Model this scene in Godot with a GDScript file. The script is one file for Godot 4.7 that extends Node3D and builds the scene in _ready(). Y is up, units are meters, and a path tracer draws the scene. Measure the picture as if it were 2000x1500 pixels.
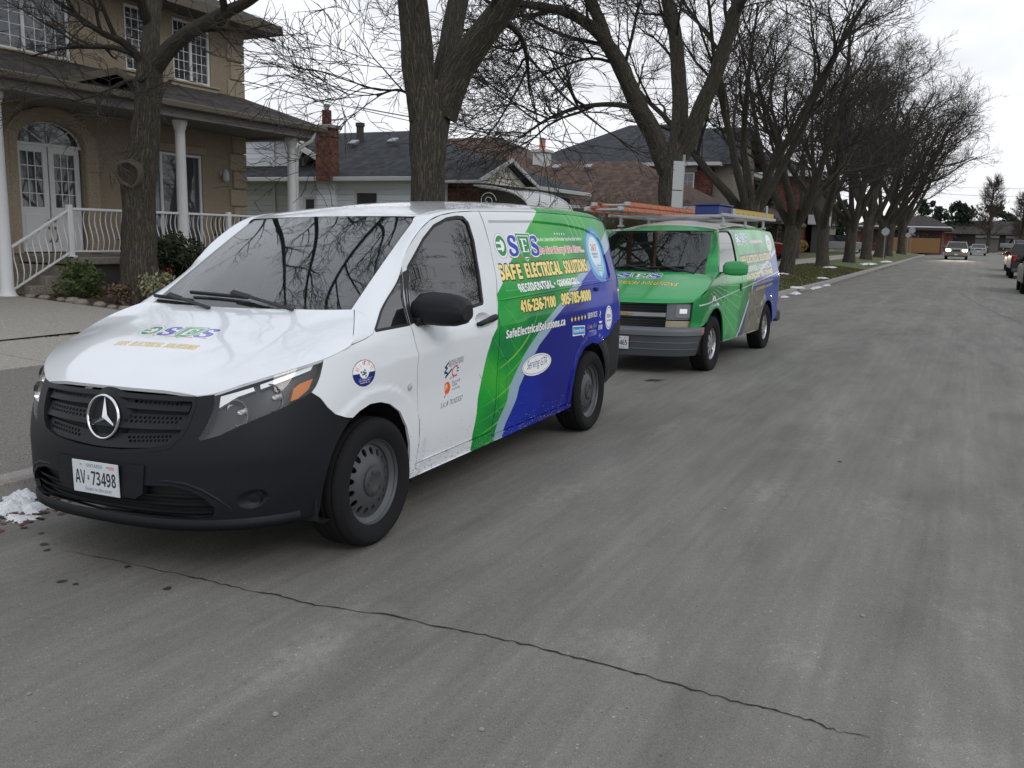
extends Node3D
# A residential street under an overcast November sky: two parked electrician's vans, bare street trees, houses.

const STREET_TURN := -0.036                     # the street runs 2 degrees off the van's axis
const STREET_O := Vector3(-1.6, 0, 0)            # a point on the near kerb face
var M := {}                                      # shared materials
var used := {}

# ------------------------------------------------------------------ mesh builder
class MB:
	var v := PackedVector3Array()
	var n := PackedVector3Array()
	var t := PackedVector2Array()
	var t2 := PackedVector2Array()
	var ix := PackedInt32Array()
	var ref := Vector3(0, 0.8, -1.6)          # a point inside; lifted faces look away from it
	func vert(p: Vector3, nn: Vector3, u := Vector2.ZERO) -> int:
		v.push_back(p); n.push_back(nn); t.push_back(u)
		return v.size() - 1
	func tri(a: int, b: int, c: int) -> void:
		var g := (v[c] - v[a]).cross(v[b] - v[a])
		if g.dot(n[a] + n[b] + n[c]) >= 0.0:
			ix.push_back(a); ix.push_back(b); ix.push_back(c)
		else:
			ix.push_back(a); ix.push_back(c); ix.push_back(b)
	func quad(a: Vector3, b: Vector3, c: Vector3, d: Vector3, uva := Vector2.ZERO, uvb := Vector2(1, 0), uvc := Vector2(1, 1), uvd := Vector2(0, 1)) -> void:
		var nn := (c - a).cross(d - b).normalized()
		var i := vert(a, nn, uva); vert(b, nn, uvb); vert(c, nn, uvc); vert(d, nn, uvd)
		tri(i, i + 1, i + 2); tri(i, i + 2, i + 3)
	func tri3(a: Vector3, b: Vector3, c: Vector3) -> void:
		var nn := (b - a).cross(c - a).normalized()
		var i := vert(a, nn); vert(b, nn); vert(c, nn)
		tri(i, i + 1, i + 2)
	func fan(pts: PackedVector3Array, nn: Vector3) -> void:
		var i := v.size()
		for p in pts: vert(p, nn)
		for k in range(1, pts.size() - 1): tri(i, i + k, i + k + 1)
	# box with chamfered edges; T places its centre
	func box(T: Transform3D, size: Vector3, bev := 0.0) -> void:
		var h := size * 0.5
		var b: float = min(bev, min(h.x, min(h.y, h.z)) * 0.9)
		for ax in 3:
			for s in [-1.0, 1.0]:
				var u := (ax + 1) % 3
				var w := (ax + 2) % 3
				var pts := PackedVector3Array()
				for q in [[-1, -1], [1, -1], [1, 1], [-1, 1]]:
					var p := Vector3.ZERO
					p[ax] = s * h[ax]; p[u] = q[0] * (h[u] - b); p[w] = q[1] * (h[w] - b)
					pts.push_back(T * p)
				var nn := Vector3.ZERO
				nn[ax] = s
				fan(pts, (T.basis * nn).normalized())
		if b <= 0.0: return
		for ax in 3:
			var u := (ax + 1) % 3
			var w := (ax + 2) % 3
			for su in [-1.0, 1.0]:
				for sw in [-1.0, 1.0]:
					var nn := Vector3.ZERO
					nn[u] = su; nn[w] = sw
					var pts := PackedVector3Array()
					for q in [[-1, 0], [1, 0], [1, 1], [-1, 1]]:
						var p := Vector3.ZERO
						p[ax] = q[0] * (h[ax] - b)
						p[u] = su * (h[u] if q[1] == 0 else h[u] - b)
						p[w] = sw * (h[w] - b if q[1] == 0 else h[w])
						pts.push_back(T * p)
					fan(pts, (T.basis * nn).normalized())
		for sx in [-1.0, 1.0]:
			for sy in [-1.0, 1.0]:
				for sz in [-1.0, 1.0]:
					var sg := Vector3(sx, sy, sz)
					var c := (h - Vector3(b, b, b)) * sg
					var pts := PackedVector3Array([T * (c + Vector3(b * sx, 0, 0)), T * (c + Vector3(0, b * sy, 0)), T * (c + Vector3(0, 0, b * sz))])
					fan(pts, (T.basis * sg).normalized())
	func bx(c: Vector3, size: Vector3, bev := 0.0) -> void:
		box(Transform3D(Basis(), c), size, bev)
	# a bar of rectangular section from a to b; up hints the section's height direction
	func bar(a: Vector3, b: Vector3, wd: float, ht: float, up := Vector3.UP, bev := 0.0) -> void:
		var z := (b - a).normalized()
		var x := up.cross(z).normalized()
		if x.length() < 0.5: x = Vector3.RIGHT.cross(z).normalized()
		var y := z.cross(x)
		box(Transform3D(Basis(x, y, z), (a + b) * 0.5), Vector3(wd, ht, (b - a).length()), bev)
	func tube(pts: PackedVector3Array, rad: PackedFloat32Array, sides := 8, caps := true) -> void:
		var m := pts.size()
		var base := v.size()
		var d0 := (pts[1] - pts[0]).normalized()
		var x := d0.cross(Vector3.UP)
		if x.length() < 0.1: x = d0.cross(Vector3.RIGHT)
		x = x.normalized()
		var ln := 0.0
		for i in m:
			var d := (pts[min(i + 1, m - 1)] - pts[max(i - 1, 0)]).normalized()
			x = (x - d * x.dot(d)).normalized()
			var y := d.cross(x)
			if i > 0: ln += pts[i].distance_to(pts[i - 1])
			for k in sides + 1:
				var a := TAU * k / sides
				var nn := x * cos(a) + y * sin(a)
				vert(pts[i] + nn * rad[i], nn, Vector2(float(k) / sides, ln))
		for i in m - 1:
			for k in sides:
				var a := base + i * (sides + 1) + k
				var b := a + sides + 1
				tri(a, a + 1, b + 1); tri(a, b + 1, b)
		if caps:
			for e in [0, m - 1]:
				var d := (pts[1] - pts[0]).normalized() * -1.0 if e == 0 else (pts[m - 1] - pts[m - 2]).normalized()
				var ring := PackedVector3Array()
				for k in sides: ring.push_back(v[base + e * (sides + 1) + k])
				fan(ring, d)
	func rod(a: Vector3, b: Vector3, r: float, sides := 8) -> void:
		tube(PackedVector3Array([a, b]), PackedFloat32Array([r, r]), sides)
	# profile points (radius, height) turned round T's y axis
	func lathe(T: Transform3D, prof: Array, segs := 24, a0 := 0.0, a1 := TAU, sharp := 40.0) -> void:
		var m := prof.size()
		for i in m - 1:
			var p: Vector2 = prof[i]
			var q: Vector2 = prof[i + 1]
			var d := (q - p)
			if d.length() < 1e-6: continue
			var nn := Vector2(d.y, -d.x).normalized()
			var n0 := nn
			var n1 := nn
			if i > 0:
				var e: Vector2 = p - prof[i - 1]
				if e.length() > 1e-6 and abs(e.angle_to(d)) < deg_to_rad(sharp): n0 = (nn + Vector2(e.y, -e.x).normalized()).normalized()
			if i < m - 2:
				var e: Vector2 = prof[i + 2] - q
				if e.length() > 1e-6 and abs(d.angle_to(e)) < deg_to_rad(sharp): n1 = (nn + Vector2(e.y, -e.x).normalized()).normalized()
			var base := v.size()
			for k in segs + 1:
				var a := a0 + (a1 - a0) * k / segs
				var c := Vector3(cos(a), 0, sin(a))
				vert(T * (c * p.x + Vector3.UP * p.y), (T.basis * (c * n0.x + Vector3.UP * n0.y)).normalized(), Vector2(float(k) / segs, 0))
				vert(T * (c * q.x + Vector3.UP * q.y), (T.basis * (c * n1.x + Vector3.UP * n1.y)).normalized(), Vector2(float(k) / segs, 1))
			for k in segs:
				var o := base + k * 2
				tri(o, o + 1, o + 3); tri(o, o + 3, o + 2)
	# smooth grid of points; g[row][col]
	func grid(g: Array, uvs: Array = []) -> void:
		var R := g.size()
		var Cn: int = g[0].size()
		var base := v.size()
		for i in R:
			for j in Cn:
				var a: Vector3 = g[min(i + 1, R - 1)][j] - g[max(i - 1, 0)][j]
				var b: Vector3 = g[i][min(j + 1, Cn - 1)] - g[i][max(j - 1, 0)]
				if a.length() < 1e-7: a = g[min(i + 1, R - 1)][Cn / 2] - g[max(i - 1, 0)][Cn / 2]
				if b.length() < 1e-7:
					var ii: int = clamp(i + (1 if i == 0 else -1), 0, R - 1)
					b = g[ii][min(j + 1, Cn - 1)] - g[ii][max(j - 1, 0)]
				vert(g[i][j], a.cross(b).normalized(), uvs[i][j] if uvs.size() else Vector2(float(j) / (Cn - 1), float(i) / (R - 1)))
		for i in R - 1:
			for j in Cn - 1:
				var o := base + i * Cn + j
				tri(o, o + 1, o + Cn + 1); tri(o, o + Cn + 1, o + Cn)
	# a 2-D outline (with holes) laid on the surface fn(u, v); fine cells keep its curve
	func lift(poly: PackedVector2Array, holes: Array, cell: Vector2, fn: Callable, uvf: Variant = null, off := 0.0) -> void:
		var lo := poly[0]
		var hi := poly[0]
		for p in poly:
			lo = lo.min(p); hi = hi.max(p)
		var hb := []
		for h in holes:
			var a: Vector2 = h[0]
			var b: Vector2 = h[0]
			for p in h:
				a = a.min(p); b = b.max(p)
			hb.push_back(Rect2(a, b - a))
		var cnt := ((hi - lo) / cell).ceil()
		var cs := (hi - lo) / cnt
		for i in int(cnt.x):
			for j in int(cnt.y):
				var o := lo + Vector2(i, j) * cs
				var rc := Rect2(o, cs)
				var pieces: Array = Geometry2D.intersect_polygons(poly, PackedVector2Array([o, o + Vector2(cs.x, 0), o + cs, o + Vector2(0, cs.y)]))
				for k in holes.size():
					if not rc.intersects(hb[k]): continue
					var nx := []
					for pc in pieces: nx.append_array(Geometry2D.clip_polygons(pc, holes[k]))
					pieces = nx
				# a hole fully inside one cell comes back as a clockwise ring: split such a cell in two first
				var cw := false
				for pc in pieces:
					if Geometry2D.is_polygon_clockwise(pc): cw = true
				if cw:
					pieces = []
					for half in [[0.0, 0.5], [0.5, 1.0]]:
						var r0 := o + Vector2(cs.x * half[0], 0)
						var r1 := o + Vector2(cs.x * half[1], cs.y)
						var ps: Array = Geometry2D.intersect_polygons(poly, PackedVector2Array([r0, Vector2(r1.x, r0.y), r1, Vector2(r0.x, r1.y)]))
						for k in holes.size():
							var nx := []
							for pc in ps: nx.append_array(Geometry2D.clip_polygons(pc, holes[k]))
							ps = nx
						pieces.append_array(ps)
				for pc in pieces:
					var id := Geometry2D.triangulate_polygon(pc)
					if id.is_empty(): continue
					var base := v.size()
					for p in pc:
						var nn := surf_n(fn, p)
						vert(fn.call(p.x, p.y) + nn * off, nn, uvf.call(p.x, p.y) if uvf != null else p)
					for q in range(0, id.size(), 3): tri(base + id[q], base + id[q + 1], base + id[q + 2])
	func surf_n(fn: Callable, p: Vector2) -> Vector3:
		var e := 0.004
		var a: Vector3 = fn.call(p.x + e, p.y) - fn.call(p.x - e, p.y)
		var b: Vector3 = fn.call(p.x, p.y + e) - fn.call(p.x, p.y - e)
		var r := a.cross(b).normalized()
		return r if r.dot(fn.call(p.x, p.y) - ref) >= 0.0 else -r
	# a band along an outline on fn, from offset o0 to offset o1 along the normal (edge of a panel), q may shift the far edge
	func skirt(poly: PackedVector2Array, fn: Callable, o0: float, o1: float, q := PackedVector2Array(), uvf: Variant = null, closed := true) -> void:
		var m := poly.size()
		for i in (m if closed else m - 1):
			var a := poly[i]
			var b := poly[(i + 1) % m]
			var a2 := q[i] if q.size() else a
			var b2 := q[(i + 1) % m] if q.size() else b
			var na := surf_n(fn, a)
			var nb := surf_n(fn, b)
			var ua: Vector2 = uvf.call(a.x, a.y) if uvf != null else a
			var ub: Vector2 = uvf.call(b.x, b.y) if uvf != null else b
			quad(fn.call(a.x, a.y) + na * o0, fn.call(b.x, b.y) + nb * o0, fn.call(b2.x, b2.y) + nb * o1, fn.call(a2.x, a2.y) + na * o1, ua, ub, ub, ua)
	func mirror_x() -> void:
		for i in v.size():
			v[i].x = -v[i].x
			n[i].x = -n[i].x
		for i in range(0, ix.size(), 3):
			var s := ix[i + 1]
			ix[i + 1] = ix[i + 2]; ix[i + 2] = s
	func add(o: MB, T := Transform3D()) -> void:
		var base := v.size()
		for i in o.v.size(): vert(T * o.v[i], (T.basis * o.n[i]).normalized(), o.t[i])
		for i in o.ix: ix.push_back(base + i)
	func mesh() -> ArrayMesh:
		var a := []
		a.resize(Mesh.ARRAY_MAX)
		a[Mesh.ARRAY_VERTEX] = v; a[Mesh.ARRAY_NORMAL] = n; a[Mesh.ARRAY_TEX_UV] = t; a[Mesh.ARRAY_INDEX] = ix
		if t2.size() == v.size() and v.size() > 0: a[Mesh.ARRAY_TEX_UV2] = t2
		var m := ArrayMesh.new()
		m.add_surface_from_arrays(Mesh.PRIMITIVE_TRIANGLES, a)
		return m

# ------------------------------------------------------------------ node helpers
func numbered(called: String) -> String:
	if not used.has(called):
		used[called] = 0
		return called
	used[called] += 1
	return "%s_%03d" % [called, used[called]]
func part(parent: Node, called: String, mb: MB, m: Material) -> MeshInstance3D:
	var o := MeshInstance3D.new()
	o.name = called if parent != self else numbered(called)
	o.mesh = mb.mesh()
	o.material_override = m
	parent.add_child(o, true)
	return o
func inst(parent: Node, called: String, mesh: Mesh, m: Material, T: Transform3D) -> MeshInstance3D:
	var o := MeshInstance3D.new()
	o.name = called if parent != self else numbered(called)
	o.mesh = mesh
	o.material_override = m
	o.transform = T
	parent.add_child(o, true)
	return o
func tag(o: Node, label: String, category: String, group := "") -> Node:
	o.set_meta("label", label)
	o.set_meta("category", category)
	if group != "": o.set_meta("group", group)
	return o
func thing(called: String, label: String, category: String, at := Vector3.ZERO, turn := 0.0, group := "") -> Node3D:
	var o := Node3D.new()
	o.name = numbered(called)
	add_child(o)
	o.position = at
	o.rotation.y = turn
	tag(o, label, category, group)
	return o
func structure(o: Node) -> Node:
	o.set_meta("kind", "structure")
	return o
func stuff(o: Node, label := "", category := "") -> Node:
	o.set_meta("kind", "stuff")
	if label != "": o.set_meta("label", label)
	if category != "": o.set_meta("category", category)
	return o
# street frame: s metres to the right of the kerb face, t metres along the street
func st(s: float, y: float, t: float) -> Vector3:
	return STREET_O + Vector3(cos(0.036), 0, sin(0.036)) * s + Vector3(sin(0.036), 0, -cos(0.036)) * t + Vector3.UP * y
func lin(r: float, g: float, b: float) -> Color:
	return Color(r, g, b).linear_to_srgb()
func mat(c: Color, rough := 0.8, metal := 0.0, spec := 0.5) -> StandardMaterial3D:
	var m := StandardMaterial3D.new()
	m.albedo_color = c
	m.roughness = rough
	m.metallic = metal
	m.metallic_specular = spec
	m.cull_mode = BaseMaterial3D.CULL_DISABLED
	return m
func table(tab: Array, x: float) -> float:
	var m := tab.size()
	x = clamp(x, tab[0][0], tab[m - 1][0])
	var i := 0
	while i < m - 2 and x > tab[i + 1][0]: i += 1
	var h: float = tab[i + 1][0] - tab[i][0]
	var s: float = (x - tab[i][0]) / h
	return tab[i][1] * (1 + 2 * s) * (1 - s) * (1 - s) + slope(tab, i) * h * s * (1 - s) * (1 - s) + tab[i + 1][1] * s * s * (3 - 2 * s) + slope(tab, i + 1) * h * s * s * (s - 1)
func slope(tab: Array, j: int) -> float:
	var m := tab.size()
	if j == 0: return (tab[1][1] - tab[0][1]) / (tab[1][0] - tab[0][0])
	if j == m - 1: return (tab[m - 1][1] - tab[m - 2][1]) / (tab[m - 1][0] - tab[m - 2][0])
	var h0: float = tab[j][0] - tab[j - 1][0]
	var h1: float = tab[j + 1][0] - tab[j][0]
	var a: float = (tab[j][1] - tab[j - 1][1]) / h0
	var b: float = (tab[j + 1][1] - tab[j][1]) / h1
	return (a * h1 + b * h0) / (h0 + h1)
# fast lookup of a table: 0.005 steps
func lut(tab: Array, lo: float, hi: float) -> PackedFloat32Array:
	var r := PackedFloat32Array()
	var k := int((hi - lo) / 0.005) + 2
	for i in k: r.push_back(table(tab, lo + i * 0.005))
	return r
static func lu(r: PackedFloat32Array, lo: float, x: float) -> float:
	var q: float = clamp((x - lo) / 0.005, 0.0, r.size() - 1.001)
	var i := int(q)
	return lerpf(r[i], r[i + 1], q - i)
func V2(a: Array) -> PackedVector2Array:
	var r := PackedVector2Array()
	for p in a: r.push_back(Vector2(p[0], p[1]))
	return r
func ell(c: Vector2, rx: float, ry: float, k := 20, tilt := 0.0) -> PackedVector2Array:
	var r := PackedVector2Array()
	for i in k: r.push_back(c + Vector2(cos(TAU * i / k) * rx, sin(TAU * i / k) * ry).rotated(tilt))
	return r
func inset(p: PackedVector2Array, d: float) -> PackedVector2Array:
	var r := Geometry2D.offset_polygon(p, d, Geometry2D.JOIN_ROUND)
	return r[0] if r.size() else p

# ------------------------------------------------------------------ printing on an image
class Canvas:
	var img: Image
	var o: Vector2
	var k: Vector2
	func _init(w: int, h: int, origin: Vector2, scale: Vector2, c: Color, fmt := Image.FORMAT_RGBA8) -> void:
		img = Image.create(w, h, false, fmt)
		img.fill(c)
		o = origin
		k = scale
	func px(p: Vector2) -> Vector2:
		return (p - o) * k
	func fill(poly: PackedVector2Array, c: Color) -> void:
		var q := PackedVector2Array()
		var y0 := 1e9
		var y1 := -1e9
		for p in poly:
			var r := px(p)
			q.push_back(r)
			y0 = min(y0, r.y); y1 = max(y1, r.y)
		var m := q.size()
		for y in range(max(0, int(floor(y0))), min(img.get_height(), int(ceil(y1)) + 1)):
			var yc := y + 0.5
			var xs := PackedFloat32Array()
			for i in m:
				var a := q[i]
				var b := q[(i + 1) % m]
				if (a.y <= yc) != (b.y <= yc): xs.push_back(a.x + (b.x - a.x) * (yc - a.y) / (b.y - a.y))
			xs.sort()
			for i in range(0, xs.size() - 1, 2):
				var x0 := int(round(xs[i]))
				var x1 := int(round(xs[i + 1]))
				if x1 > x0: img.fill_rect(Rect2i(x0, y, x1 - x0, 1), c)
	func line(a: Vector2, b: Vector2, w: float, c: Color) -> void:
		var d := (b - a).normalized().orthogonal() * w * 0.5
		fill(PackedVector2Array([a + d, b + d, b - d, a - d]), c)
	func star(c: Vector2, r: float, col: Color, sx := 1.0) -> void:
		var p := PackedVector2Array()
		for i in 10: p.push_back(c + Vector2(sin(TAU * i / 10.0) * sx, cos(TAU * i / 10.0)) * (r if i % 2 == 0 else r * 0.42))
		fill(p, col)
	# the word fills the parallelogram at a (lower left), along b, up c
	func text(tris: PackedVector2Array, a: Vector2, b: Vector2, c: Vector2, col: Color) -> void:
		for i in range(0, tris.size(), 3):
			var q := PackedVector2Array()
			for j in 3: q.push_back(a + b * tris[i + j].x + c * tris[i + j].y)
			fill(q, col)
	func text_edge(tris: PackedVector2Array, a: Vector2, b: Vector2, c: Vector2, col: Color, edge: Color, w: float, fat := 0.0) -> void:
		for i in 8: text(tris, a + Vector2(cos(TAU * i / 8), sin(TAU * i / 8)) * (w + fat), b, c, edge)
		if fat > 0.0:
			for i in 8: text(tris, a + Vector2(cos(TAU * i / 8), sin(TAU * i / 8)) * fat, b, c, col)
		text(tris, a, b, c, col)
	func tex() -> ImageTexture:
		img.generate_mipmaps()
		return ImageTexture.create_from_image(img)
var font_cache := {}
# triangles of a word, scaled so that its ink fills 0..1 by 0..1
func word(s: String, bold := true, serif := false, slant := 0.0) -> PackedVector2Array:
	var key := "%s%s" % [bold, serif]
	if not font_cache.has(key):
		var f := SystemFont.new()
		f.font_names = PackedStringArray(["Droid Serif" if serif else "Droid Sans"])
		f.font_weight = 700 if bold else 400
		font_cache[key] = f
	var tm := TextMesh.new()
	tm.font = font_cache[key]
	tm.font_size = 48
	tm.pixel_size = 0.01
	tm.depth = 0.0
	tm.curve_step = 1.0
	tm.text = s
	var r := PackedVector2Array()
	var arr := tm.get_mesh_arrays()
	var vs: PackedVector3Array = arr[Mesh.ARRAY_VERTEX]
	var ns: PackedVector3Array = arr[Mesh.ARRAY_NORMAL]
	var id: PackedInt32Array = arr[Mesh.ARRAY_INDEX] if arr[Mesh.ARRAY_INDEX] != null else PackedInt32Array(range(vs.size()))
	var lo := Vector2(1e9, 1e9)
	var hi := -lo
	for i in range(0, id.size(), 3):
		if ns[id[i]].z < 0.5: continue
		for j in 3:
			var p := vs[id[i + j]]
			var q := Vector2(p.x + p.y * slant, p.y)
			lo = lo.min(q); hi = hi.max(q)
			r.push_back(q)
	for i in r.size(): r[i] = (r[i] - lo) / (hi - lo)
	return r

# ------------------------------------------------------------------ the white cargo van
var BWL := PackedFloat32Array()
var RECL := PackedFloat32Array()
var REARL := PackedFloat32Array()
func van_tables() -> void:
	BWL = lut([[.15, .87], [.20, .89], [.30, .917], [.38, .932], [.45, .944], [.70, .957], [.95, .962], [1.05, .957], [1.10, .951], [1.17, .942], [1.25, .927], [1.45, .868], [1.63, .82], [1.71, .797], [1.77, .772], [1.81, .745], [1.85, .70]], 0.15, 1.85)
	RECL = lut([[.15, .12], [.20, .07], [.25, .015], [.3, .0], [.5, .0], [.6, .008], [.7, .028], [.75, .045], [.85, .085], [.9, .11], [1.0, .165], [1.07, .21], [1.2, .30], [1.5, .5]], 0.15, 1.5)
	REARL = lut([[0, 0], [.1, 0.0], [.3, .008], [.45, .022], [.53, .045], [.59, .085], [.63, .14], [.66, .21]], 0.0, 0.66)
func v1_side(z: float, y: float) -> Vector3:
	var w := lu(BWL, 0.15, y)
	var q := z + lu(RECL, 0.15, y)
	if q > 0.1: w *= pow(max(0.0, 1.0 - pow((q - 0.1) / 0.8, 2.6)), 1.0 / 2.6)
	if z < -3.5: w *= 1.0 - lu(REARL, 0.0, -3.5 - z)
	if y > 1.02 and z > -1.7: w *= 1.0 - 0.10 * smoothstep(1.02, 1.3, y) * smoothstep(-1.7, -0.5, z)
	# the flank's crease, rising to the rear
	var yc := 0.933 - 0.0648 * z
	var s := smoothstep(0.25, -0.25, z) * smoothstep(-2.7, -1.5, z)
	var d := y - yc
	w += s * (0.013 * max(0.0, 1.0 - (d / 0.10 if d > 0.0 else -d / 0.22)) - 0.004)
	# flared lips round the wheel openings
	if y < 0.86:
		var r := Vector2(z + 0.005, y - 0.335).length()
		if z < -1.6: r = Vector2(z + 3.18, y - 0.335).length() + 0.005
		w += 0.010 * smoothstep(0.512, 0.478, r)
	return Vector3(w, y, z)
func v1_front(ph: float, y: float) -> Vector3:
	var s := sin(abs(ph))
	var c: float = max(0.0, cos(ph))
	var dy := -0.006 * smoothstep(0.28, 0.33, y) * smoothstep(0.60, 0.52, y) * smoothstep(0.5, 0.9, abs(ph)) * smoothstep(1.3, 1.0, abs(ph))
	return Vector3(sign(ph) * lu(BWL, 0.15, y) * pow(s, 2.0 / 2.6), y, 0.1 + 0.8 * pow(c, 2.0 / 2.6) - lu(RECL, 0.15, y) + dy)
func v1_uv(z: float, y: float) -> Vector2:
	return Vector2((0.5 - z) / 4.8, (1.9 - y) / 1.7)
func v1_ws(a: float, b: float) -> Vector3:
	return Vector3(a * lerpf(.718, .634, b), lerpf(1.208, 1.716, b) + (1 - a * a) * (-.003 + .018 * b) + .012 * 4 * b * (1 - b) * (1 - a * a), lerpf(-.137, -.943, b) + (1 - a * a) * (.05 - .02 * b) + .01 * 4 * b * (1 - b))
func v1_roof_y(x: float, z: float) -> float:
	var h := table([[-4.25, 1.70], [-4.15, 1.795], [-4.05, 1.85], [-3.8, 1.885], [-3.4, 1.90], [-2.8, 1.90], [-2.3, 1.885], [-1.8, 1.862], [-1.5, 1.838], [-1.3, 1.815], [-1.1, 1.78], [-.913, 1.731]], z)
	return h - lerpf(.04, .13, smoothstep(-.95, -1.7, z)) * x * x

func print_ses(cv: Canvas, a: Vector2, b: Vector2, c: Vector2, halo: bool) -> void:
	var P := func(u: float, w: float) -> Vector2: return a + b * u + c * w
	var el := func(cx: float, cy: float, rx: float, ry: float, col: Color) -> void:
		var q := PackedVector2Array()
		for i in 28: q.push_back(P.call(cx + cos(TAU * i / 28) * rx, cy + sin(TAU * i / 28) * ry))
		cv.fill(q, col)
	var green := Color8(20, 135, 70)
	var blue := Color8(18, 50, 175)
	var white := Color8(244, 246, 246)
	var red := Color8(214, 62, 48)
	var grey := Color8(170, 178, 180)
	cv.fill(PackedVector2Array([P.call(.27, .0), P.call(.98, .0), P.call(.98, .05), P.call(.25, .05), P.call(.24, .34), P.call(.22, .34)]), red)
	if halo: el.call(.13, .5, .135, .52, grey)
	el.call(.13, .5, .125, .49, white)
	el.call(.13, .5, .105, .42, green)
	# the plug: body and two prongs
	var body := PackedVector2Array()
	for i in 13: body.push_back(P.call(.125 + cos(-PI / 2 + PI * i / 12) * .07, .5 + sin(-PI / 2 + PI * i / 12) * .25))
	cv.fill(body, white)
	for y in [.38, .62]: cv.fill(PackedVector2Array([P.call(.04, y - .05), P.call(.13, y - .05), P.call(.13, y + .05), P.call(.04, y + .05)]), white)
	var S := word("S", true, true, 0.0)
	for x in [.28, .77]:
		if halo: cv.text_edge(S, P.call(x, .08), b * .20, c * .84, grey, grey, c.length() * .085)
		cv.text_edge(S, P.call(x, .08), b * .20, c * .84, blue, white, c.length() * .05, c.length() * .03)
	var sh := func(g: float, col: Color) -> void:
		cv.fill(PackedVector2Array([P.call(.48 - g, 1.02 + g * 3), P.call(.80 + g, 1.02 + g * 3), P.call(.785 + g, .32), P.call(.70, .0), P.call(.63, -.13 - g * 4), P.call(.56, .0), P.call(.495 - g, .32)]), col)
	sh.call(.012, white)
	sh.call(.0, green)
	sh.call(-.022, white)
	sh.call(-.036, green)
	cv.text(word("E", true, true, 0.0), P.call(.565, .22), b * .15, c * .58, white)

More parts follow.
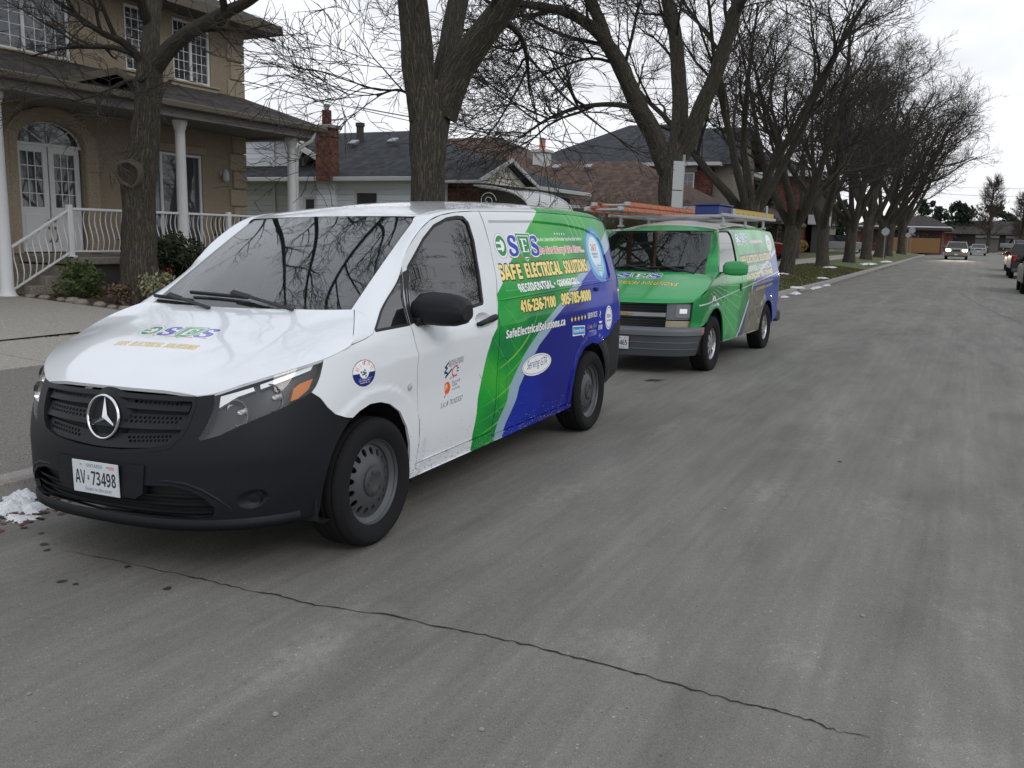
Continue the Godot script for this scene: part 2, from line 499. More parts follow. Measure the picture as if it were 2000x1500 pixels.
func van_wrap() -> void:
	# pattern of the film: greens, and blues with the pale round the lamp
	var nz := FastNoiseLite.new()
	nz.seed = 7
	nz.frequency = 1.1
	var G := Image.create(512, 182, false, Image.FORMAT_RGBA8)
	var B := Image.create(512, 182, false, Image.FORMAT_RGBA8)
	for i in 512:
		for j in 182:
			var z := 0.5 - 4.8 * i / 512.0
			var y := 1.9 - 1.7 * j / 182.0
			var w := sin((z * 1.5 + y * 3.2) + nz.get_noise_2d(z, y * 1.4) * 3.0)
			var g := Color8(0, 122, 62).lerp(Color8(22, 166, 52), clamp(0.35 + 0.45 * w, 0, 1))
			g = g.lerp(Color8(92, 190, 52), pow(max(0.0, sin(z * 2.2 - y * 4.0 + 1.1)), 6) * 0.5)
			var b := Color8(0, 15, 128).lerp(Color8(2, 44, 172), clamp(0.4 + 0.5 * sin(z * 2.6 - y * 2.0 + nz.get_noise_2d(z + 9, y) * 2.0), 0, 1))
			G.set_pixel(i, j, g)
			B.set_pixel(i, j, b)
	G.resize(2048, 728, Image.INTERPOLATE_CUBIC)
	B.resize(2048, 728, Image.INTERPOLATE_CUBIC)
	var cv := Canvas.new(2048, 728, Vector2(0.5, 1.9), Vector2(-2048 / 4.8, -728 / 1.7), Color8(222, 226, 230))
	var mk := Canvas.new(2048, 728, Vector2(0.5, 1.9), Vector2(-2048 / 4.8, -728 / 1.7), Color(0, 0, 0, 0))
	var gl := [[-2.60, 1.90], [-2.52, 1.817], [-2.367, 1.751], [-2.182, 1.647], [-1.827, 1.447], [-1.609, 1.315], [-1.479, 1.236], [-1.466, 1.184], [-1.454, 1.145], [-1.381, 1.024], [-1.309, .964], [-1.249, .872], [-1.198, .746], [-1.134, .592], [-1.128, .5], [-1.108, .37], [-1.10, .2]]
	var bl := [[-4.3, 1.82], [-3.95, 1.68], [-3.648, 1.556], [-2.955, 1.299], [-2.728, 1.211], [-2.529, 1.127], [-2.195, 1.008], [-2.023, .912], [-1.85, .812], [-1.723, .713], [-1.598, .602], [-1.567, .508], [-1.467, .391], [-1.41, .2]]
	var br := [[-4.3, 1.66], [-3.854, 1.502], [-3.32, 1.356], [-3.002, 1.244], [-2.797, 1.164], [-2.546, 1.075], [-2.35, 1.004], [-2.287, .933], [-2.081, .839], [-1.879, .686], [-1.756, .579], [-1.723, .505], [-1.599, .352], [-1.53, .2]]
	mk.fill(V2(gl + [[-4.3, .2], [-4.3, 1.9]]), Color.WHITE)
	cv.img.blit_rect_mask(G, mk.img, Rect2i(0, 0, 2048, 728), Vector2i.ZERO)
	# bright arcs sweeping through the green
	for k in 7:
		var c := Vector2(-1.2 + 0.05 * k, 1.35 - 0.10 * k)
		var q := []
		for i in 15:
			var a := lerpf(-0.35, -1.5, i / 14.0)
			q.push_back([c.x - 0.95 * cos(a) * (1.0 + 0.05 * k), c.y + 0.62 * sin(a)])
		for i in 14:
			var f := sin(PI * (i + 0.5) / 14.0)
			cv.line(Vector2(q[i][0], q[i][1]), Vector2(q[i + 1][0], q[i + 1][1]), 0.004 + 0.012 * f, Color8(40, 160, 60).lerp(Color8(160, 208, 70), f * (0.75 if k % 2 == 0 else 0.3)))
	for k in 5: cv.line(Vector2(-1.15 - 0.1 * k, .75 + .1 * k), Vector2(-1.62 - 0.05 * k, .30 + .16 * k), 0.005, Color8(70, 170, 80))
	for k in 4: cv.line(Vector2(-2.95 - 0.13 * k, 1.85), Vector2(-3.12 - 0.10 * k, 1.60), 0.012, Color8(122, 196, 96))
	var blr := bl.duplicate()
	blr.reverse()
	var mb := Canvas.new(2048, 728, Vector2(0.5, 1.9), Vector2(-2048 / 4.8, -728 / 1.7), Color(0, 0, 0, 0))
	mb.fill(V2(br + [[-4.3, .2]]), Color.WHITE)
	cv.fill(V2(br + blr), Color8(152, 178, 196))
	cv.img.blit_rect_mask(B, mb.img, Rect2i(0, 0, 2048, 728), Vector2i.ZERO)
	var plain: Image = cv.img.duplicate()
	plain.generate_mipmaps()
	M.wrap_plain = mat(Color.WHITE, 0.22)
	M.wrap_plain.albedo_texture = ImageTexture.create_from_image(plain)
	# lettering
	var white := Color8(246, 247, 246)
	var black := Color8(14, 18, 16)
	var gold := Color8(248, 226, 128)
	print_ses(cv, Vector2(-1.63, 1.468), Vector2(-.745, 0), Vector2(0, .165), true)
	cv.text_edge(word("SAFE", true, false, 0), Vector2(-1.60, 1.325), Vector2(-.345, .0), Vector2(0, .098), gold, black, .009, .004)
	cv.text_edge(word("ELECTRICAL", true, false, 0), Vector2(-2.02, 1.328), Vector2(-.66, .008), Vector2(0, .098), gold, black, .009, .004)
	cv.text_edge(word("SOLUTIONS", true, false, 0), Vector2(-2.75, 1.337), Vector2(-.50, .008), Vector2(0, .096), gold, black, .009, .004)
	cv.text_edge(word("RESIDENTIAL"), Vector2(-1.83, 1.232), Vector2(-.60, .006), Vector2(0, .056), white, Color8(40, 70, 56), .003, .002)
	cv.fill(ell(Vector2(-2.48, 1.268), .012, .012), white)
	cv.text_edge(word("COMMERCIAL"), Vector2(-2.53, 1.239), Vector2(-.43, .006), Vector2(0, .054), white, Color8(40, 70, 56), .003, .002)
	cv.text_edge(word("416-236-7100", true, false, 0), Vector2(-1.79, 1.094), Vector2(-.62, .003), Vector2(0, .08), gold, black, .008, .004)
	cv.text_edge(word("905-785-9000", true, false, 0), Vector2(-2.53, 1.101), Vector2(-.64, .003), Vector2(0, .084), gold, black, .008, .004)
	cv.text_edge(word("SafeElectricalSolutions.ca"), Vector2(-1.52, .938), Vector2(-1.05, .006), Vector2(0, .06), white, Color8(20, 60, 40), .004, .002)
	for i in 5: cv.star(Vector2(-2.72 - .048 * i, 1.643), .013, white)
	cv.text(word("We Are Committed To Provide You Five Star Service"), Vector2(-2.345, 1.582), Vector2(-.93, .012), Vector2(0, .03), white)
	cv.text_edge(word("Do Not Worry! We Have...", true, false, .15), Vector2(-2.35, 1.474), Vector2(-.93, .012), Vector2(0, .066), Color8(222, 52, 66), white, .006)
	for i in 5: cv.star(Vector2(-2.715 - .073 * i, .975), .032, Color8(20, 22, 40), 1.1)
	for i in 5: cv.star(Vector2(-2.715 - .073 * i, .975), .025, gold, 1.1)
	cv.text_edge(word("SERVICE"), Vector2(-3.068, .957), Vector2(-.232, .002), Vector2(0, .044), white, Color8(20, 26, 60), .003)
	var sky := Color8(48, 140, 214)
	cv.fill(V2([[-2.728, .925], [-2.998, .908], [-3.003, .828], [-2.965, .832], [-2.975, .808], [-2.94, .834], [-2.733, .842]]), white)
	cv.fill(V2([[-2.738, .915], [-2.988, .900], [-2.993, .838], [-2.743, .852]]), sky)
	cv.text(word("HomeStars"), Vector2(-2.755, .866), Vector2(-.222, -.008), Vector2(0, .032), white)
	var gc := [Color8(70, 110, 220), Color8(216, 70, 50), Color8(232, 180, 50), Color8(70, 110, 220), Color8(60, 150, 80), Color8(216, 70, 50)]
	for i in 6: cv.text(word("Google"[i]), Vector2(-3.055 - .038 * i, .87 - (.008 if i == 3 else .0)), Vector2(-.033, 0), Vector2(0, .04 if i in [0, 4] else .028), gc[i])
	for i in 5: cv.star(Vector2(-3.12 - .03 * i, .848), .009, gold)
	cv.fill(V2([[-3.36, 1.012], [-3.39, .985], [-3.365, .96], [-3.385, .935], [-3.35, .96], [-3.372, .985]]), white)
	cv.fill(V2([[-3.33, .915], [-3.42, .912], [-3.40, .895], [-3.35, .897]]), white)
	cv.text(word("BBB", true, true), Vector2(-3.325, .842), Vector2(-.10, 0), Vector2(0, .04), white)
	cv.fill(ell(Vector2(-3.59, .928), .092, .104, 40), white)
	cv.fill(ell(Vector2(-3.59, .928), .080, .091, 40), Color8(70, 96, 150))
	cv.fill(ell(Vector2(-3.59, .928), .074, .084, 40), white)
	cv.text(word("ESA"), Vector2(-3.54, .928), Vector2(-.10, 0), Vector2(0, .03), Color8(40, 60, 140))
	cv.text(word("CERTIFIED"), Vector2(-3.535, .895), Vector2(-.11, 0), Vector2(0, .016), Color8(50, 60, 80))
	cv.fill(ell(Vector2(-2.055, .702), .262, .080, 48), Color8(20, 30, 60))
	cv.fill(ell(Vector2(-2.055, .702), .257, .077, 48), white)
	cv.fill(ell(Vector2(-2.055, .702), .240, .066, 48), Color8(30, 60, 130))
	cv.fill(ell(Vector2(-2.055, .702), .236, .063, 48), white)
	cv.text(word("Serving GTA", false, false, .2), Vector2(-1.88, .668), Vector2(-.35, .0), Vector2(0, .075), Color8(30, 66, 140))
	# the printed bulb: rings of paler blue round a white globe
	cv.fill(ell(Vector2(-3.53, 1.47), .22, .235, 40), Color8(70, 140, 200))
	cv.fill(ell(Vector2(-3.53, 1.48), .18, .19, 40), Color8(128, 190, 224))
	cv.fill(ell(Vector2(-3.53, 1.50), .125, .13, 40), Color8(214, 232, 238))
	cv.text(word("24/7"), Vector2(-3.455, 1.505), Vector2(-.13, 0), Vector2(0, .058), Color8(206, 30, 40))
	cv.text(word("EMERGENCY"), Vector2(-3.45, 1.472), Vector2(-.15, 0), Vector2(0, .018), Color8(40, 60, 120))
	cv.text(word("SERVICE"), Vector2(-3.465, 1.448), Vector2(-.11, 0), Vector2(0, .018), Color8(40, 60, 120))
	cv.fill(V2([[-3.50, 1.40], [-3.60, 1.40], [-3.595, 1.33], [-3.575, 1.31], [-3.55, 1.275], [-3.53, 1.31], [-3.508, 1.33]]), Color8(196, 214, 226))
	for i in 3: cv.line(Vector2(-3.502, 1.385 - .022 * i), Vector2(-3.598, 1.379 - .022 * i), .006, Color8(90, 110, 140))
	# the seal on the wing
	var sc := Vector2(.099, .921)
	cv.fill(ell(sc, .088, .067, 40), Color8(50, 56, 80))
	cv.fill(ell(sc, .085, .064, 40), Color8(240, 242, 245))
	var low := PackedVector2Array()
	for i in 25: low.push_back(sc + Vector2(cos(PI + PI * i / 24) * .085, sin(PI + PI * i / 24) * .064))
	cv.fill(low, Color8(36, 46, 118))
	cv.fill(ell(sc, .036, .028, 24), Color8(240, 242, 245))
	for i in 9: cv.fill(ell(sc + Vector2(cos(i * 2.4) * .003 * i, sin(i * 2.4) * .0024 * i), .006, .005, 8), Color8(70, 74, 90))
	var st_ := "SEAL OF TRUST"
	for i in st_.length():
		if st_[i] == " ": continue
		var a := lerpf(2.75, .38, i / 12.0)
		var d := Vector2(-cos(a), sin(a))
		cv.text(word(st_[i]), sc + Vector2(d.x * .052, d.y * .040) + Vector2(d.y, -d.x) * Vector2(.005, .004) * -1.0, Vector2(-sin(a) * .012, -cos(a) * .0095) * Vector2(1, -1) * 1.0, Vector2(d.x * .022, d.y * .018), Color8(220, 96, 84))
	for i in 3: cv.text(word(["Licensed Electrical", "Contractors Bonded", "Insured & Certified"][i]), sc + Vector2(.055 - .008 * i, -.030 - .0105 * i), Vector2(-.11 + .016 * i, 0), Vector2(0, .008), Color8(225, 228, 236))
	# the registration marks on the door
	cv.text(word("Electrical Contractor", false, false, 0), Vector2(-.745, .862), Vector2(-.19, .014), Vector2(0, .022), Color8(60, 64, 76))
	cv.text(word("Registration Agency", false, false, 0), Vector2(-.75, .838), Vector2(-.18, .014), Vector2(0, .026), Color8(60, 64, 76))
	var sq := [[-.745, .872], [-.705, .845], [-.735, .842], [-.70, .815], [-.74, .812], [-.715, .785], [-.79, .83]]
	for i in sq.size() - 1: cv.line(Vector2(sq[i][0], sq[i][1]), Vector2(sq[i + 1][0], sq[i + 1][1]), .011, Color8(34, 52, 104))
	var rc := [[-.865, .84], [-.83, .842], [-.80, .828], [-.795, .80], [-.815, .782], [-.86, .786]]
	for i in rc.size() - 1: cv.line(Vector2(rc[i][0], rc[i][1]), Vector2(rc[i + 1][0], rc[i + 1][1]), .010, Color8(214, 66, 62))
	for y in [.825, .808]: cv.line(Vector2(-.85, y), Vector2(-.875, y + .003), .008, Color8(34, 52, 104))
	cv.text(word("of the", false, false, 0), Vector2(-.77, .766), Vector2(-.05, .004), Vector2(0, .016), Color8(60, 64, 76))
	cv.fill(ell(Vector2(-.742, .722), .038, .036, 24, .3), Color8(226, 102, 40))
	for i in 3: cv.line(Vector2(-.70, .70 + .014 * i), Vector2(-.745, .728 + .008 * i), .005, Color8(246, 240, 236))
	cv.line(Vector2(-.71, .668), Vector2(-.745, .70), .010, Color8(226, 102, 40))
	for i in 3: cv.text(word(["Electrical", "Safety", "Authority"][i], false, false, 0), Vector2(-.80, .737 - .022 * i), Vector2(-.098 if i != 1 else -.065, .006), Vector2(0, .019), Color8(60, 64, 76))
	cv.text(word("Lic.# 7010337", false, false, .25), Vector2(-.672, .610), Vector2(-.265, .009), Vector2(0, .032), Color8(50, 54, 62))
	# road dirt thrown up along the sill and behind the front wheel: grains of it
	var dr := RandomNumberGenerator.new()
	dr.seed = 4
	for k in 700:
		var z := dr.randf_range(-2.8, -.33)
		var y: float = .262 + abs(dr.randfn(0.0, .03 if k % 3 else .08)) * (1.0 + 1.2 * exp((z + .33) * 3.0))
		var r := dr.randf_range(.0015, .0045)
		var v := dr.randi_range(120, 175)
		cv.fill(PackedVector2Array([Vector2(z - r, y), Vector2(z, y - r), Vector2(z + r * 1.4, y), Vector2(z, y + r)]), Color8(v, v - 8, v - 20))
	M.wrap = mat(Color.WHITE, 0.22)
	M.wrap.albedo_texture = cv.tex()
	for m in [M.wrap, M.wrap_plain]:
		m.clearcoat_enabled = true; m.clearcoat = 0.22; m.clearcoat_roughness = 0.05; m.metallic_specular = 0.25
	# hood print
	var hc := Canvas.new(1024, 1024, Vector2(-1.0, -0.25), Vector2(512, 1024 / 1.1), Color8(222, 226, 230))
	print_ses(hc, Vector2(-.36, .335), Vector2(.53, 0), Vector2(.0, -.135), true)
	hc.text_edge(word("SAFE  ELECTRICAL  SOLUTIONS", true, false, 0), Vector2(-.36, .462), Vector2(.56, .0), Vector2(.0, -.045), Color8(232, 190, 70), Color8(150, 128, 60), .003)
	M.hood = mat(Color.WHITE, 0.2)
	M.hood.albedo_texture = hc.tex()
	M.hood.clearcoat_enabled = true; M.hood.clearcoat = 0.8; M.hood.clearcoat_roughness = 0.04
	# licence plate print
	M.plate = mat(Color.WHITE, 0.45)
	M.plate.albedo_texture = plate_print("AV", "73498").tex()
func plate_print(a: String, b: String) -> Canvas:
	var pc := Canvas.new(512, 256, Vector2(0, 1), Vector2(256, -256), Color8(206, 212, 214))
	var ink := Color8(36, 42, 58)
	pc.text(word(a), Vector2(.10, .27), Vector2(.46, 0), Vector2(0, .44), ink)
	pc.text(word(b), Vector2(.82, .27), Vector2(1.08, 0), Vector2(0, .44), ink)
	pc.fill(ell(Vector2(.69, .46), .045, .05), Color8(90, 98, 120))
	pc.line(Vector2(.65, .54), Vector2(.73, .54), .04, Color8(90, 98, 120))
	pc.text(word("ONTARIO"), Vector2(.62, .82), Vector2(.72, 0), Vector2(0, .11), Color8(110, 120, 150))
	pc.text(word("Yours to Discover", true, true), Vector2(.5, .07), Vector2(1.2, 0), Vector2(0, .12), Color8(100, 108, 132))
	pc.fill(V2([[1.62, .82], [1.86, .82], [1.86, .92], [1.62, .92]]), Color8(222, 150, 140))
	return pc

# both sides of a body panel: outline in (z, y) on the flank
func v1_panel(van: Node3D, called: String, poly: PackedVector2Array, holes: Array, m: Material, m_far: Material, gap := 0.003, off := 0.0, cell := 0.05) -> Array:
	if Geometry2D.is_polygon_clockwise(poly): poly.reverse()
	var p := inset(poly, -gap) if gap > 0.0 else poly
	var mb := MB.new()
	mb.lift(p, holes, Vector2(cell, cell), v1_side, v1_uv, off)
	mb.skirt(p, v1_side, off, off - 0.014, PackedVector2Array(), v1_uv)
	for h in holes:
		if h.size() and Geometry2D.is_point_in_polygon(h[0], p): mb.skirt(h, v1_side, off, off - 0.02, PackedVector2Array(), v1_uv)
	var r := [part(van, called, mb, m)]
	mb.mirror_x()
	r.push_back(part(van, called, mb, m_far))
	return r
func v1_frontpart(parent: Node, called: String, poly: PackedVector2Array, holes: Array, m: Material, off := 0.0, edge := 0.012, cell := 0.05) -> MeshInstance3D:
	if Geometry2D.is_polygon_clockwise(poly): poly.reverse()
	var mb := MB.new()
	mb.lift(poly, holes, Vector2(cell, cell * 0.8), v1_front, null, off)
	if edge > 0: mb.skirt(poly, v1_front, off, off - edge)
	for h in holes: mb.skirt(h, v1_front, off, off - max(edge, 0.02))
	return part(parent, called, mb, m)
func flip_phi(p: PackedVector2Array) -> PackedVector2Array:
	var r := PackedVector2Array()
	for q in p: r.push_back(Vector2(-q.x, q.y))
	r.reverse()
	return r

func tyre_mb(R: float, rim: float, w: float, blocks: int) -> MB:
	# turned round local y: half width w/2 either side; tread with grooves and shoulder blocks
	var mb := MB.new()
	var prof := [Vector2(rim, -w * .40), Vector2(rim + .012, -w * .46), Vector2(lerpf(rim, R, .45), -w * .53), Vector2(lerpf(rim, R, .75), -w * .51), Vector2(R - .022, -w * .475), Vector2(R - .008, -w * .43),
		Vector2(R - .002, -w * .36), Vector2(R - .001, -w * .30), Vector2(R - .008, -w * .295), Vector2(R - .008, -w * .265), Vector2(R, -w * .26), Vector2(R, -w * .09), Vector2(R - .008, -w * .085), Vector2(R - .008, -w * .05), Vector2(R, -w * .045), Vector2(R, w * .045), Vector2(R - .008, w * .05), Vector2(R - .008, w * .085), Vector2(R, w * .09), Vector2(R, w * .26), Vector2(R - .008, w * .265), Vector2(R - .008, w * .295), Vector2(R - .001, w * .30), Vector2(R - .002, w * .36), Vector2(R - .008, w * .43), Vector2(R - .022, w * .475), Vector2(lerpf(rim, R, .75), w * .51), Vector2(lerpf(rim, R, .45), w * .53), Vector2(rim + .012, w * .46), Vector2(rim, w * .40)]
	var segs := blocks * 4
	var m := prof.size()
	var base := 0
	for k in segs + 1:
		var cut := 0.0055 if k % 4 == 0 else 0.0
		var a := TAU * k / segs
		var c := Vector3(cos(a), 0, sin(a))
		for i in m:
			var p: Vector2 = prof[i]
			var d: Vector2 = prof[min(i + 1, m - 1)] - prof[max(i - 1, 0)]
			var nn := Vector2(d.y, -d.x).normalized()
			var r := p.x
			if (i >= 4 and i <= 7) or (i >= m - 8 and i <= m - 5): r -= cut
			mb.vert(c * r + Vector3.UP * p.y, c * nn.x + Vector3.UP * nn.y)
	for k in segs:
		for i in m - 1:
			var o := base + k * m + i
			mb.tri(o, o + 1, o + m + 1); mb.tri(o, o + m + 1, o + m)
	return mb
func steel_wheel(van: Node3D, at: Vector3, out: float, kit: Dictionary) -> void:
	var w := Node3D.new()
	w.name = "wheel"
	van.add_child(w, true)
	w.transform = Transform3D(Basis(Vector3(0, 0, out), Vector3(out, 0, 0), Vector3(0, 1, 0)), at) if out > 0 else Transform3D(Basis(Vector3(0, 0, 1), Vector3(-1, 0, 0), Vector3(0, -1, 0)), at)
	for k in kit: inst(w, k, kit[k][0], kit[k][1], Transform3D())

func build_van() -> void:
	van_tables()
	van_wrap()
	var van := thing("cargo_van", "white delivery van with green and blue lettered side and black front bumper", "van")
	van.rotation.z = 0.0298
	var white: Material = M.van_white
	var black: Material = M.van_plastic
	# ---- flank outlines (z, y)
	var arch := [[.21, .711], [.153, .737], [.067, .757], [-.025, .752], [-.12, .726], [-.22, .667], [-.287, .571], [-.327, .461], [-.342, .37], [-.345, .30]]
	var door_front := [[-.408, 1.118], [-.388, 1.029], [-.404, .959], [-.394, .883], [-.404, .766], [-.414, .619], [-.424, .47], [-.420, .355]]
	var fender := [[.335, 1.013], [.348, .986], [.374, .935], [.40, .897], [.43, .867], [.392, .836], [.358, .785], [.316, .746], [.261, .722]] + arch + [[-.420, .30]]
	var df := door_front.duplicate()
	df.reverse()
	fender += df + [[-.066, 1.112], [-.069, 1.128], [-.03, 1.104], [.04, 1.088], [.160, 1.066], [.252, 1.037]]
	v1_panel(van, "wing", V2(fender), [], M.wrap, M.wrap_plain, 0.003, 0.0, 0.02)
	var trim := V2([[-.535, 1.40], [-.508, 1.321], [-.449, 1.198], [-.408, 1.118], [-.465, 1.127], [-.494, 1.195], [-.559, 1.319], [-.611, 1.418]])
	var qtr := V2([[-.066, 1.112], [-.069, 1.126], [-.211, 1.213], [-.373, 1.299], [-.535, 1.40], [-.508, 1.321], [-.449, 1.198], [-.408, 1.118]])
	var glass := V2([[-.611, 1.418], [-.699, 1.48], [-.828, 1.578], [-.961, 1.655], [-1.114, 1.701], [-1.233, 1.716], [-1.30, 1.714], [-1.333, 1.685], [-1.347, 1.58], [-1.319, 1.386], [-1.272, 1.197], [-1.061, 1.175], [-.465, 1.127], [-.494, 1.195], [-.559, 1.319]])
	if Geometry2D.is_polygon_clockwise(glass): glass.reverse()
	if Geometry2D.is_polygon_clockwise(qtr): qtr.reverse()
	if Geometry2D.is_polygon_clockwise(trim): trim.reverse()
	var seal := inset(glass, 0.020)
	var drip := [[-.535, 1.40], [-.546, 1.448], [-.573, 1.476], [-.663, 1.548], [-.799, 1.637], [-.927, 1.699], [-1.05, 1.733], [-1.23, 1.758], [-1.457, 1.772], [-1.525, 1.774]]
	var door_rear := [[-1.525, 1.774], [-1.544, 1.548], [-1.521, 1.348], [-1.456, 1.185], [-1.42, 1.02], [-1.40, .6], [-1.38, .335]]
	var cup := ell(Vector2(-1.225, 1.086), .105, .046, 22, -.05)
	var door := drip + door_rear.slice(1) + [[-.420, .335]] + df.slice(0, 7) + [[-.408, 1.118], [-.449, 1.198], [-.508, 1.321]]
	var d := v1_panel(van, "door", V2(door), [seal, trim, cup], M.wrap, M.wrap_plain, 0.0035)
	# handle in its cup
	for s in 2:
		var cmb := MB.new()
		var bowl := func(z: float, y: float) -> Vector3:
			var q: float = min(1.0, Vector2((z + 1.225) / .105, (y - 1.086) / .046).length())
			return v1_side(z, y) - Vector3(0.028 * (1 - q * q), 0, 0)
		cmb.lift(ell(Vector2(-1.225, 1.086), .105, .046, 22, -.05), [], Vector2(.02, .015), bowl, v1_uv)
		var hmb := MB.new()
		var pts := PackedVector3Array()
		var rad := PackedFloat32Array()
		for i in 9:
			var z := lerpf(-1.115, -1.385, i / 8.0)
			pts.push_back(v1_side(z, lerpf(1.066, 1.098, i / 8.0)) + Vector3(0.012 if i in [0, 8] else 0.022, 0, 0))
			rad.push_back(0.012 if i == 0 else (0.017 if i < 5 else (0.021 if i < 8 else 0.014)))
		hmb.tube(pts, rad, 10)
		if s == 1:
			cmb.mirror_x(); hmb.mirror_x()
		part(d[s], "handle_cup", cmb, white)
		part(d[s], "handle", hmb, black)
	# glass and its seals
	for s in 2:
		var a := MB.new()
		a.lift(glass, [], Vector2(.06, .06), v1_side, null, -0.012)
		var b := MB.new()
		b.lift(seal, [glass], Vector2(.06, .06), v1_side, null, -0.003)
		b.skirt(glass, v1_side, -0.003, -0.014)
		b.lift(trim, [], Vector2(.06, .06), v1_side, null, 0.002)
		var c := MB.new()
		c.lift(inset(qtr, -0.012), [], Vector2(.06, .06), v1_side, null, -0.006)
		var e := MB.new()
		e.lift(qtr, [inset(qtr, -0.012)], Vector2(.06, .06), v1_side, null, -0.002)
		if s == 1:
			for q in [a, b, c, e]: q.mirror_x()
		part(van, "door_window", a, M.glass_dark)
		part(van, "window_seal", b, M.rubber_trim)
		part(van, "quarter_window", c, M.glass_dark)
		part(van, "quarter_seal", e, M.rubber_trim)
	# side marker lamp
	for s in [1, -1]:
		var mk := MB.new()
		var c := v1_side(-.321, .792)
		mk.lathe(Transform3D(Basis(Vector3(0, 0, 1), Vector3(1, 0, 0), Vector3(0, 1, 0)), c), [Vector2(.0215, -.004), Vector2(.020, .006), Vector2(.012, .011), Vector2(0, .013)], 14)
		if s < 0: mk.mirror_x()
		part(van, "side_marker", mk, M.marker_grey)
	# ---- load-bay side with pressed panel, fuel flap, rear arch
	var rarch := [[-2.79, .305], [-2.775, .42], [-2.80, .55], [-2.87, .65], [-3.0, .725], [-3.167, .747], [-3.31, .722], [-3.42, .655], [-3.50, .55], [-3.55, .435], [-3.55, .343]]
	var clad_top := [[-3.447, .74], [-3.617, .769], [-3.826, .875], [-4.155, .89]]
	var top_line := [[-1.525, 1.774], [-1.9, 1.785], [-2.5, 1.80], [-3.2, 1.80], [-3.75, 1.785], [-3.95, 1.755], [-4.09, 1.70]]
	var dr := door_rear.duplicate()
	dr.reverse()
	var cargo := top_line + [[-4.13, 1.5], [-4.155, 1.2], [-4.155, .89]] + [clad_top[2], clad_top[1], clad_top[0]]
	var ra := rarch.slice(0, 7)
	ra.reverse()
	cargo += ra + [[-2.79, .305], [-1.38, .305]] + dr.slice(0, 6)
	var press := V2([[-1.60, 1.715], [-2.353, 1.733], [-2.926, 1.722], [-3.363, 1.693], [-3.60, 1.648], [-3.69, 1.60], [-3.735, 1.54], [-3.765, 1.40], [-3.755, 1.29], [-3.72, 1.262], [-3.66, 1.257], [-2.6, 1.250], [-1.61, 1.245], [-1.585, 1.27]])
	if Geometry2D.is_polygon_clockwise(press): press.reverse()
	var inner := PackedVector2Array()
	for i in press.size():
		var e := (press[(i + 1) % press.size()] - press[i - 1]).normalized().orthogonal()
		inner.push_back(press[i] - e * 0.014)
	if not Geometry2D.is_point_in_polygon(inner[0], press):
		for i in press.size():
			var e := (press[(i + 1) % press.size()] - press[i - 1]).normalized().orthogonal()
			inner[i] = press[i] + e * 0.014
	var flap := V2([[-1.555, .80], [-1.40 - .10, .815], [-1.44, .80], [-1.43, .48], [-1.46, .465], [-1.545, .465], [-1.56, .48]])
	if Geometry2D.is_polygon_clockwise(flap): flap.reverse()
	var cg := v1_panel(van, "load_bay_side", V2(cargo), [press, flap], M.wrap, M.wrap_plain, 0.0035, 0.0, 0.033)
	for s in 2:
		var a := MB.new()
		a.lift(inner, [], Vector2(.06, .06), v1_side, v1_uv, -0.012)
		a.skirt(press, v1_side, 0.0, -0.012, inner, v1_uv)
		var b := MB.new()
		b.lift(inset(flap, -0.003), [], Vector2(.06, .06), v1_side, v1_uv)
		var rl := MB.new()
		var pts := PackedVector3Array()
		var rad := PackedFloat32Array()
		for i in 30:
			var z := lerpf(-1.47, -3.74, i / 29.0)
			pts.push_back(v1_side(z, 1.193 - .024 * (z + 1.464)) + Vector3(-.001, 0, 0))
			rad.push_back(0.0075 if i > 0 and i < 29 else 0.003)
		rl.tube(pts, rad, 8)
		for i in rl.v.size(): rl.t[i] = v1_uv(rl.v[i].z, rl.v[i].y)
		var hb := MB.new()
		hb.box(Transform3D(Basis(), v1_side(-3.31, 1.186) + Vector3(.004, 0, 0)), Vector3(.022, .034, .07), .008)
		if s == 1:
			for q in [a, b, rl, hb]: q.mirror_x()
		part(cg[s], "pressed_panel", a, M.wrap if s == 0 else M.wrap_plain)
		part(cg[s], "fuel_flap", b, M.wrap if s == 0 else M.wrap_plain)
		part(cg[s], "slide_rail", rl, M.wrap if s == 0 else M.wrap_plain)
		part(cg[s], "rail_stop", hb, black)
	v1_panel(van, "rocker_panel", V2([[-.424, .330], [-1.38, .330], [-1.385, .302], [-2.79, .302], [-2.79, .262], [-.345, .262], [-.345, .298], [-.424, .298]]), [], M.wrap, M.wrap_plain, 0.0, 0.006)
	var cr := rarch.slice(6)
	cr.reverse()
	v1_panel(van, "rear_cladding", V2(clad_top + [[-4.155, .42], [-3.95, .40], [-3.70, .36]] + cr), [], black, black, 0.002)
	# ---- rear doors and tail lamps (mostly hidden)
	var rear := func(x: float, y: float) -> Vector3: return Vector3(x, y, -4.165 + 0.05 * max(0.0, y - 1.2))
	var rp := []
	for y in [.42, .6, .9, 1.2, 1.45, 1.62, 1.70]: rp.push_back([v1_side(-4.155 if y < 1.3 else -4.12, y).x - .01, y])
	rp.append_array([[.60, 1.76], [0.004, 1.80], [0.004, .42]])
	var rmb := MB.new()
	rmb.lift(V2(rp), [V2([[.1, 1.2], [.62, 1.2], [.58, 1.62], [.1, 1.66]])], Vector2(.2, .2), rear)
	part(van, "rear_door", rmb, white)
	rmb.mirror_x()
	part(van, "rear_door", rmb, white)
	for s in [1, -1]:
		var g := MB.new()
		g.quad(Vector3(.1 * s, 1.2, -4.155), Vector3(.62 * s, 1.2, -4.155), Vector3(.58 * s, 1.62, -4.135), Vector3(.1 * s, 1.66, -4.133))
		part(van, "rear_window", g, M.glass_dark)
		var tl := MB.new()
		tl.bx(Vector3(.80 * s, 1.02, -4.165), Vector3(.10, .34, .05), .012)
		part(van, "tail_lamp", tl, M.lamp_red)
	var rb := MB.new()
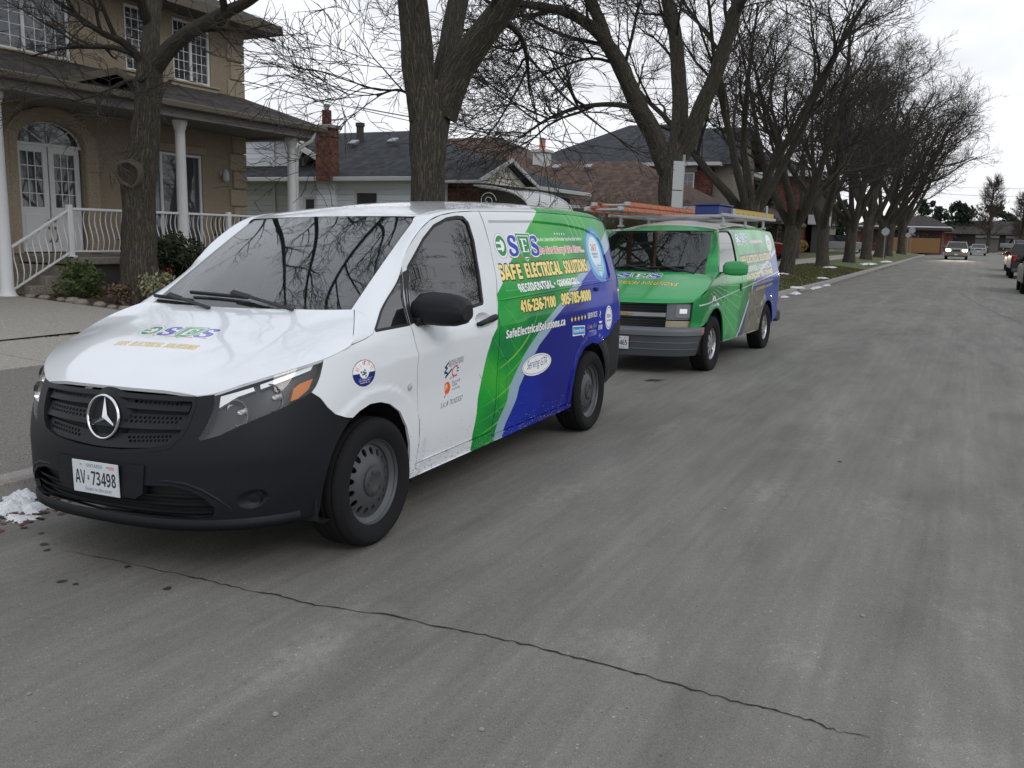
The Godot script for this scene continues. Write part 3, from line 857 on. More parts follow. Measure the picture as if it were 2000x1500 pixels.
	rb.bx(Vector3(0, .45, -4.15), Vector3(1.66, .20, .12), .03)
	part(van, "rear_bumper", rb, black)
	# ---- hood
	var E := [Vector3(.49, .873, .749), Vector3(.567, .884, .714), Vector3(.676, .925, .636), Vector3(.767, .959, .545), Vector3(.845, .991, .434), Vector3(.892, 1.015, .335), Vector3(.917, 1.038, .252), Vector3(.932, 1.071, .162), Vector3(.893, 1.118, .09), Vector3(.828, 1.173, -.01), Vector3(.752, 1.217, -.118)]
	var cvh := Curve3D.new()
	for i in E.size():
		var tg: Vector3 = (E[min(i + 1, E.size() - 1)] - E[max(i - 1, 0)]) / 6.0
		cvh.add_point(E[i], -tg, tg)
	var H := [[-.12, 1.212], [0, 1.178], [.2, 1.118], [.4, 1.06], [.6, .99], [.72, .938], [.797, .892]]
	var gr := []
	var us := []
	for i in 41:
		var e := cvh.samplef((E.size() - 1) * pow(i / 40.0, 0.9))
		var f := (0.749 - e.z) / 0.867
		var zc := lerpf(.797, -.10, f)
		var yc := table(H, zc)
		var row := []
		var ru := []
		for j in 49:
			var a := (j - 24) / 24.0
			a = sign(a) * pow(abs(a), 0.85)
			var g := .3 * a * a + .7 * pow(max(0.0, (abs(a) - .62) / .38), 1.6)
			var p := Vector3(a * e.x, lerpf(yc, e.y, g), lerpf(zc, e.z, a * a))
			row.push_back(p)
			ru.push_back(Vector2((p.x + 1.0) / 2.0, (0.85 - p.z) / 1.1))
		gr.push_back(row)
		us.push_back(ru)
	for i in us.size():
		for j in us[i].size(): us[i][j].y = (gr[i][j].z + 0.25) / 1.1
	var hm := MB.new()
	hm.grid(gr, us)
	# rolled front and side edges
	var rim := []
	var rim2 := []
	for j in 49:
		rim.push_back(gr[0][j]); rim2.push_back(gr[0][j] + Vector3(0, -.016, -.006))
	hm.grid([rim, rim2], [[], []].map(func(_q): return range(49).map(func(_k): return Vector2(.02, .02))))
	for s in [0, 48]:
		var r1 := []
		var r2 := []
		for i in 41:
			r1.push_back(gr[i][s]); r2.push_back(gr[i][s] + Vector3(-.004 * sign(gr[i][s].x), -.014, 0))
		hm.grid([r1, r2], [[], []].map(func(_q): return range(41).map(func(_k): return Vector2(.02, .02))))
	part(van, "hood", hm, M.hood)
	# ---- windscreen, cowl, wipers
	var wg := []
	for i in 13:
		var row := []
		for j in 25: row.push_back(v1_ws((j - 12) / 12.0, i / 12.0))
		wg.push_back(row)
	var wm := MB.new()
	wm.grid(wg)
	var screen := part(van, "windscreen", wm, M.glass_screen)
	var wi := MB.new()                               # its inner face, 5 mm in
	wi.add(wm, Transform3D(Basis(), Vector3(0, -.0042, -.0026)))
	part(screen, "inner_face", wi, M.glass_screen)
	var frit := MB.new()
	for k in [[0.0, 0.055], [0.985, 1.0]]:
		var g := []
		for i in 2:
			var row := []
			for j in 25: row.push_back(v1_ws((j - 12) / 12.0, k[i]) + Vector3(0, -.004, -.002))
			g.push_back(row)
		frit.grid(g)
	for s in [-1.0, 1.0]:
		var g := []
		for i in 9: g.push_back([v1_ws(s, i / 8.0) + Vector3(0, -.004, -.002), v1_ws(s * .965, i / 8.0) + Vector3(0, -.004, -.002)])
		frit.grid(g)
	part(van, "windscreen_border", frit, M.rubber_trim)
	var cow := MB.new()
	var cg0 := []
	var cg1 := []
	for j in 25:
		var a := (j - 12) / 12.0
		cg0.push_back(v1_ws(a, 0.0) + Vector3(0, -.005, 0))
		cg1.push_back(Vector3(a * .75, 1.185, lerpf(-.075, -.10, a * a)))
	cow.grid([cg0, cg1])
	part(van, "cowl", cow, black)
	for k in 2:
		var wp := MB.new()
		var off := Vector3(0, .018, .010)
		var A: Array = [[-.63, .098], [.04, .066], [-.14, .09], [.55, -.02]] if k == 0 else [[-1.03, .05], [-.50, .02], [-.82, .045], [-.25, -.03]]
		var p0 := v1_ws(A[0][0], A[0][1]) + off
		var p1 := v1_ws(A[1][0], A[1][1]) + off
		wp.bar(p0, p1, .014, .022, Vector3(0, 1, .6), .004)
		var q0 := v1_ws(A[2][0], A[2][1]) + off + Vector3(0, .016, .008)
		var q1 := v1_ws(A[3][0], A[3][1]) + Vector3(0, .012, .02)
		wp.bar(q0, lerp(q0, q1, .3), .032, .014, Vector3(0, 1, .6), .004)
		wp.bar(lerp(q0, q1, .3), q1, .022, .012, Vector3(0, 1, .6), .004)
		part(van, "wiper", wp, M.rubber_trim)
	# ---- roof and the pillars that run down into the wings
	var rg := []
	var ru := []
	var zs := [0.0, .02, .06, .12, .2, .3, .4, .5, .6, .7, .8, .88, .94, .98, 1.0]
	for f in zs:
		var row := []
		var uu := []
		for j in 21:
			var a := (j - 10) / 10.0
			var z0 := lerpf(-.913, -.943, a * a)
			var z := lerpf(z0, -4.13, f)
			var xi := lerpf(.634, .66, smoothstep(0.0, .12, f)) * (1.0 - .05 * smoothstep(.9, 1.0, f))
			var p := Vector3(a * xi, 0, z)
			p.y = v1_roof_y(p.x, z)
			row.push_back(p)
			uu.push_back(Vector2((0.5 - z) / 4.8, (1.9 - 1.86) / 1.7))
		rg.push_back(row)
		ru.push_back(uu)
	var rm := MB.new()
	rm.grid(rg, ru)
	part(van, "roof", rm, white)
	var I := []
	var Oz := [[.160, 1.066], [.04, 1.088], [-.03, 1.104], [-.069, 1.128], [-.14, 1.172], [-.211, 1.215], [-.373, 1.301], [-.485, 1.375], [-.570, 1.462], [-.663, 1.548], [-.799, 1.637], [-.927, 1.699], [-1.05, 1.733], [-1.23, 1.758], [-1.457, 1.772], [-1.9, 1.785], [-2.5, 1.80], [-3.2, 1.80], [-3.75, 1.785], [-3.95, 1.755], [-4.09, 1.70]]
	I = [Vector3(.932, 1.071, .162), Vector3(.897, 1.116, .09), Vector3(.832, 1.171, -.01), Vector3(.757, 1.216, -.118)]
	for b in [.01, .12, .30, .47, .58, .70, .84, .94]: I.push_back(v1_ws(1.0, b))
	for z in [-.95, -1.17, -1.42, -1.9, -2.5, -3.2, -3.72, -3.93, -4.12]:
		var xi := lerpf(.634, .66, smoothstep(-.943, -1.3, z)) * (1.0 - .05 * smoothstep(-3.83, -4.13, z))
		I.push_back(Vector3(xi, v1_roof_y(xi, z), z))
	var ic := Curve3D.new()
	var oc := Curve3D.new()
	for i in I.size():
		var i0: int = max(i - 1, 0)
		var i1: int = min(i + 1, I.size() - 1)
		var tg: Vector3 = (I[i1] - I[i0]) / 6.0
		if i in [3, 4]: tg *= 0.4
		ic.add_point(I[i], -tg, tg)
		var q := Vector3(0, Oz[i][1], Oz[i][0])
		var tq := (Vector3(0, Oz[i1][1], Oz[i1][0]) - Vector3(0, Oz[i0][1], Oz[i0][0])) / 6.0
		if i in [3]: tq *= 0.4
		oc.add_point(q, -tq, tq)
	var sg := []
	var su := []
	var ns := (I.size() - 1) * 4
	for i in ns + 1:
		var u := i / 4.0
		var a := ic.samplef(u)
		var oz := oc.samplef(u)
		var b := v1_side(oz.z, oz.y)
		var up := v1_side(oz.z, oz.y - .02)
		var L := a.distance_to(b)
		var ta := Vector3(1, -.22 if u > 12 else -.05, 0).normalized() * L * 0.6
		var tb := (up - b).normalized() * L * 0.6
		var row := []
		var uu := []
		for j in 9:
			var s := j / 8.0
			var p := a * (2 * s * s * s - 3 * s * s + 1) + ta * (s * s * s - 2 * s * s + s) + b * (-2 * s * s * s + 3 * s * s) + tb * (s * s * s - s * s)
			row.push_back(p)
			uu.push_back(v1_uv(p.z, p.y))
		sg.push_back(row)
		su.push_back(uu)
	var sm := MB.new()
	sm.grid(sg, su)
	part(van, "roof_pillar", sm, M.wrap)
	sm.mirror_x()
	part(van, "roof_pillar", sm, M.wrap_plain)
	# ---- bumper, grille, lamps: outlines in (turn round the nose, height)
	var lamp := [[.527, .880], [.684, .921], [.841, .955], [1.009, .987], [1.14, 1.011], [1.146, .986], [1.149, .935], [1.141, .897], [1.118, .867], [1.068, .848], [.945, .806], [.824, .773], [.708, .737], [.614, .701], [.508, .678], [.495, .687], [.524, .734], [.542, .801], [.539, .847]]
	var grille_half := [[.0, .589], [.09, .595], [.235, .613], [.345, .640], [.405, .692], [.43, .741], [.446, .828], [.432, .868]]
	var bump := [[0, .25], [.3, .25], [.6, .252], [.858, .257], [1.06, .270], [1.25, .27]]
	for q in [[.393, .276], [.394, .342], [.389, .419], [.373, .492], [.349, .551], [.307, .619], [.248, .679]]: bump.push_back([phi_of(q[0], q[1]), q[1]])
	bump.append_array([[1.466, .711], [1.41, .722], [1.337, .746], [1.268, .785], [1.195, .836], [1.118, .867], [1.068, .848], [.945, .806], [.824, .773], [.708, .737], [.614, .701], [.508, .678], [.495, .687], [.524, .734], [.542, .801], [.539, .847], [.527, .878], [.432, .868]])
	var gh := grille_half.duplicate()
	gh.reverse()
	bump.append_array(gh.slice(1))
	var whole := V2(bump + flip_arr(bump))
	var intake := V2([[.0, .455], [.22, .462], [.36, .468], [.47, .448], [.56, .41], [.615, .365], [.60, .325], [.50, .312], [.0, .312], [-.50, .312], [-.60, .325], [-.615, .365], [-.56, .41], [-.47, .448], [-.36, .468], [-.22, .462]])
	var fog := ell(Vector2(.835, .402), .10, .046, 22, .05)
	var b := v1_frontpart(van, "bumper", whole, [intake, fog, flip_phi(fog)], black, 0.0, 0.02, 0.045)
	for s in 2:
		var holes := [null, fog if s == 0 else flip_phi(fog)]
		# fog lamp blank in its hollow
		var fm := MB.new()
		var dish := func(ph: float, y: float) -> Vector3:
			var q: float = min(1.0, Vector2((abs(ph) - .835) / .10, (y - .402) / .046).length())
			return v1_front(ph, y) - Vector3(0, 0, .035 * (1 - q * q))
		fm.lift(holes[1], [], Vector2(.03, .02), dish)
		part(b, "fog_hollow", fm, black)
		var fc := MB.new()
		var c: Vector3 = v1_front(.835 * (1 if s == 0 else -1), .400)
		var nn := fc.surf_n(v1_front, Vector2(.835 * (1 if s == 0 else -1), .400))
		if nn.z < 0: nn = -nn
		var bs := Basis.looking_at(nn, Vector3.UP)
		fc.lathe(Transform3D(Basis(bs.x, -bs.z, bs.y), c - nn * .028), [Vector2(.046, 0), Vector2(.046, .012), Vector2(.040, .016), Vector2(.036, .010), Vector2(0, .012)], 20)
		part(b, "fog_blank", fc, black)
		# ledge that frames the lower intake
		var lg := MB.new()
		var lp := PackedVector3Array()
		var lr := PackedFloat32Array()
		for q in [[.20, .482], [.32, .488], [.43, .480], [.53, .452], [.62, .41], [.70, .365], [.78, .325]]:
			lp.push_back(v1_front(q[0] * (1 if s == 0 else -1), q[1]) + Vector3(0, 0, -.006))
			lr.push_back([.003, .009, .011, .011, .009, .006, .002][lr.size()])
		lg.tube(lp, lr, 8)
		part(b, "intake_ledge", lg, black)
	# lower intake: dark back and slats
	var back := MB.new()
	var full := V2([[-.62, .31], [.62, .31], [.62, .47], [-.62, .47]])
	back.lift(full, [], Vector2(.1, .1), v1_front, null, -0.06)
	part(van, "intake_back", back, M.dark)
	for y in [.335, .372, .41]:
		var sl := MB.new()
		var pts := []
		var row := [[], [], [], []]
		for i in 21:
			var ph := lerpf(-.60, .60, i / 20.0)
			var p := v1_front(ph, y)
			var inw := Vector3(-p.x * .03, 0, -.02)
			row[0].push_back(p + inw + Vector3(0, .006, 0)); row[1].push_back(p + inw * 1.0 + Vector3(0, -.006, .002)); row[2].push_back(p + inw * 2.4 + Vector3(0, -.01, 0)); row[3].push_back(p + inw * 2.4 + Vector3(0, .004, 0))
		sl.grid(row)
		part(van, "intake_slat", sl, black)
	var lip := MB.new()
	var lrow := [[], [], [], []]
	for i in 41:
		var ph := lerpf(-1.15, 1.15, i / 40.0)
		var p := v1_front(ph, .285)
		var o := Vector3(p.x, 0, p.z - .1).normalized()
		lrow[0].push_back(v1_front(ph, .31)); lrow[1].push_back(p + o * .012 + Vector3(0, .005, 0)); lrow[2].push_back(p + o * .012 + Vector3(0, -.025, 0)); lrow[3].push_back(p - o * .05 + Vector3(0, -.04, 0))
	lip.grid(lrow)
	part(van, "front_lip", lip, black)
	# plate carrier, plate
	var pm := MB.new()
	pm.lift(V2([[-.165, .395], [.165, .395], [.205, .42], [.212, .555], [-.212, .555], [-.205, .42]]), [], Vector2(.06, .06), v1_front, null, 0.006)
	pm.skirt(V2([[-.165, .395], [.165, .395], [.205, .42], [.212, .555], [-.212, .555], [-.205, .42]]), v1_front, 0.006, -0.03)
	part(van, "plate_carrier", pm, black)
	var pl := MB.new()
	pl.bx(Vector3(0, .470, .9165), Vector3(.306, .156, .004), .0015)
	var plate := part(van, "licence_plate", pl, M.plate_edge)
	var pf := MB.new()
	pf.quad(Vector3(-.150, .394, .9197), Vector3(.150, .394, .9197), Vector3(.150, .546, .9197), Vector3(-.150, .546, .9197), Vector2(0, 1), Vector2(1, 1), Vector2(1, 0), Vector2(0, 0))
	part(plate, "plate_face", pf, M.plate)
	for x in [-.088, .088]:
		var bolts := MB.new()
		bolts.lathe(Transform3D(Basis(Vector3(1, 0, 0), Vector3(0, 0, 1), Vector3(0, -1, 0)), Vector3(x, .532, .9195)), [Vector2(.006, 0), Vector2(.005, .004), Vector2(0, .005)], 10)
		part(plate, "bolt", bolts, M.chrome)
	# grille: dark well, frame, three perforated bars
	var full_gr := V2(grille_half)
	var well := V2(grille_half + flip_arr(grille_half))
	var wl := MB.new()
	wl.lift(well, [], Vector2(.08, .06), v1_front, null, -0.05)
	part(van, "grille_well", wl, M.dark)
	var gfr := MB.new()
	if Geometry2D.is_polygon_clockwise(well): well.reverse()
	gfr.lift(well, [inset(well, -.022)], Vector2(.05, .05), v1_front, null, 0.002)
	gfr.skirt(inset(well, -.022), v1_front, 0.002, -0.045)
	gfr.skirt(well, v1_front, 0.002, -0.015)
	part(van, "grille_frame", gfr, black)
	var bars := [[.800, .862, .0, .40], [.722, .784, -.012, .395], [.645, .706, -.030, .36]]
	for bi in 3:
		var y0: float = bars[bi][0]
		var y1: float = bars[bi][1]
		var ve: float = bars[bi][2]
		var wd: float = bars[bi][3]
		var bar := func(ph: float, y: float) -> Vector3:
			var q := v1_front(ph, y + ve * (1.0 - abs(ph) / wd))
			var f := (y - y0) / (y1 - y0)
			return q - Vector3(0, 0, .012 + .020 * f)
		var holes := []
		for r in 2:
			for i in 30:
				var ph := lerpf(-wd + .045, wd - .045, (i + .5 * r) / 29.5)
				if abs(ph) < .075 + .02 * (1 - bi % 2): continue
				holes.push_back(ell(Vector2(ph, lerpf(y0, y1, .48 + .27 * r)), .0082, .0072, 7))
		var bm := MB.new()
		var po := V2([[-wd, y0], [wd, y0], [wd, y1], [-wd, y1]])
		bm.lift(po, holes, Vector2(.03, .02), bar)
		var lo := []
		var lo2 := []
		for i in 25:
			var ph := lerpf(-wd, wd, i / 24.0)
			var q: Vector3 = bar.call(ph, y0)
			lo.push_back(q); lo2.push_back(q + Vector3(0, -.006, -.035))
		bm.grid([lo, lo2])
		part(van, "grille_bar", bm, black)
	# emblem: boss, ring, three-pointed star
	var boss := MB.new()
	var ec := Vector3(0, .749, .835)
	var eb := Basis(Vector3(1, 0, 0), Vector3(0, .13, .9915).normalized(), Vector3(0, -.9915, .13).normalized())
	var eT := Transform3D(eb, ec)
	boss.lathe(eT, [Vector2(.155, -.045), Vector2(.135, -.012), Vector2(.112, .0), Vector2(.105, .004), Vector2(0, .004)], 32)
	var boss_o := part(van, "emblem_boss", boss, black)
	var ring := MB.new()
	var rp2 := []
	for i in 9: rp2.push_back(Vector2(.1015 + cos(TAU * i / 8) * .0065, .016 + sin(TAU * i / 8) * .008))
	ring.lathe(eT, rp2, 40, 0, TAU, 80)
	part(van, "emblem_ring", ring, M.chrome)
	var star := MB.new()
	for k in 3:
		var a := PI / 2 + TAU * k / 3
		var tip := eT * Vector3(cos(a) * .098, .012, -sin(a) * .098)
		var c := eT * Vector3(0, .024, 0)
		for s in [-1, 1]:
			var e: float = a + s * PI / 3
			star.tri3(c, tip, eT * Vector3(cos(e) * .017, .008, -sin(e) * .017))
	part(van, "emblem_star", star, M.chrome)
	# headlamps
	for s in 2:
		var L := V2(lamp) if s == 0 else flip_phi(V2(lamp))
		if Geometry2D.is_polygon_clockwise(L): L.reverse()
		var hou := MB.new()
		hou.lift(L, [], Vector2(.06, .05), v1_front, null, -0.05)
		hou.skirt(L, v1_front, 0.0, -0.05)
		var lampo := part(van, "headlamp", hou, M.lamp_dark)
		var fx := func(a: Array) -> PackedVector2Array: return V2(a) if s == 0 else flip_phi(V2(a))
		var strip := MB.new()
		strip.lift(fx.call([[.775, .921], [1.092, .996], [1.082, .971], [.787, .901]]), [], Vector2(.05, .05), v1_front, null, -0.016)
		strip.skirt(fx.call([[.775, .921], [1.092, .996], [1.082, .971], [.787, .901]]), v1_front, -0.016, -0.045)
		part(lampo, "light_bar", strip, M.lamp_white)
		var trap := MB.new()
		var tp: PackedVector2Array = fx.call([[.559, .874], [.738, .912], [.753, .896], [.66, .872], [.569, .823]])
		trap.lift(tp, [], Vector2(.05, .05), v1_front, null, -0.018)
		trap.skirt(tp, v1_front, -0.018, -0.045)
		part(lampo, "turn_reflector", trap, M.chrome_soft)
		var amb := MB.new()
		var ap: PackedVector2Array = fx.call([[.999, .892], [1.031, .913], [1.112, .931], [1.101, .884], [1.046, .846], [1.002, .838]])
		amb.lift(ap, [], Vector2(.05, .05), v1_front, null, -0.010)
		amb.skirt(ap, v1_front, -0.010, -0.045)
		part(lampo, "amber_marker", amb, M.lamp_amber)
		for q in [[.695, .792, .060], [.885, .852, .062]]:
			var ph: float = q[0] * (1 if s == 0 else -1)
			var c := v1_front(ph, q[1])
			var bowl := MB.new()
			var T := Transform3D(Basis(Vector3(1, 0, 0), Vector3(0, 0, 1), Vector3(0, -1, 0)), c - Vector3(c.x * .03, 0, .052))
			bowl.lathe(T, [Vector2(q[2] + .006, .036), Vector2(q[2], .036), Vector2(q[2] * .85, .016), Vector2(q[2] * .55, .002), Vector2(.012, -.004)], 22)
			part(lampo, "reflector", bowl, M.chrome)
			var bulb := MB.new()
			bulb.lathe(T, [Vector2(.012, -.004), Vector2(.012, .022), Vector2(.007, .030), Vector2(0, .032)], 10)
			part(lampo, "bulb", bulb, M.chrome_soft)
		var cov := MB.new()
		cov.lift(L, [], Vector2(.06, .05), v1_front, null, -0.001)
		part(lampo, "cover", cov, M.glass_clear)
	# ---- mirrors
	for s in 2:
		var mm := MB.new()
		var rows := []
		var prof := [[.945, .55], [.97, .86], [1.02, 1.0], [1.10, 1.0], [1.17, .93], [1.215, .74], [1.235, .45]]
		for q in prof:
			var row := []
			for i in 25:
				var a := TAU * i / 24
				var c := cos(a)
				var sn := sin(a)
				var yy: float = sign(sn) * pow(abs(sn), .7) * (.098 if sn > 0 else .085) * q[1]
				var zz: float = sign(c) * pow(abs(c), .75) * .085 * (q[1] * .5 + .5)
				row.push_back(Vector3(q[0] - .055, 1.19 + yy - .02 * (q[0] - 1.1) / .1 * .4, -.525 + zz - (q[0] - .95) * .22 - (0.02 if sn > .5 else 0.0)))
			rows.push_back(row)
		mm.grid(rows)
		for e in [0, 6]:
			var ring2 := PackedVector3Array()
			for i in 24: ring2.push_back(rows[e][i])
			mm.fan(ring2, Vector3(-1 if e == 0 else 1, 0, 0))
		mm.box(Transform3D(Basis(Vector3.UP, -.2), Vector3(.905, 1.135, -.50)), Vector3(.11, .05, .09), .015)
		var gl := MB.new()
		gl.quad(Vector3(.93, 1.12, -.625), Vector3(1.145, 1.12, -.665), Vector3(1.135, 1.255, -.665), Vector3(.93, 1.267, -.625))
		if s == 1:
			mm.mirror_x(); gl.mirror_x()
		var mo := part(van, "wing_mirror", mm, black)
		part(mo, "mirror_glass", gl, M.chrome)
	# ---- wheels
	var rim_mb := MB.new()
	rim_mb.lathe(Transform3D(), [Vector2(.214, -.09), Vector2(.205, -.085), Vector2(.190, -.03), Vector2(.192, .055), Vector2(.206, .066), Vector2(.222, .074), Vector2(.230, .085), Vector2(.229, .092), Vector2(.222, .090), Vector2(.216, .078)], 48)
	var disc_h := func(r: float) -> float: return lu(disc_l, 0.06, r)
	disc_l = lut([[.06, .078], [.085, .080], [.105, .076], [.135, .064], [.165, .052], [.185, .045], [.20, .042]], .06, .20)
	var dfn := func(a: float, r: float) -> Vector3: return Vector3(cos(a / .16) * r, disc_h.call(r), sin(a / .16) * r)
	var hs := []
	for i in 16: hs.push_back(ell(Vector2((i + .5) * TAU * .16 / 16.0, .158), .0165, .021, 12))
	var dm := MB.new()
	dm.ref = Vector3(0, -5, 0)
	dm.lift(V2([[0, .074], [TAU * .16, .074], [TAU * .16, .196], [0, .196]]), hs, Vector2(.02, .02), dfn)
	for h in hs: dm.skirt(h, dfn, 0.0, -0.01)
	var kit := {}
	kit["tyre"] = [tyre_mb(.338, .222, .222, 54).mesh(), M.tyre]
	kit["rim"] = [rim_mb.mesh(), M.rim]
	kit["wheel_disc"] = [dm.mesh(), M.rim]
	var cap := MB.new()
	cap.lathe(Transform3D(), [Vector2(.080, .072), Vector2(.079, .086), Vector2(.070, .094), Vector2(.040, .096), Vector2(.034, .092), Vector2(0, .093)], 28)
	for i in 5:
		var a := TAU * i / 5
		cap.lathe(Transform3D(Basis(), Vector3(cos(a) * .056, .094, sin(a) * .056)), [Vector2(.010, 0), Vector2(.009, .006), Vector2(0, .006)], 6)
	kit["hub_cap"] = [cap.mesh(), M.hub]
	var brake := MB.new()
	brake.lathe(Transform3D(), [Vector2(.186, -.02), Vector2(.10, -.018), Vector2(.07, .0)], 24)
	kit["brake_drum"] = [brake.mesh(), M.dark]
	for z in [0.0, -3.2]:
		steel_wheel(van, Vector3(.845, .336, z), 1, kit)
		steel_wheel(van, Vector3(-.845, .336, z), -1, kit)
	# ---- what is under and behind: wheel wells, floor, interior
	for z in [0.0, -3.2]:
		for s in [1, -1]:
			var ww := MB.new()
			var T := Transform3D(Basis(Vector3(0, 0, 1), Vector3(s, 0, 0), Vector3(0, s, 0)), Vector3(.60 * s, .335, z))
			ww.lathe(T, [Vector2(.0, .0), Vector2(.41, .0), Vector2(.43, .30)] if z == 0.0 else [Vector2(.0, .0), Vector2(.40, .0), Vector2(.415, .31)], 28, 0, TAU)
			for i in ww.v.size(): ww.v[i].y = max(ww.v[i].y, .22)
			part(van, "wheel_well", ww, M.dark)
	var floor_mb := MB.new()
	floor_mb.bx(Vector3(0, .40, -1.85), Vector3(1.14, .30, 4.5))
	floor_mb.bx(Vector3(0, .40, -1.59), Vector3(1.78, .24, 2.28))
	floor_mb.bx(Vector3(0, .50, -3.86), Vector3(1.62, .24, .52))
	floor_mb.bx(Vector3(0, .50, .52), Vector3(1.1, .34, .24))
	part(van, "underbody", floor_mb, M.dark)
	var bh := MB.new()
	bh.quad(Vector3(-.86, .5, -1.62), Vector3(.86, .5, -1.62), Vector3(.72, 1.78, -1.62), Vector3(-.72, 1.78, -1.62))
	part(van, "bulkhead", bh, M.cab_grey)
	var dash := MB.new()
	dash.bx(Vector3(0, 1.02, -.30), Vector3(1.64, .26, .44), .06)
	dash.bx(Vector3(0, 1.14, -.14), Vector3(1.46, .04, .20), .01)
	dash.bx(Vector3(.40, 1.16, -.42), Vector3(.34, .08, .16), .03)
	part(van, "dashboard", dash, M.cab_dark)
	for x in [.42, -.42]:
		var seat := MB.new()
		seat.bx(Vector3(x, .78, -1.05), Vector3(.50, .16, .52), .05)
		seat.box(Transform3D(Basis(Vector3.RIGHT, -.2), Vector3(x, 1.12, -1.36)), Vector3(.48, .66, .14), .05)
		seat.box(Transform3D(Basis(Vector3.RIGHT, -.2), Vector3(x, 1.53, -1.44)), Vector3(.27, .17, .10), .04)
		part(van, "seat", seat, M.cab_dark)
	var sw := MB.new()
	var ringp := PackedVector3Array()
	var ringr := PackedFloat32Array()
	var sT := Transform3D(Basis(Vector3.RIGHT, .95), Vector3(.42, 1.10, -.62))
	for i in 29:
		ringp.push_back(sT * Vector3(cos(TAU * i / 28) * .19, 0, sin(TAU * i / 28) * .19)); ringr.push_back(.014)
	sw.tube(ringp, ringr, 8, false)
	sw.box(sT, Vector3(.36, .03, .05), .01)
	sw.box(sT * Transform3D(Basis(), Vector3(0, -.03, 0)), Vector3(.14, .06, .14), .02)
	part(van, "steering_wheel", sw, M.cab_dark)
	var liner := MB.new()
	for s in [1, -1]: liner.quad(Vector3(.88 * s, .5, -.42), Vector3(.88 * s, .5, -1.62), Vector3(.87 * s, 1.14, -1.62), Vector3(.87 * s, 1.10, -.42))
	liner.quad(Vector3(-.60, 1.70, -1.0), Vector3(.60, 1.70, -1.0), Vector3(.66, 1.80, -1.62), Vector3(-.66, 1.80, -1.62))
	part(van, "cab_lining", liner, M.cab_grey)
	var wall := MB.new()
	wall.quad(Vector3(-.80, .45, .12), Vector3(.80, .45, .12), Vector3(.74, 1.16, -.08), Vector3(-.74, 1.16, -.08))
	part(van, "firewall", wall, M.dark)
var disc_l := PackedFloat32Array()
func flip_arr(a: Array) -> Array:
	var r := []
	for i in range(a.size() - 1, -1, -1):
		if abs(a[i][0]) > 1e-4: r.push_back([-a[i][0], a[i][1]])
	return r
# turn round the nose of the flank point (z, y)
func phi_of(z: float, y: float) -> float:
	var q := (z + lu(RECL, 0.15, y) - 0.1) / 0.8
	return acos(clamp(pow(max(q, 0.0), 1.3), 0.0, 1.0))

# ------------------------------------------------------------------ ground
func rise(t: float) -> float:
	return 0.0055 * max(0.0, t - 35.0)
func road_y(s: float) -> float:
	if s < 4.4: return -0.048 + 0.03 * s - 0.0046 * max(0.0, s - 2.2) * max(0.0, s - 2.2)
	return road_y(8.8 - s)
func lawn_y(s: float, t: float) -> float:       # left of the kerb, s < 0
	var a: float = table([[-40, .62], [-14, .46], [-9.5, .42], [-5.25, .36], [-3.45, .33], [-2.0, .28], [-.15, .09]], s)
	var b: float = table([[-40, .55], [-14, .42], [-9.6, .33], [-5.25, .19], [-3.45, .15], [-.15, .06]], s)
	return lerpf(b, a, smoothstep(5.0, 9.0, t)) + rise(t)
func grey(v: float) -> Color:
	return Color(v, v, v)
func speckle(sz: int, base: float, spread: float, bright: int, dark: int, tint: Color, rng_seed: int) -> ImageTexture:
	var rng := RandomNumberGenerator.new()
	rng.seed = rng_seed
	var im := Image.create(sz, sz, false, Image.FORMAT_RGBA8)
	for j in sz:
		for i in sz:
			var v := base + rng.randfn(0.0, spread)
			im.set_pixel(i, j, Color(v * tint.r, v * tint.g, v * tint.b))
	for k in bright + dark:
		var x := rng.randi_range(0, sz - 1)
		var y := rng.randi_range(0, sz - 1)
		var r := rng.randi_range(1, 3)
		var v := base * (rng.randf_range(1.15, 1.5) if k < bright else rng.randf_range(0.45, 0.75))
		var c := Color(v * tint.r, v * tint.g, v * tint.b)
		for dy in range(r):
			var wd := r if dy % 2 == 0 else max(1, r - 1)
			im.fill_rect(Rect2i(x, min(y + dy, sz - 1), min(wd, sz - x), 1), c)
	im.generate_mipmaps()
	return ImageTexture.create_from_image(im)
# asphalt surface: stones of many sizes and tones packed in binder
func aggregate(sz: int, base: float, tint: Color, rng_seed: int) -> ImageTexture:
	var rng := RandomNumberGenerator.new()
	rng.seed = rng_seed
	var nz := FastNoiseLite.new()
	nz.seed = rng_seed
	nz.frequency = 0.02
	var im := Image.create(sz, sz, false, Image.FORMAT_RGBA8)
	for j in sz:
		for i in sz:
			var v := base + rng.randfn(0.0, 0.048) + 0.012 * nz.get_noise_2d(i, j)
			im.set_pixel(i, j, Color(v * tint.r, v * tint.g, v * tint.b))
	for k in 52000:
		var f := 1.0 + rng.randfn(0.0, 0.085)
		if k % 24 == 0: f = rng.randf_range(1.2, 1.48)
		if k % 60 == 1: f = rng.randf_range(0.62, 0.8)
		var v := base * f
		var w := rng.randf_range(-.012, .012)
		var r := 1 + int(rng.randf() * rng.randf() * 4.2)
		var x := rng.randi_range(0, sz - 5)
		var y := rng.randi_range(0, sz - 5)
		var c := Color(v * tint.r + w, v * tint.g, v * tint.b - w)
		if r < 3: im.fill_rect(Rect2i(x, y, r, r), c)
		else:
			im.fill_rect(Rect2i(x + 1, y, r - 2, r), c)
			im.fill_rect(Rect2i(x, y + 1, r, r - 2), c)
	im.generate_mipmaps()
	return ImageTexture.create_from_image(im)
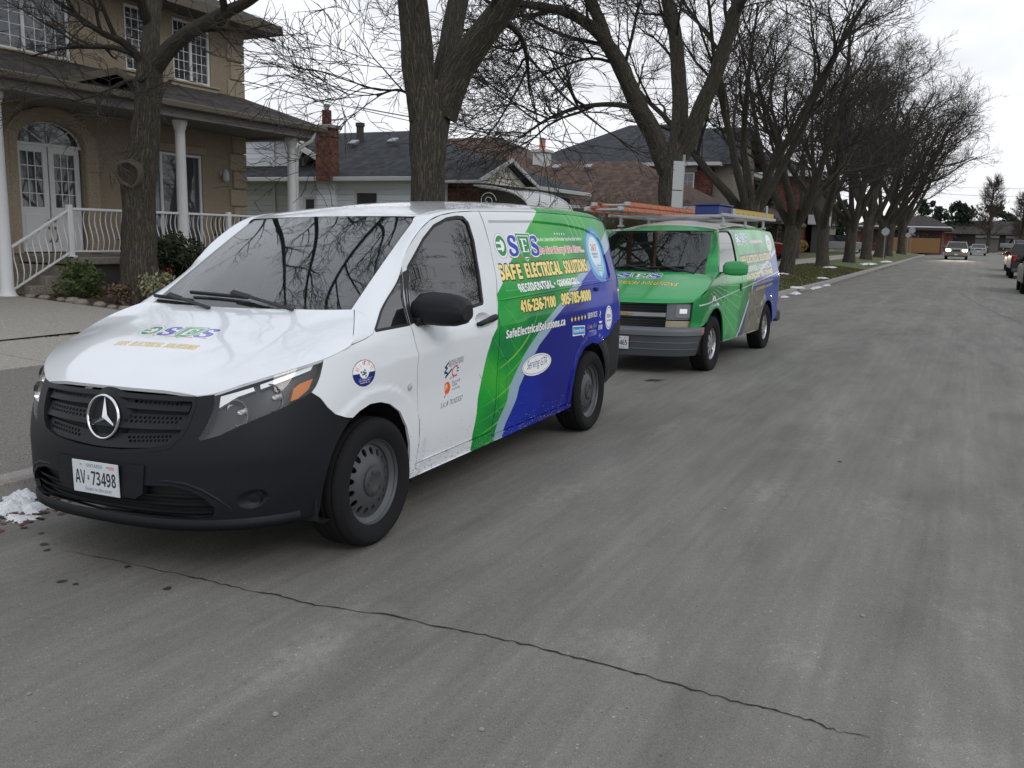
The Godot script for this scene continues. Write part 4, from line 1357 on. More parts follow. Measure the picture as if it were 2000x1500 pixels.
func tri_mat(tex: Texture2D, metres: float, c := Color.WHITE, rough := 0.9) -> StandardMaterial3D:
	var m := mat(c, rough)
	m.albedo_texture = tex
	m.uv1_triplanar = true
	m.uv1_world_triplanar = true
	m.uv1_scale = Vector3.ONE / metres
	return m
func bump(m: StandardMaterial3D, tex: Texture2D, cm: float) -> StandardMaterial3D:
	m.heightmap_enabled = true
	m.heightmap_texture = tex
	m.heightmap_scale = cm
	return m
# stripes repeated n times over the tile, running along u: the lap of boards or courses
func courses(sz: int, n: int, stagger: int, rng_seed: int, lo: float, hi: float, lap: float) -> Array:
	var rng := RandomNumberGenerator.new()
	rng.seed = rng_seed
	var col := Image.create(sz, sz, false, Image.FORMAT_RGBA8)
	var hgt := Image.create(sz, sz, false, Image.FORMAT_RGBA8)
	var rh := sz / n
	for r in n:
		var x := 0
		while x < sz:
			var wd := sz if stagger == 0 else rng.randi_range(stagger / 2, stagger)
			wd = min(wd, sz - x)
			var v := rng.randf_range(lo, hi)
			for y in rh:
				var f := float(y) / rh
				col.fill_rect(Rect2i(x, r * rh + y, wd, 1), grey(v))
				hgt.fill_rect(Rect2i(x, r * rh + y, wd, 1), grey(1.0 if f > lap else 0.0) if lap < 0.5 else grey(f))
				if stagger > 0 and lap < 0.5: hgt.fill_rect(Rect2i(x, r * rh + y, 2, 1), grey(0.0))
			x += wd
	for y in sz:
		for k in sz / 6:
			var xx := rng.randi_range(0, sz - 1)
			var c := col.get_pixel(xx, y)
			col.set_pixel(xx, y, c * rng.randf_range(0.86, 1.12))
	return [ImageTexture.create_from_image(col), ImageTexture.create_from_image(hgt)]

func more_materials() -> void:
	# asphalt: fine aggregate, and over it the street's own stains and dust along the wheel tracks
	M.asphalt = mat(Color.WHITE, 0.88)
	M.asphalt.albedo_texture = aggregate(1024, 0.512, Color(1.01, 1.0, 0.972), 11)
	M.asphalt.uv1_scale = Vector3(1 / 2.2, 1 / 2.2, 1)
	bump(M.asphalt, speckle(512, 0.5, 0.12, 4000, 4000, Color.WHITE, 12), 0.35)
	M.asphalt.detail_enabled = true
	M.asphalt.detail_blend_mode = BaseMaterial3D.BLEND_MODE_MUL
	M.asphalt.detail_uv_layer = BaseMaterial3D.DETAIL_UV_2
	var nz := FastNoiseLite.new()
	nz.seed = 21
	nz.frequency = 1.0
	nz.fractal_octaves = 4
	var rng := RandomNumberGenerator.new()
	rng.seed = 71
	var W := 512
	var Ht := 2048
	var im := Image.create(W, Ht, false, Image.FORMAT_RGBA8)
	# s from -0.5 to 9.5, t from -6 to 34 (then repeated as it is)
	var pale := [[3.05, -1.14, .13, .22], [3.04, -.92, .14, .2], [3.04, -.65, .16, .16], [2.96, 1.39, .16, .3], [4.06, -.42, .17, .18], [4.16, 2.1, .13, .34], [4.2, 3.7, .14, .42], [4.21, 4.76, .16, .4], [4.82, 2.2, .14, .3], [5.31, .62, .17, .22], [4.69, -.17, .10, .14], [5.28, -.57, .16, .15], [4.78, 4.53, .12, .5], [5.5, 2.76, .12, .3], [2.94, 3.63, .12, .3]]
	for j in Ht:
		var t := -6.0 + 40.0 * j / Ht
		for i in W:
			var s := -0.5 + 10.0 * i / W
			var v := 0.86 + 0.08 * nz.get_noise_2d(s * 0.9, t * 0.22) + 0.06 * nz.get_noise_2d(s * 4.0 + 40, t * 0.8)
			var tr := 0.0                         # dust left between the wheel tracks, in streaks along the street
			for q in [[3.02, .10], [4.16, .16], [4.8, .13], [5.3, .17], [5.9, .2]]: tr += exp(-pow((s - q[0]) / q[1], 2.0))
			var streak := tr * (0.5 + 0.7 * nz.get_noise_2d(s * 6.0, t * 0.45 + 7.0))
			v += 0.065 * clamp(streak, 0.0, 1.2) * rng.randf_range(.75, 1.25)
			v += 0.045 * nz.get_noise_2d(s * 16.0, t * 0.30 + 20.0) + 0.03 * nz.get_noise_2d(s * 30.0, t * 1.2)
			for q in pale:
				if abs(s - q[0]) < 0.5 and abs(t - q[1]) < 1.2:
					var e := Vector2((s - q[0]) / q[2], (t - q[1]) / q[3]).length() + 0.9 * nz.get_noise_2d(s * 9.0, t * 7.0)
					v += 0.065 * smoothstep(1.05, 0.45, e + .5 * rng.randf() - .25) * rng.randf_range(.6, 1.3)
			v -= 0.05 * smoothstep(0.15, 0.5, nz.get_noise_2d(s * 1.3 + 90, t * 0.5))
			im.set_pixel(i, j, Color(v, v * 0.994, v * 0.972))
	M.asphalt.detail_albedo = ImageTexture.create_from_image(im)
	M.apron = tri_mat(speckle(512, 0.44, 0.05, 4000, 4000, Color(1.0, 0.97, 0.92), 13), 1.4)
	bump(M.apron, speckle(256, 0.5, 0.15, 900, 900, Color.WHITE, 14), 0.5)
	M.concrete = tri_mat(speckle(512, 0.60, 0.022, 1500, 2500, Color(1.0, 0.975, 0.925), 15), 2.0)
	M.kerb = tri_mat(speckle(512, 0.55, 0.03, 1500, 2500, Color(1.0, 0.98, 0.95), 16), 1.0)
	M.soil = tri_mat(speckle(512, 0.26, 0.06, 3000, 3000, Color(1.1, 0.86, 0.70), 17), 0.9)
	M.lawn = tri_mat(speckle(512, 0.34, 0.06, 5000, 5000, Color(0.93, 1.0, 0.55), 18), 1.3)
	M.snow = tri_mat(speckle(256, 0.86, 0.03, 200, 500, Color(.97, .985, 1.0), 19), 0.4, Color.WHITE, 0.75)
	M.snow.subsurf_scatter_enabled = true; M.snow.subsurf_scatter_strength = 0.15
	M.crack = mat(lin(.018, .017, .016), 1.0)
	M.stain = mat(lin(.035, .034, .033), 0.6)
	M.leaf_brown = mat(lin(.10, .045, .025), 0.85)
	M.leaf_tan = mat(lin(.22, .12, .05), 0.85)
	# houses
	M.stucco = tri_mat(speckle(512, 0.56, 0.022, 3000, 4000, Color(1.0, 0.915, 0.79), 31), 1.2)
	bump(M.stucco, speckle(256, 0.5, 0.15, 900, 900, Color.WHITE, 32), 0.3)
	M.stucco_trim = tri_mat(speckle(256, 0.60, 0.018, 800, 900, Color(1.0, 0.92, 0.80), 33), 0.8)
	var sid := courses(256, 8, 0, 41, .93, 1.0, 0.9)
	M.siding = tri_mat(sid[0], 1.35, lin(.74, .78, .84), 0.6)
	bump(M.siding, sid[1], 1.8)
	M.siding_cream = tri_mat(sid[0], 1.3, lin(.66, .65, .57), 0.6)
	bump(M.siding_cream, sid[1], 1.8)
	var sh := courses(512, 16, 60, 42, .55, 1.0, 0.12)
	M.shingle_dark = tri_mat(sh[0], 2.3, lin(.052, .058, .068), 0.95)
	bump(M.shingle_dark, sh[1], 0.8)
	M.shingle_brown = tri_mat(sh[0], 2.3, lin(.15, .092, .068), 0.95)
	bump(M.shingle_brown, sh[1], 0.8)
	M.shingle_taupe = tri_mat(sh[0], 2.3, lin(.066, .056, .050), 0.95)
	bump(M.shingle_taupe, sh[1], 0.8)
	var br := courses(512, 20, 52, 43, .62, 1.0, 0.16)
	M.brick = tri_mat(br[0], 1.45, lin(.21, .085, .06), 0.9)
	bump(M.brick, br[1], 0.6)
	M.brick_dark = tri_mat(br[0], 1.45, lin(.17, .06, .05), 0.9)
	bump(M.brick_dark, br[1], 0.6)
	M.stone = tri_mat(speckle(256, 0.5, 0.05, 900, 900, Color(1, .95, .88), 44), 1.0)
	M.white_paint = mat(lin(.66, .67, .68), 0.45)
	M.white_old = mat(lin(.50, .51, .52), 0.6)
	M.gutter = mat(lin(.10, .082, .060), 0.55)
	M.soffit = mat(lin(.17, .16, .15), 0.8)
	M.house_glass = pane(lin(.06, .07, .08), 0.75)
	M.house_glass.metallic = 0.25
	M.curtain = mat(lin(.42, .45, .48), 0.9)
	M.room = mat(lin(.16, .15, .14), 0.9)
	M.brass = mat(lin(.35, .25, .10), 0.35, 0.9)
	M.metal_grey = mat(lin(.28, .30, .31), 0.45, 0.6)
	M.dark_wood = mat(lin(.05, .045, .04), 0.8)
	M.fence_wood = tri_mat(speckle(128, 0.55, 0.05, 100, 100, Color(1.0, .76, .50), 45), 0.6)
	# trees
	var bark_c := Image.create(256, 512, false, Image.FORMAT_RGBA8)
	var bark_h := Image.create(256, 512, false, Image.FORMAT_RGBA8)
	var bn := FastNoiseLite.new()
	bn.seed = 5
	bn.frequency = 1.0
	bn.fractal_octaves = 4
	for j in 512:
		for i in 256:
			var a := TAU * i / 256.0
			var w := bn.get_noise_3d(cos(a) * 3.2, sin(a) * 3.2, j * 0.012)
			var rid: float = 1.0 - abs(w) * 3.2
			var fn2 := bn.get_noise_3d(cos(a) * 14.0, sin(a) * 14.0, j * 0.07 + 50)
			var h: float = clamp(1.0 - max(0.0, rid) * 1.1 + fn2 * 0.35, 0, 1)
			var v := 0.17 + 0.10 * h + 0.08 * fn2
			bark_h.set_pixel(i, j, grey(h))
			bark_c.set_pixel(i, j, Color(v * 1.06, v * 0.97, v * 0.84).lerp(Color(v * .98, v * 1.02, v * .70), 0.7 * smoothstep(0.0, 0.5, bn.get_noise_3d(cos(a), sin(a), j * 0.006 + 9))))
	M.bark = mat(Color(1.12, 1.12, 1.12), 0.95)
	M.bark.albedo_texture = ImageTexture.create_from_image(bark_c)
	M.bark.uv1_scale = Vector3(2, 0.45, 1)
	bump(M.bark, ImageTexture.create_from_image(bark_h), 2.6)
	M.scar = tri_mat(speckle(128, 0.31, 0.05, 300, 500, Color(1.0, .93, .82), 51), 0.25)
	M.scar_in = tri_mat(speckle(128, 0.19, 0.05, 300, 500, Color(1.0, .82, .66), 52), 0.25)
	M.twig = mat(lin(.040, .034, .029), 0.95)
	M.twig_red = mat(lin(.075, .050, .040), 0.95)
	M.needle = mat(lin(.020, .034, .018), 0.95)
	M.hedge = mat(lin(.040, .050, .020), 0.95)
	M.brush = mat(lin(.14, .10, .065), 0.95)
	M.plant = mat(lin(.060, .090, .025), 0.9)
	M.plant_pale = mat(lin(.24, .24, .13), 0.9)
	# vehicles and ladders
	M.ladder_orange = mat(lin(.50, .15, .075), 0.6)
	M.ladder_yellow = mat(lin(.50, .34, .06), 0.55)
	M.aluminium = mat(lin(.42, .43, .44), 0.45, 0.6)
	M.blue_box = mat(lin(.012, .03, .16), 0.5)
	M.silver_paint = mat(lin(.36, .37, .38), 0.35, 0.5)
	M.beige_paint = mat(lin(.30, .27, .23), 0.35, 0.4)
	M.black_paint = mat(lin(.010, .010, .012), 0.2)
	M.red_paint = mat(lin(.16, .012, .016), 0.25)
	M.grey_paint = mat(lin(.11, .115, .12), 0.3, 0.3)
	M.lamp_glow = mat(lin(.9, .85, .75), 0.3)
	M.lamp_glow.emission_enabled = true
	M.lamp_glow.emission = Color(1.0, 0.93, 0.80)
	M.lamp_glow.emission_energy_multiplier = 40.0
	M.bumper_grey = mat(lin(.055, .062, .070), 0.55)
	M.bumper_pale = mat(lin(.125, .138, .150), 0.45)
	M.silver_dull = mat(lin(.16, .17, .18), 0.4, 0.3)
	M.lamp_glass = mat(lin(.14, .15, .16), 0.08, 0.6)
	M.lamp_cream = mat(lin(.34, .30, .20), 0.2)
	M.alloy = mat(lin(.55, .56, .57), 0.25, 0.8)
	M.green_paint = mat(lin(.035, .30, .09), 0.25)
	M.roof_faded = mat(lin(.50, .48, .46), 0.6)
	M.car_glass = mat(lin(.02, .022, .025), 0.05, 0.2)
	M.straw = mat(lin(.26, .17, .05), 0.9)
	M.grass_blade = mat(lin(.085, .088, .030), 0.9)
	M.wood_pole = mat(lin(.06, .05, .045), 0.9)
	M.wire = mat(lin(.02, .02, .022), 0.8)
	M.sign_back = mat(lin(.42, .44, .45), 0.5)

func sheet(called: String, s0: float, s1: float, ns: int, t0: float, t1: float, nt: int, yf: Callable, m: Material, lift_by := 0.0) -> MeshInstance3D:
	var mb := MB.new()
	var g := []
	var u := []
	for j in nt + 1:
		var t := lerpf(t0, t1, float(j) / nt)
		var row := []
		var ur := []
		for i in ns + 1:
			var s := lerpf(s0, s1, float(i) / ns)
			row.push_back(st(s, yf.call(s, t) + lift_by, t))
			ur.push_back(Vector2(s, t))
		g.push_back(row)
		u.push_back(ur)
	mb.grid(g, u)
	for i in mb.v.size(): mb.t2.push_back(Vector2((mb.t[i].x + 0.5) / 10.0, (mb.t[i].y + 6.0) / 40.0))
	return structure(part(self, called, mb, m))

func build_ground() -> void:
	sheet("road", -0.12, 8.92, 36, -26, 34, 60, func(s, t): return road_y(s), M.asphalt)
	sheet("far_road", -0.12, 8.92, 18, 34, 300, 60, func(s, t): return road_y(s) + rise(t), M.asphalt)
	sheet("side_road", 8.9, 60, 12, 96, 150, 12, func(s, t): return road_y(8.9) + rise(t) - .002, M.asphalt)
	# ground to the horizon, a little below everything
	var gm := MB.new()
	gm.quad(Vector3(-500, -.35, 80), Vector3(500, -.35, 80), Vector3(500, -.35, -900), Vector3(-500, -.35, -900))
	structure(part(self, "terrain", gm, M.lawn))
	# left: kerb, boulevard, sidewalk, lawns
	var yf := func(s, t): return lawn_y(s, t)
	sheet("boulevard_lawn", -3.45, -.15, 10, 6.6, 118, 90, yf, M.lawn, -.012)
	sheet("asphalt_apron", -3.45, -.15, 8, -26, 6.6, 40, yf, M.apron, -.01)
	sheet("front_lawn", -40, -5.25, 16, 13.6, 118, 70, yf, M.lawn, -.012)
	sheet("far_lawn", -120, 0, 12, 118, 300, 12, func(s, t): return .3 + rise(t), M.lawn, -.03)
	sheet("garden_soil", -14, -5.25, 12, 6.15, 13.6, 14, yf, M.soil, -.012)
	# sidewalk slabs with open joints
	var k := 0
	var tt := -26.0
	while tt < 118.0:
		var ln := 1.5 if tt < 30 else 6.0
		var mb := MB.new()
		for q in [[-3.45, -5.25]]:
			var a := lawn_y(q[0], tt)
			var b := lawn_y(q[1], tt)
			var c := lawn_y(q[1], tt + ln)
			var d := lawn_y(q[0], tt + ln)
			var P := [st(q[0], a, tt + .008), st(q[1] + .012, b, tt + .008), st(q[1] + .012, c, tt + ln - .008), st(q[0], d, tt + ln - .008)]
			mb.quad(P[0], P[1], P[2], P[3])
			for i in 4: mb.quad(P[i], P[(i + 1) % 4], P[(i + 1) % 4] - Vector3(0, .1, 0), P[i] - Vector3(0, .1, 0))
		slab(mb)
		tt += ln
	for i in 4:      # concrete drive in two by two bays beside the steps
		var mb := MB.new()
		var s0: float = [-5.27, -9.3, -5.27, -9.3][i]
		var s1: float = [-9.27, -13.4, -9.27, -13.4][i]
		var t0: float = [1.2, 1.2, -5.4, -5.4][i]
		var t1: float = [6.13, 6.13, 1.17, 1.17][i]
		mb.quad(st(s0, lawn_y(s0, t0), t0), st(s1, lawn_y(s1, t0), t0), st(s1, lawn_y(s1, t1), t1), st(s0, lawn_y(s0, t1), t1))
		mb.quad(st(s0, lawn_y(s0, t1), t1), st(s1, lawn_y(s1, t1), t1), st(s1, lawn_y(s1, t1) - .1, t1), st(s0, lawn_y(s0, t1) - .1, t1))
		slab(mb)
	sheet("drive_base", -14, -5.2, 6, -26, 6.15, 12, yf, M.soil, -.05)
	# kerb stones, each about three metres
	var kt := -25.0
	var kerb := Node3D.new()
	kerb.name = numbered("kerb")
	add_child(kerb)
	structure(kerb)
	while kt < 118:
		var ln := 3.0 if kt < 45 else 8.0
		var mb := MB.new()
		var prof := [[-.16, -.02], [-.16, .0], [-.03, .0], [-.008, -.02], [.0, -.06], [.03, -.16]]
		var g := []
		for e in [kt + .006, kt + ln - .006]:
			var row := []
			for q in prof: row.push_back(st(q[0], lawn_y(-.15, e) + q[1] + (.0 if q[0] < .02 else .0), e))
			g.push_back(row)
		for i in prof.size() - 1: mb.quad(g[0][i], g[0][i + 1], g[1][i + 1], g[1][i])
		part(kerb, "kerb_stone", mb, M.kerb)
		kt += ln
	# right side of the street, out of frame
	var ry := func(s, t): return .10 + .04 * min(4.0, s - 9.0) + rise(t)
	sheet("right_lawn", 9.05, 60, 8, -26, 96, 20, ry, M.lawn)
	sheet("right_far_lawn", 9.05, 60, 8, 150, 300, 8, ry, M.lawn, .1)
	var rk := MB.new()
	rk.quad(st(8.88, -.05, -26), st(8.88, -.05, 96), st(8.9, .10, 96), st(8.9, .10, -26))
	rk.quad(st(8.9, .10, -26), st(8.9, .10, 96), st(9.06, .10, 96), st(9.06, .10, -26))
	structure(part(self, "right_kerb", rk, M.kerb))
	build_litter()
var slabs: Node3D = null
func slab(mb: MB) -> void:
	if slabs == null:
		slabs = Node3D.new()
		slabs.name = numbered("sidewalk")
		add_child(slabs)
		structure(slabs)
	part(slabs, "concrete_slab", mb, M.concrete)

func build_litter() -> void:
	var rng := RandomNumberGenerator.new()
	rng.seed = 77
	# the crack across the lane
	var pts := [[1.2, -.74], [1.6, -.72], [2.07, -.70], [2.3, -.70], [2.56, -.68], [2.78, -.68], [3.13, -.62], [3.39, -.61], [3.6, -.59], [3.83, -.58], [4.02, -.59], [4.25, -.59], [4.5, -.61], [4.66, -.60], [4.8, -.59], [4.93, -.62], [5.04, -.59]]
	var cr := MB.new()
	var prev := []
	for i in pts.size() - 1:
		for k in 7:
			var f := k / 7.0
			var s: float = lerpf(pts[i][0], pts[i + 1][0], f)
			var t: float = lerpf(pts[i][1], pts[i + 1][1], f) + rng.randf_range(-.009, .009)
			var w := rng.randf_range(.0015, .006) * (0.5 if i < 2 or i > 14 else 1.0)
			var now := [st(s, road_y(s) + .003, t - w), st(s, road_y(s) + .003, t + w)]
			if prev.size(): cr.quad(prev[0], now[0], now[1], prev[1])
			prev = now
	structure(part(self, "road_crack", cr, M.crack))
	# the tar seam that curves away across the far lane
	var se := [[6.75, 16.6], [6.32, 18.5], [5.89, 21.1], [5.47, 24.8], [5.03, 29.85], [4.72, 33.9]]
	var sm := MB.new()
	prev = []
	for i in se.size() - 1:
		for k in 10:
			var f := k / 10.0
			var s: float = lerpf(se[i][0], se[i + 1][0], f) + rng.randf_range(-.012, .012)
			var t: float = lerpf(se[i][1], se[i + 1][1], f)
			var w := rng.randf_range(.008, .026)
			var now := [st(s - w, road_y(s) + .003, t), st(s + w, road_y(s) + .003, t + .02)]
			if prev.size(): sm.quad(prev[0], now[0], now[1], prev[1])
			prev = now
	structure(part(self, "tar_seam", sm, M.stain))
	# small oil and damp spots
	for q in [[1.01, -.73, .024], [1.1, -.78, .02], [1.55, -1.02, .022], [1.64, -1.01, .016], [1.67, -.75, .017], [2.06, -.85, .02], [2.01, 6.23, .12], [4.45, 3.2, .02]]:
		var mb := MB.new()
		var c := st(q[0], road_y(q[0]) + .004, q[1])
		var ring := PackedVector3Array()
		for i in 12: ring.push_back(c + Vector3(cos(TAU * i / 12), .03 * cos(TAU * i / 12) * 0.0, sin(TAU * i / 12)) * q[2] * rng.randf_range(.5, 1.2) + Vector3(0, .03 * cos(TAU * i / 12) * q[2], 0))
		mb.fan(ring, Vector3.UP)
		structure(part(self, "road_spot", mb, M.stain))
	# pebbles and pale chips
	var chips := [[2.62, -2.12], [2.4, -1.75], [3.25, -1.45], [2.2, -2.3], [3.9, -1.2], [4.6, -1.15], [3.5, 1.0], [4.0, 1.6], [4.9, .4]]
	for q in chips:
		var mb := MB.new()
		var r := rng.randf_range(.008, .014)
		mb.lathe(Transform3D(Basis(), st(q[0], road_y(q[0]) + .003, q[1])), [Vector2(r, 0), Vector2(r * .8, r * .35), Vector2(0, r * .45)], 7)
		var o := part(self, "pebble", mb, M.kerb)
		tag(o, "small pale pebble lying on the asphalt road", "pebble", "pebbles on the road")
	# leaves gathered in the gutter and along the slabs
	var lf := MB.new()
	for k in 5200:
		var s := 0.0
		var t := 0.0
		var y := 0.0
		if k < 2600:      # gutter
			t = rng.randf_range(-3.0, 70.0) if k > 700 else rng.randf_range(-2.0, 1.5)
			s = abs(rng.randfn(0.08, 0.20 if t > 8 else 0.16)) + .03
			if t < 1.5: s += .1 + max(0.0, -t * .2)
			y = road_y(s) + rise(t) + .006
		elif k < 3300:    # joint between the slabs and the drive
			s = rng.randfn(-5.28, .05); t = rng.randf_range(-4, 6.5); y = lawn_y(s, t) + .006
		elif k < 4500:    # the flower bed
			s = rng.randf_range(-9.6, -5.4); t = rng.randf_range(6.2, 9.5); y = lawn_y(s, t) + .01
		else:
			s = rng.randf_range(-3.3, -.2); t = rng.randf_range(7, 60); y = lawn_y(s, t) + .02
		var p := st(s, y, t)
		var a := rng.randf() * TAU
		var r := rng.randf_range(.012, .035) * (1.5 if k >= 3300 and k < 4500 else 1.0)
		var x := Vector3(cos(a), rng.randf_range(-.3, .3), sin(a)) * r
		var z := Vector3(-sin(a), rng.randf_range(-.2, .4), cos(a)) * r * .6
		lf.quad(p - x, p - z, p + x, p + z)
	stuff(part(self, "fallen_leaves", lf, M.leaf_brown), "brown fallen leaves gathered in gutter and flower bed", "leaves")
	# snow left in the gutter and on the grass
	for q in [[.30, -.38, .20, .13, .07], [.07, -.24, .10, .09, .06], [.47, -.50, .12, .07, .03]]: snow(q[0], q[1], q[2], q[3], q[4], "melting snow heap in the gutter beside black bumper", rng)
	for q in [[.16, 24.5, .12, .35, .05], [.14, 26.6, .16, .5, .08], [-.1, 28.0, .22, .4, .06], [.12, 31.0, .12, 1.1, .08], [.15, 33.6, .12, .7, .06], [-.5, 36.5, .25, .7, .05], [-1.7, 47.5, .4, 1.2, .06], [-.9, 60, .4, 2.4, .09], [-.6, 70.0, .4, 2.4, .09], [-2.6, 52.0, .3, .6, .06], [-2.0, 35.4, .3, .4, .05]]: snow(q[0], q[1], q[2], q[3], q[4], "patch of old snow along the tree lined kerb", rng)
func snow(s: float, t: float, rs: float, rt: float, h: float, label: String, rng: RandomNumberGenerator) -> void:
	var mb := MB.new()
	var g := []
	var y0 := road_y(s) if s > 0 else lawn_y(s, t)
	if s > 0: y0 += rise(t)
	var ph := rng.randf() * 10.0
	var nz := FastNoiseLite.new()
	nz.seed = int(ph * 100)
	nz.frequency = 1.0
	for i in 15:
		var row := []
		for k in 49:
			var a := TAU * k / 48
			var f := 1.0 - i / 14.0
			var w := 1.0 + .8 * nz.get_noise_2d(cos(a) * 1.6, sin(a) * 1.6) + .35 * nz.get_noise_2d(cos(a) * 6, sin(a) * 6)
			var p := Vector2(cos(a) * rs, sin(a) * rt) * f * w
			var hh := h * pow(max(0.0, 1 - f * f), .8) * (.8 + .7 * nz.get_noise_2d(p.x * 7, p.y * 7 + 5)) + .006 * nz.get_noise_2d(p.x * 30, p.y * 30) * (1 - f)
			row.push_back(st(s + p.x, y0 - .008 + hh, t + p.y))
		g.push_back(row)
	mb.grid(g)
	tag(part(self, "snow_patch", mb, M.snow), label, "snow", "snow left along the kerb")

# ------------------------------------------------------------------ trees
class Grower:
	var limbs := MB.new()
	var twigs := MB.new()
	var rng := RandomNumberGenerator.new()
	var fine := 1.0
	var spec := []          # per level: [children, length, length spread, angle lo, angle hi, droop]
	func polyline(a: Vector3, d: Vector3, ln: float, n: int, wander: float, up: float) -> PackedVector3Array:
		var r := PackedVector3Array([a])
		var p := a
		for i in n:
			d = (d + Vector3(rng.randf_range(-1, 1), rng.randf_range(-1, 1), rng.randf_range(-1, 1)) * wander + Vector3.UP * up).normalized()
			p += d * ln / n
			r.push_back(p)
		return r
	func taper(n: int, r0: float, r1: float) -> PackedFloat32Array:
		var r := PackedFloat32Array()
		for i in n: r.push_back(lerpf(r0, r1, float(i) / (n - 1)))
		return r
	func add(pts: PackedVector3Array, rad: PackedFloat32Array, level: int) -> void:
		if level <= 2: limbs.tube(pts, rad, 9 if level == 1 else 6, false)
		else: twigs.tube(pts, rad, 3, false)
	# children along a finished branch
	func sprout(pts: PackedVector3Array, rad: PackedFloat32Array, level: int, from: float) -> void:
		if level >= spec.size(): return
		var sp: Array = spec[level]
		var m := pts.size() - 1
		var n: int = sp[0]
		for k in n:
			var f := lerpf(from, 1.0, (k + rng.randf()) / n) * m
			var i: int = min(int(f), m - 1)
			var p := pts[i].lerp(pts[i + 1], f - i)
			var rp := lerpf(rad[i], rad[i + 1], f - i)
			var d := (pts[i + 1] - pts[i]).normalized()
			var side := d.cross(Vector3(rng.randf_range(-1, 1), rng.randf_range(-.4, 1), rng.randf_range(-1, 1))).normalized()
			var nd := d.rotated(side, rng.randf_range(sp[3], sp[4]))
			var ln: float = sp[1] * rng.randf_range(1.0 - sp[2], 1.0 + sp[2]) * (1.15 - 0.45 * f / m)
			var r0: float = min(rp * 0.72, [1, .11, .055, .022, .0115, .0068][min(level, 5)] * rng.randf_range(.75, 1.2))
			var seg: int = [6, 6, 6, 5, 4, 2, 2][level]
			var q := polyline(p - nd * rp * .5, nd, ln, seg, [.1, .16, .20, .24, .26, .25, .2][level], sp[5])
			var rr := taper(q.size(), max(r0, .0055 * fine), max(r0 * .32, .0038 * fine))
			add(q, rr, level)
			sprout(q, rr, level + 1, .22)

func guided(g: Grower, a: Array, level: int, thin := 1.0) -> void:
	var c := Curve3D.new()
	var rr := []
	for i in a.size():
		var p := Vector3(a[i][0], a[i][1], a[i][2])
		var p0 := Vector3(a[max(i - 1, 0)][0], a[max(i - 1, 0)][1], a[max(i - 1, 0)][2])
		var p1 := Vector3(a[min(i + 1, a.size() - 1)][0], a[min(i + 1, a.size() - 1)][1], a[min(i + 1, a.size() - 1)][2])
		c.add_point(p, -(p1 - p0) / 6, (p1 - p0) / 6)
	var pts := PackedVector3Array()
	var rad := PackedFloat32Array()
	var n := (a.size() - 1) * 4
	for i in n + 1:
		var u := i / 4.0
		var k: int = min(int(u), a.size() - 2)
		pts.push_back(c.samplef(u))
		rad.push_back(lerpf(a[k][3], a[k + 1][3], u - k) * thin)
	bole(g.limbs, pts, rad, 18 if level == 0 else 12)
	if level > 0: g.sprout(pts, rad, 2, .30)
# a stem whose surface swells and furrows
func bole(mb: MB, pts: PackedVector3Array, rad: PackedFloat32Array, sides: int) -> void:
	var nz := FastNoiseLite.new()
	nz.seed = 9
	nz.frequency = 1.0
	var m := pts.size()
	var x := Vector3.RIGHT
	var g := []
	var uv := []
	var ln := 0.0
	for i in m:
		var d := (pts[min(i + 1, m - 1)] - pts[max(i - 1, 0)]).normalized()
		x = (x - d * x.dot(d)).normalized()
		var y := d.cross(x)
		if i > 0: ln += pts[i].distance_to(pts[i - 1])
		var row := []
		var ur := []
		for k in sides + 1:
			var a := TAU * k / sides
			var nn := x * cos(a) + y * sin(a)
			var w := 1.0 + 0.16 * nz.get_noise_3d(cos(a) * 1.3, sin(a) * 1.3, ln * 1.4 + pts[0].x) + 0.05 * sin(a * 5 + ln)
			row.push_back(pts[i] + nn * rad[i] * w)
			ur.push_back(Vector2(float(k) / sides, ln))
		g.push_back(row)
		uv.push_back(ur)
	mb.grid(g, uv)

func finish_tree(o: Node3D, g: Grower, inv_at: Vector3, twig_mat: Material, split := true) -> void:
	for mb in [g.limbs, g.twigs]:
		for i in mb.v.size(): mb.v[i] -= inv_at
	if g.limbs.v.size(): part(o, "trunk", g.limbs, M.bark)
	if g.twigs.v.size(): part(o, "crown", g.twigs, twig_mat)

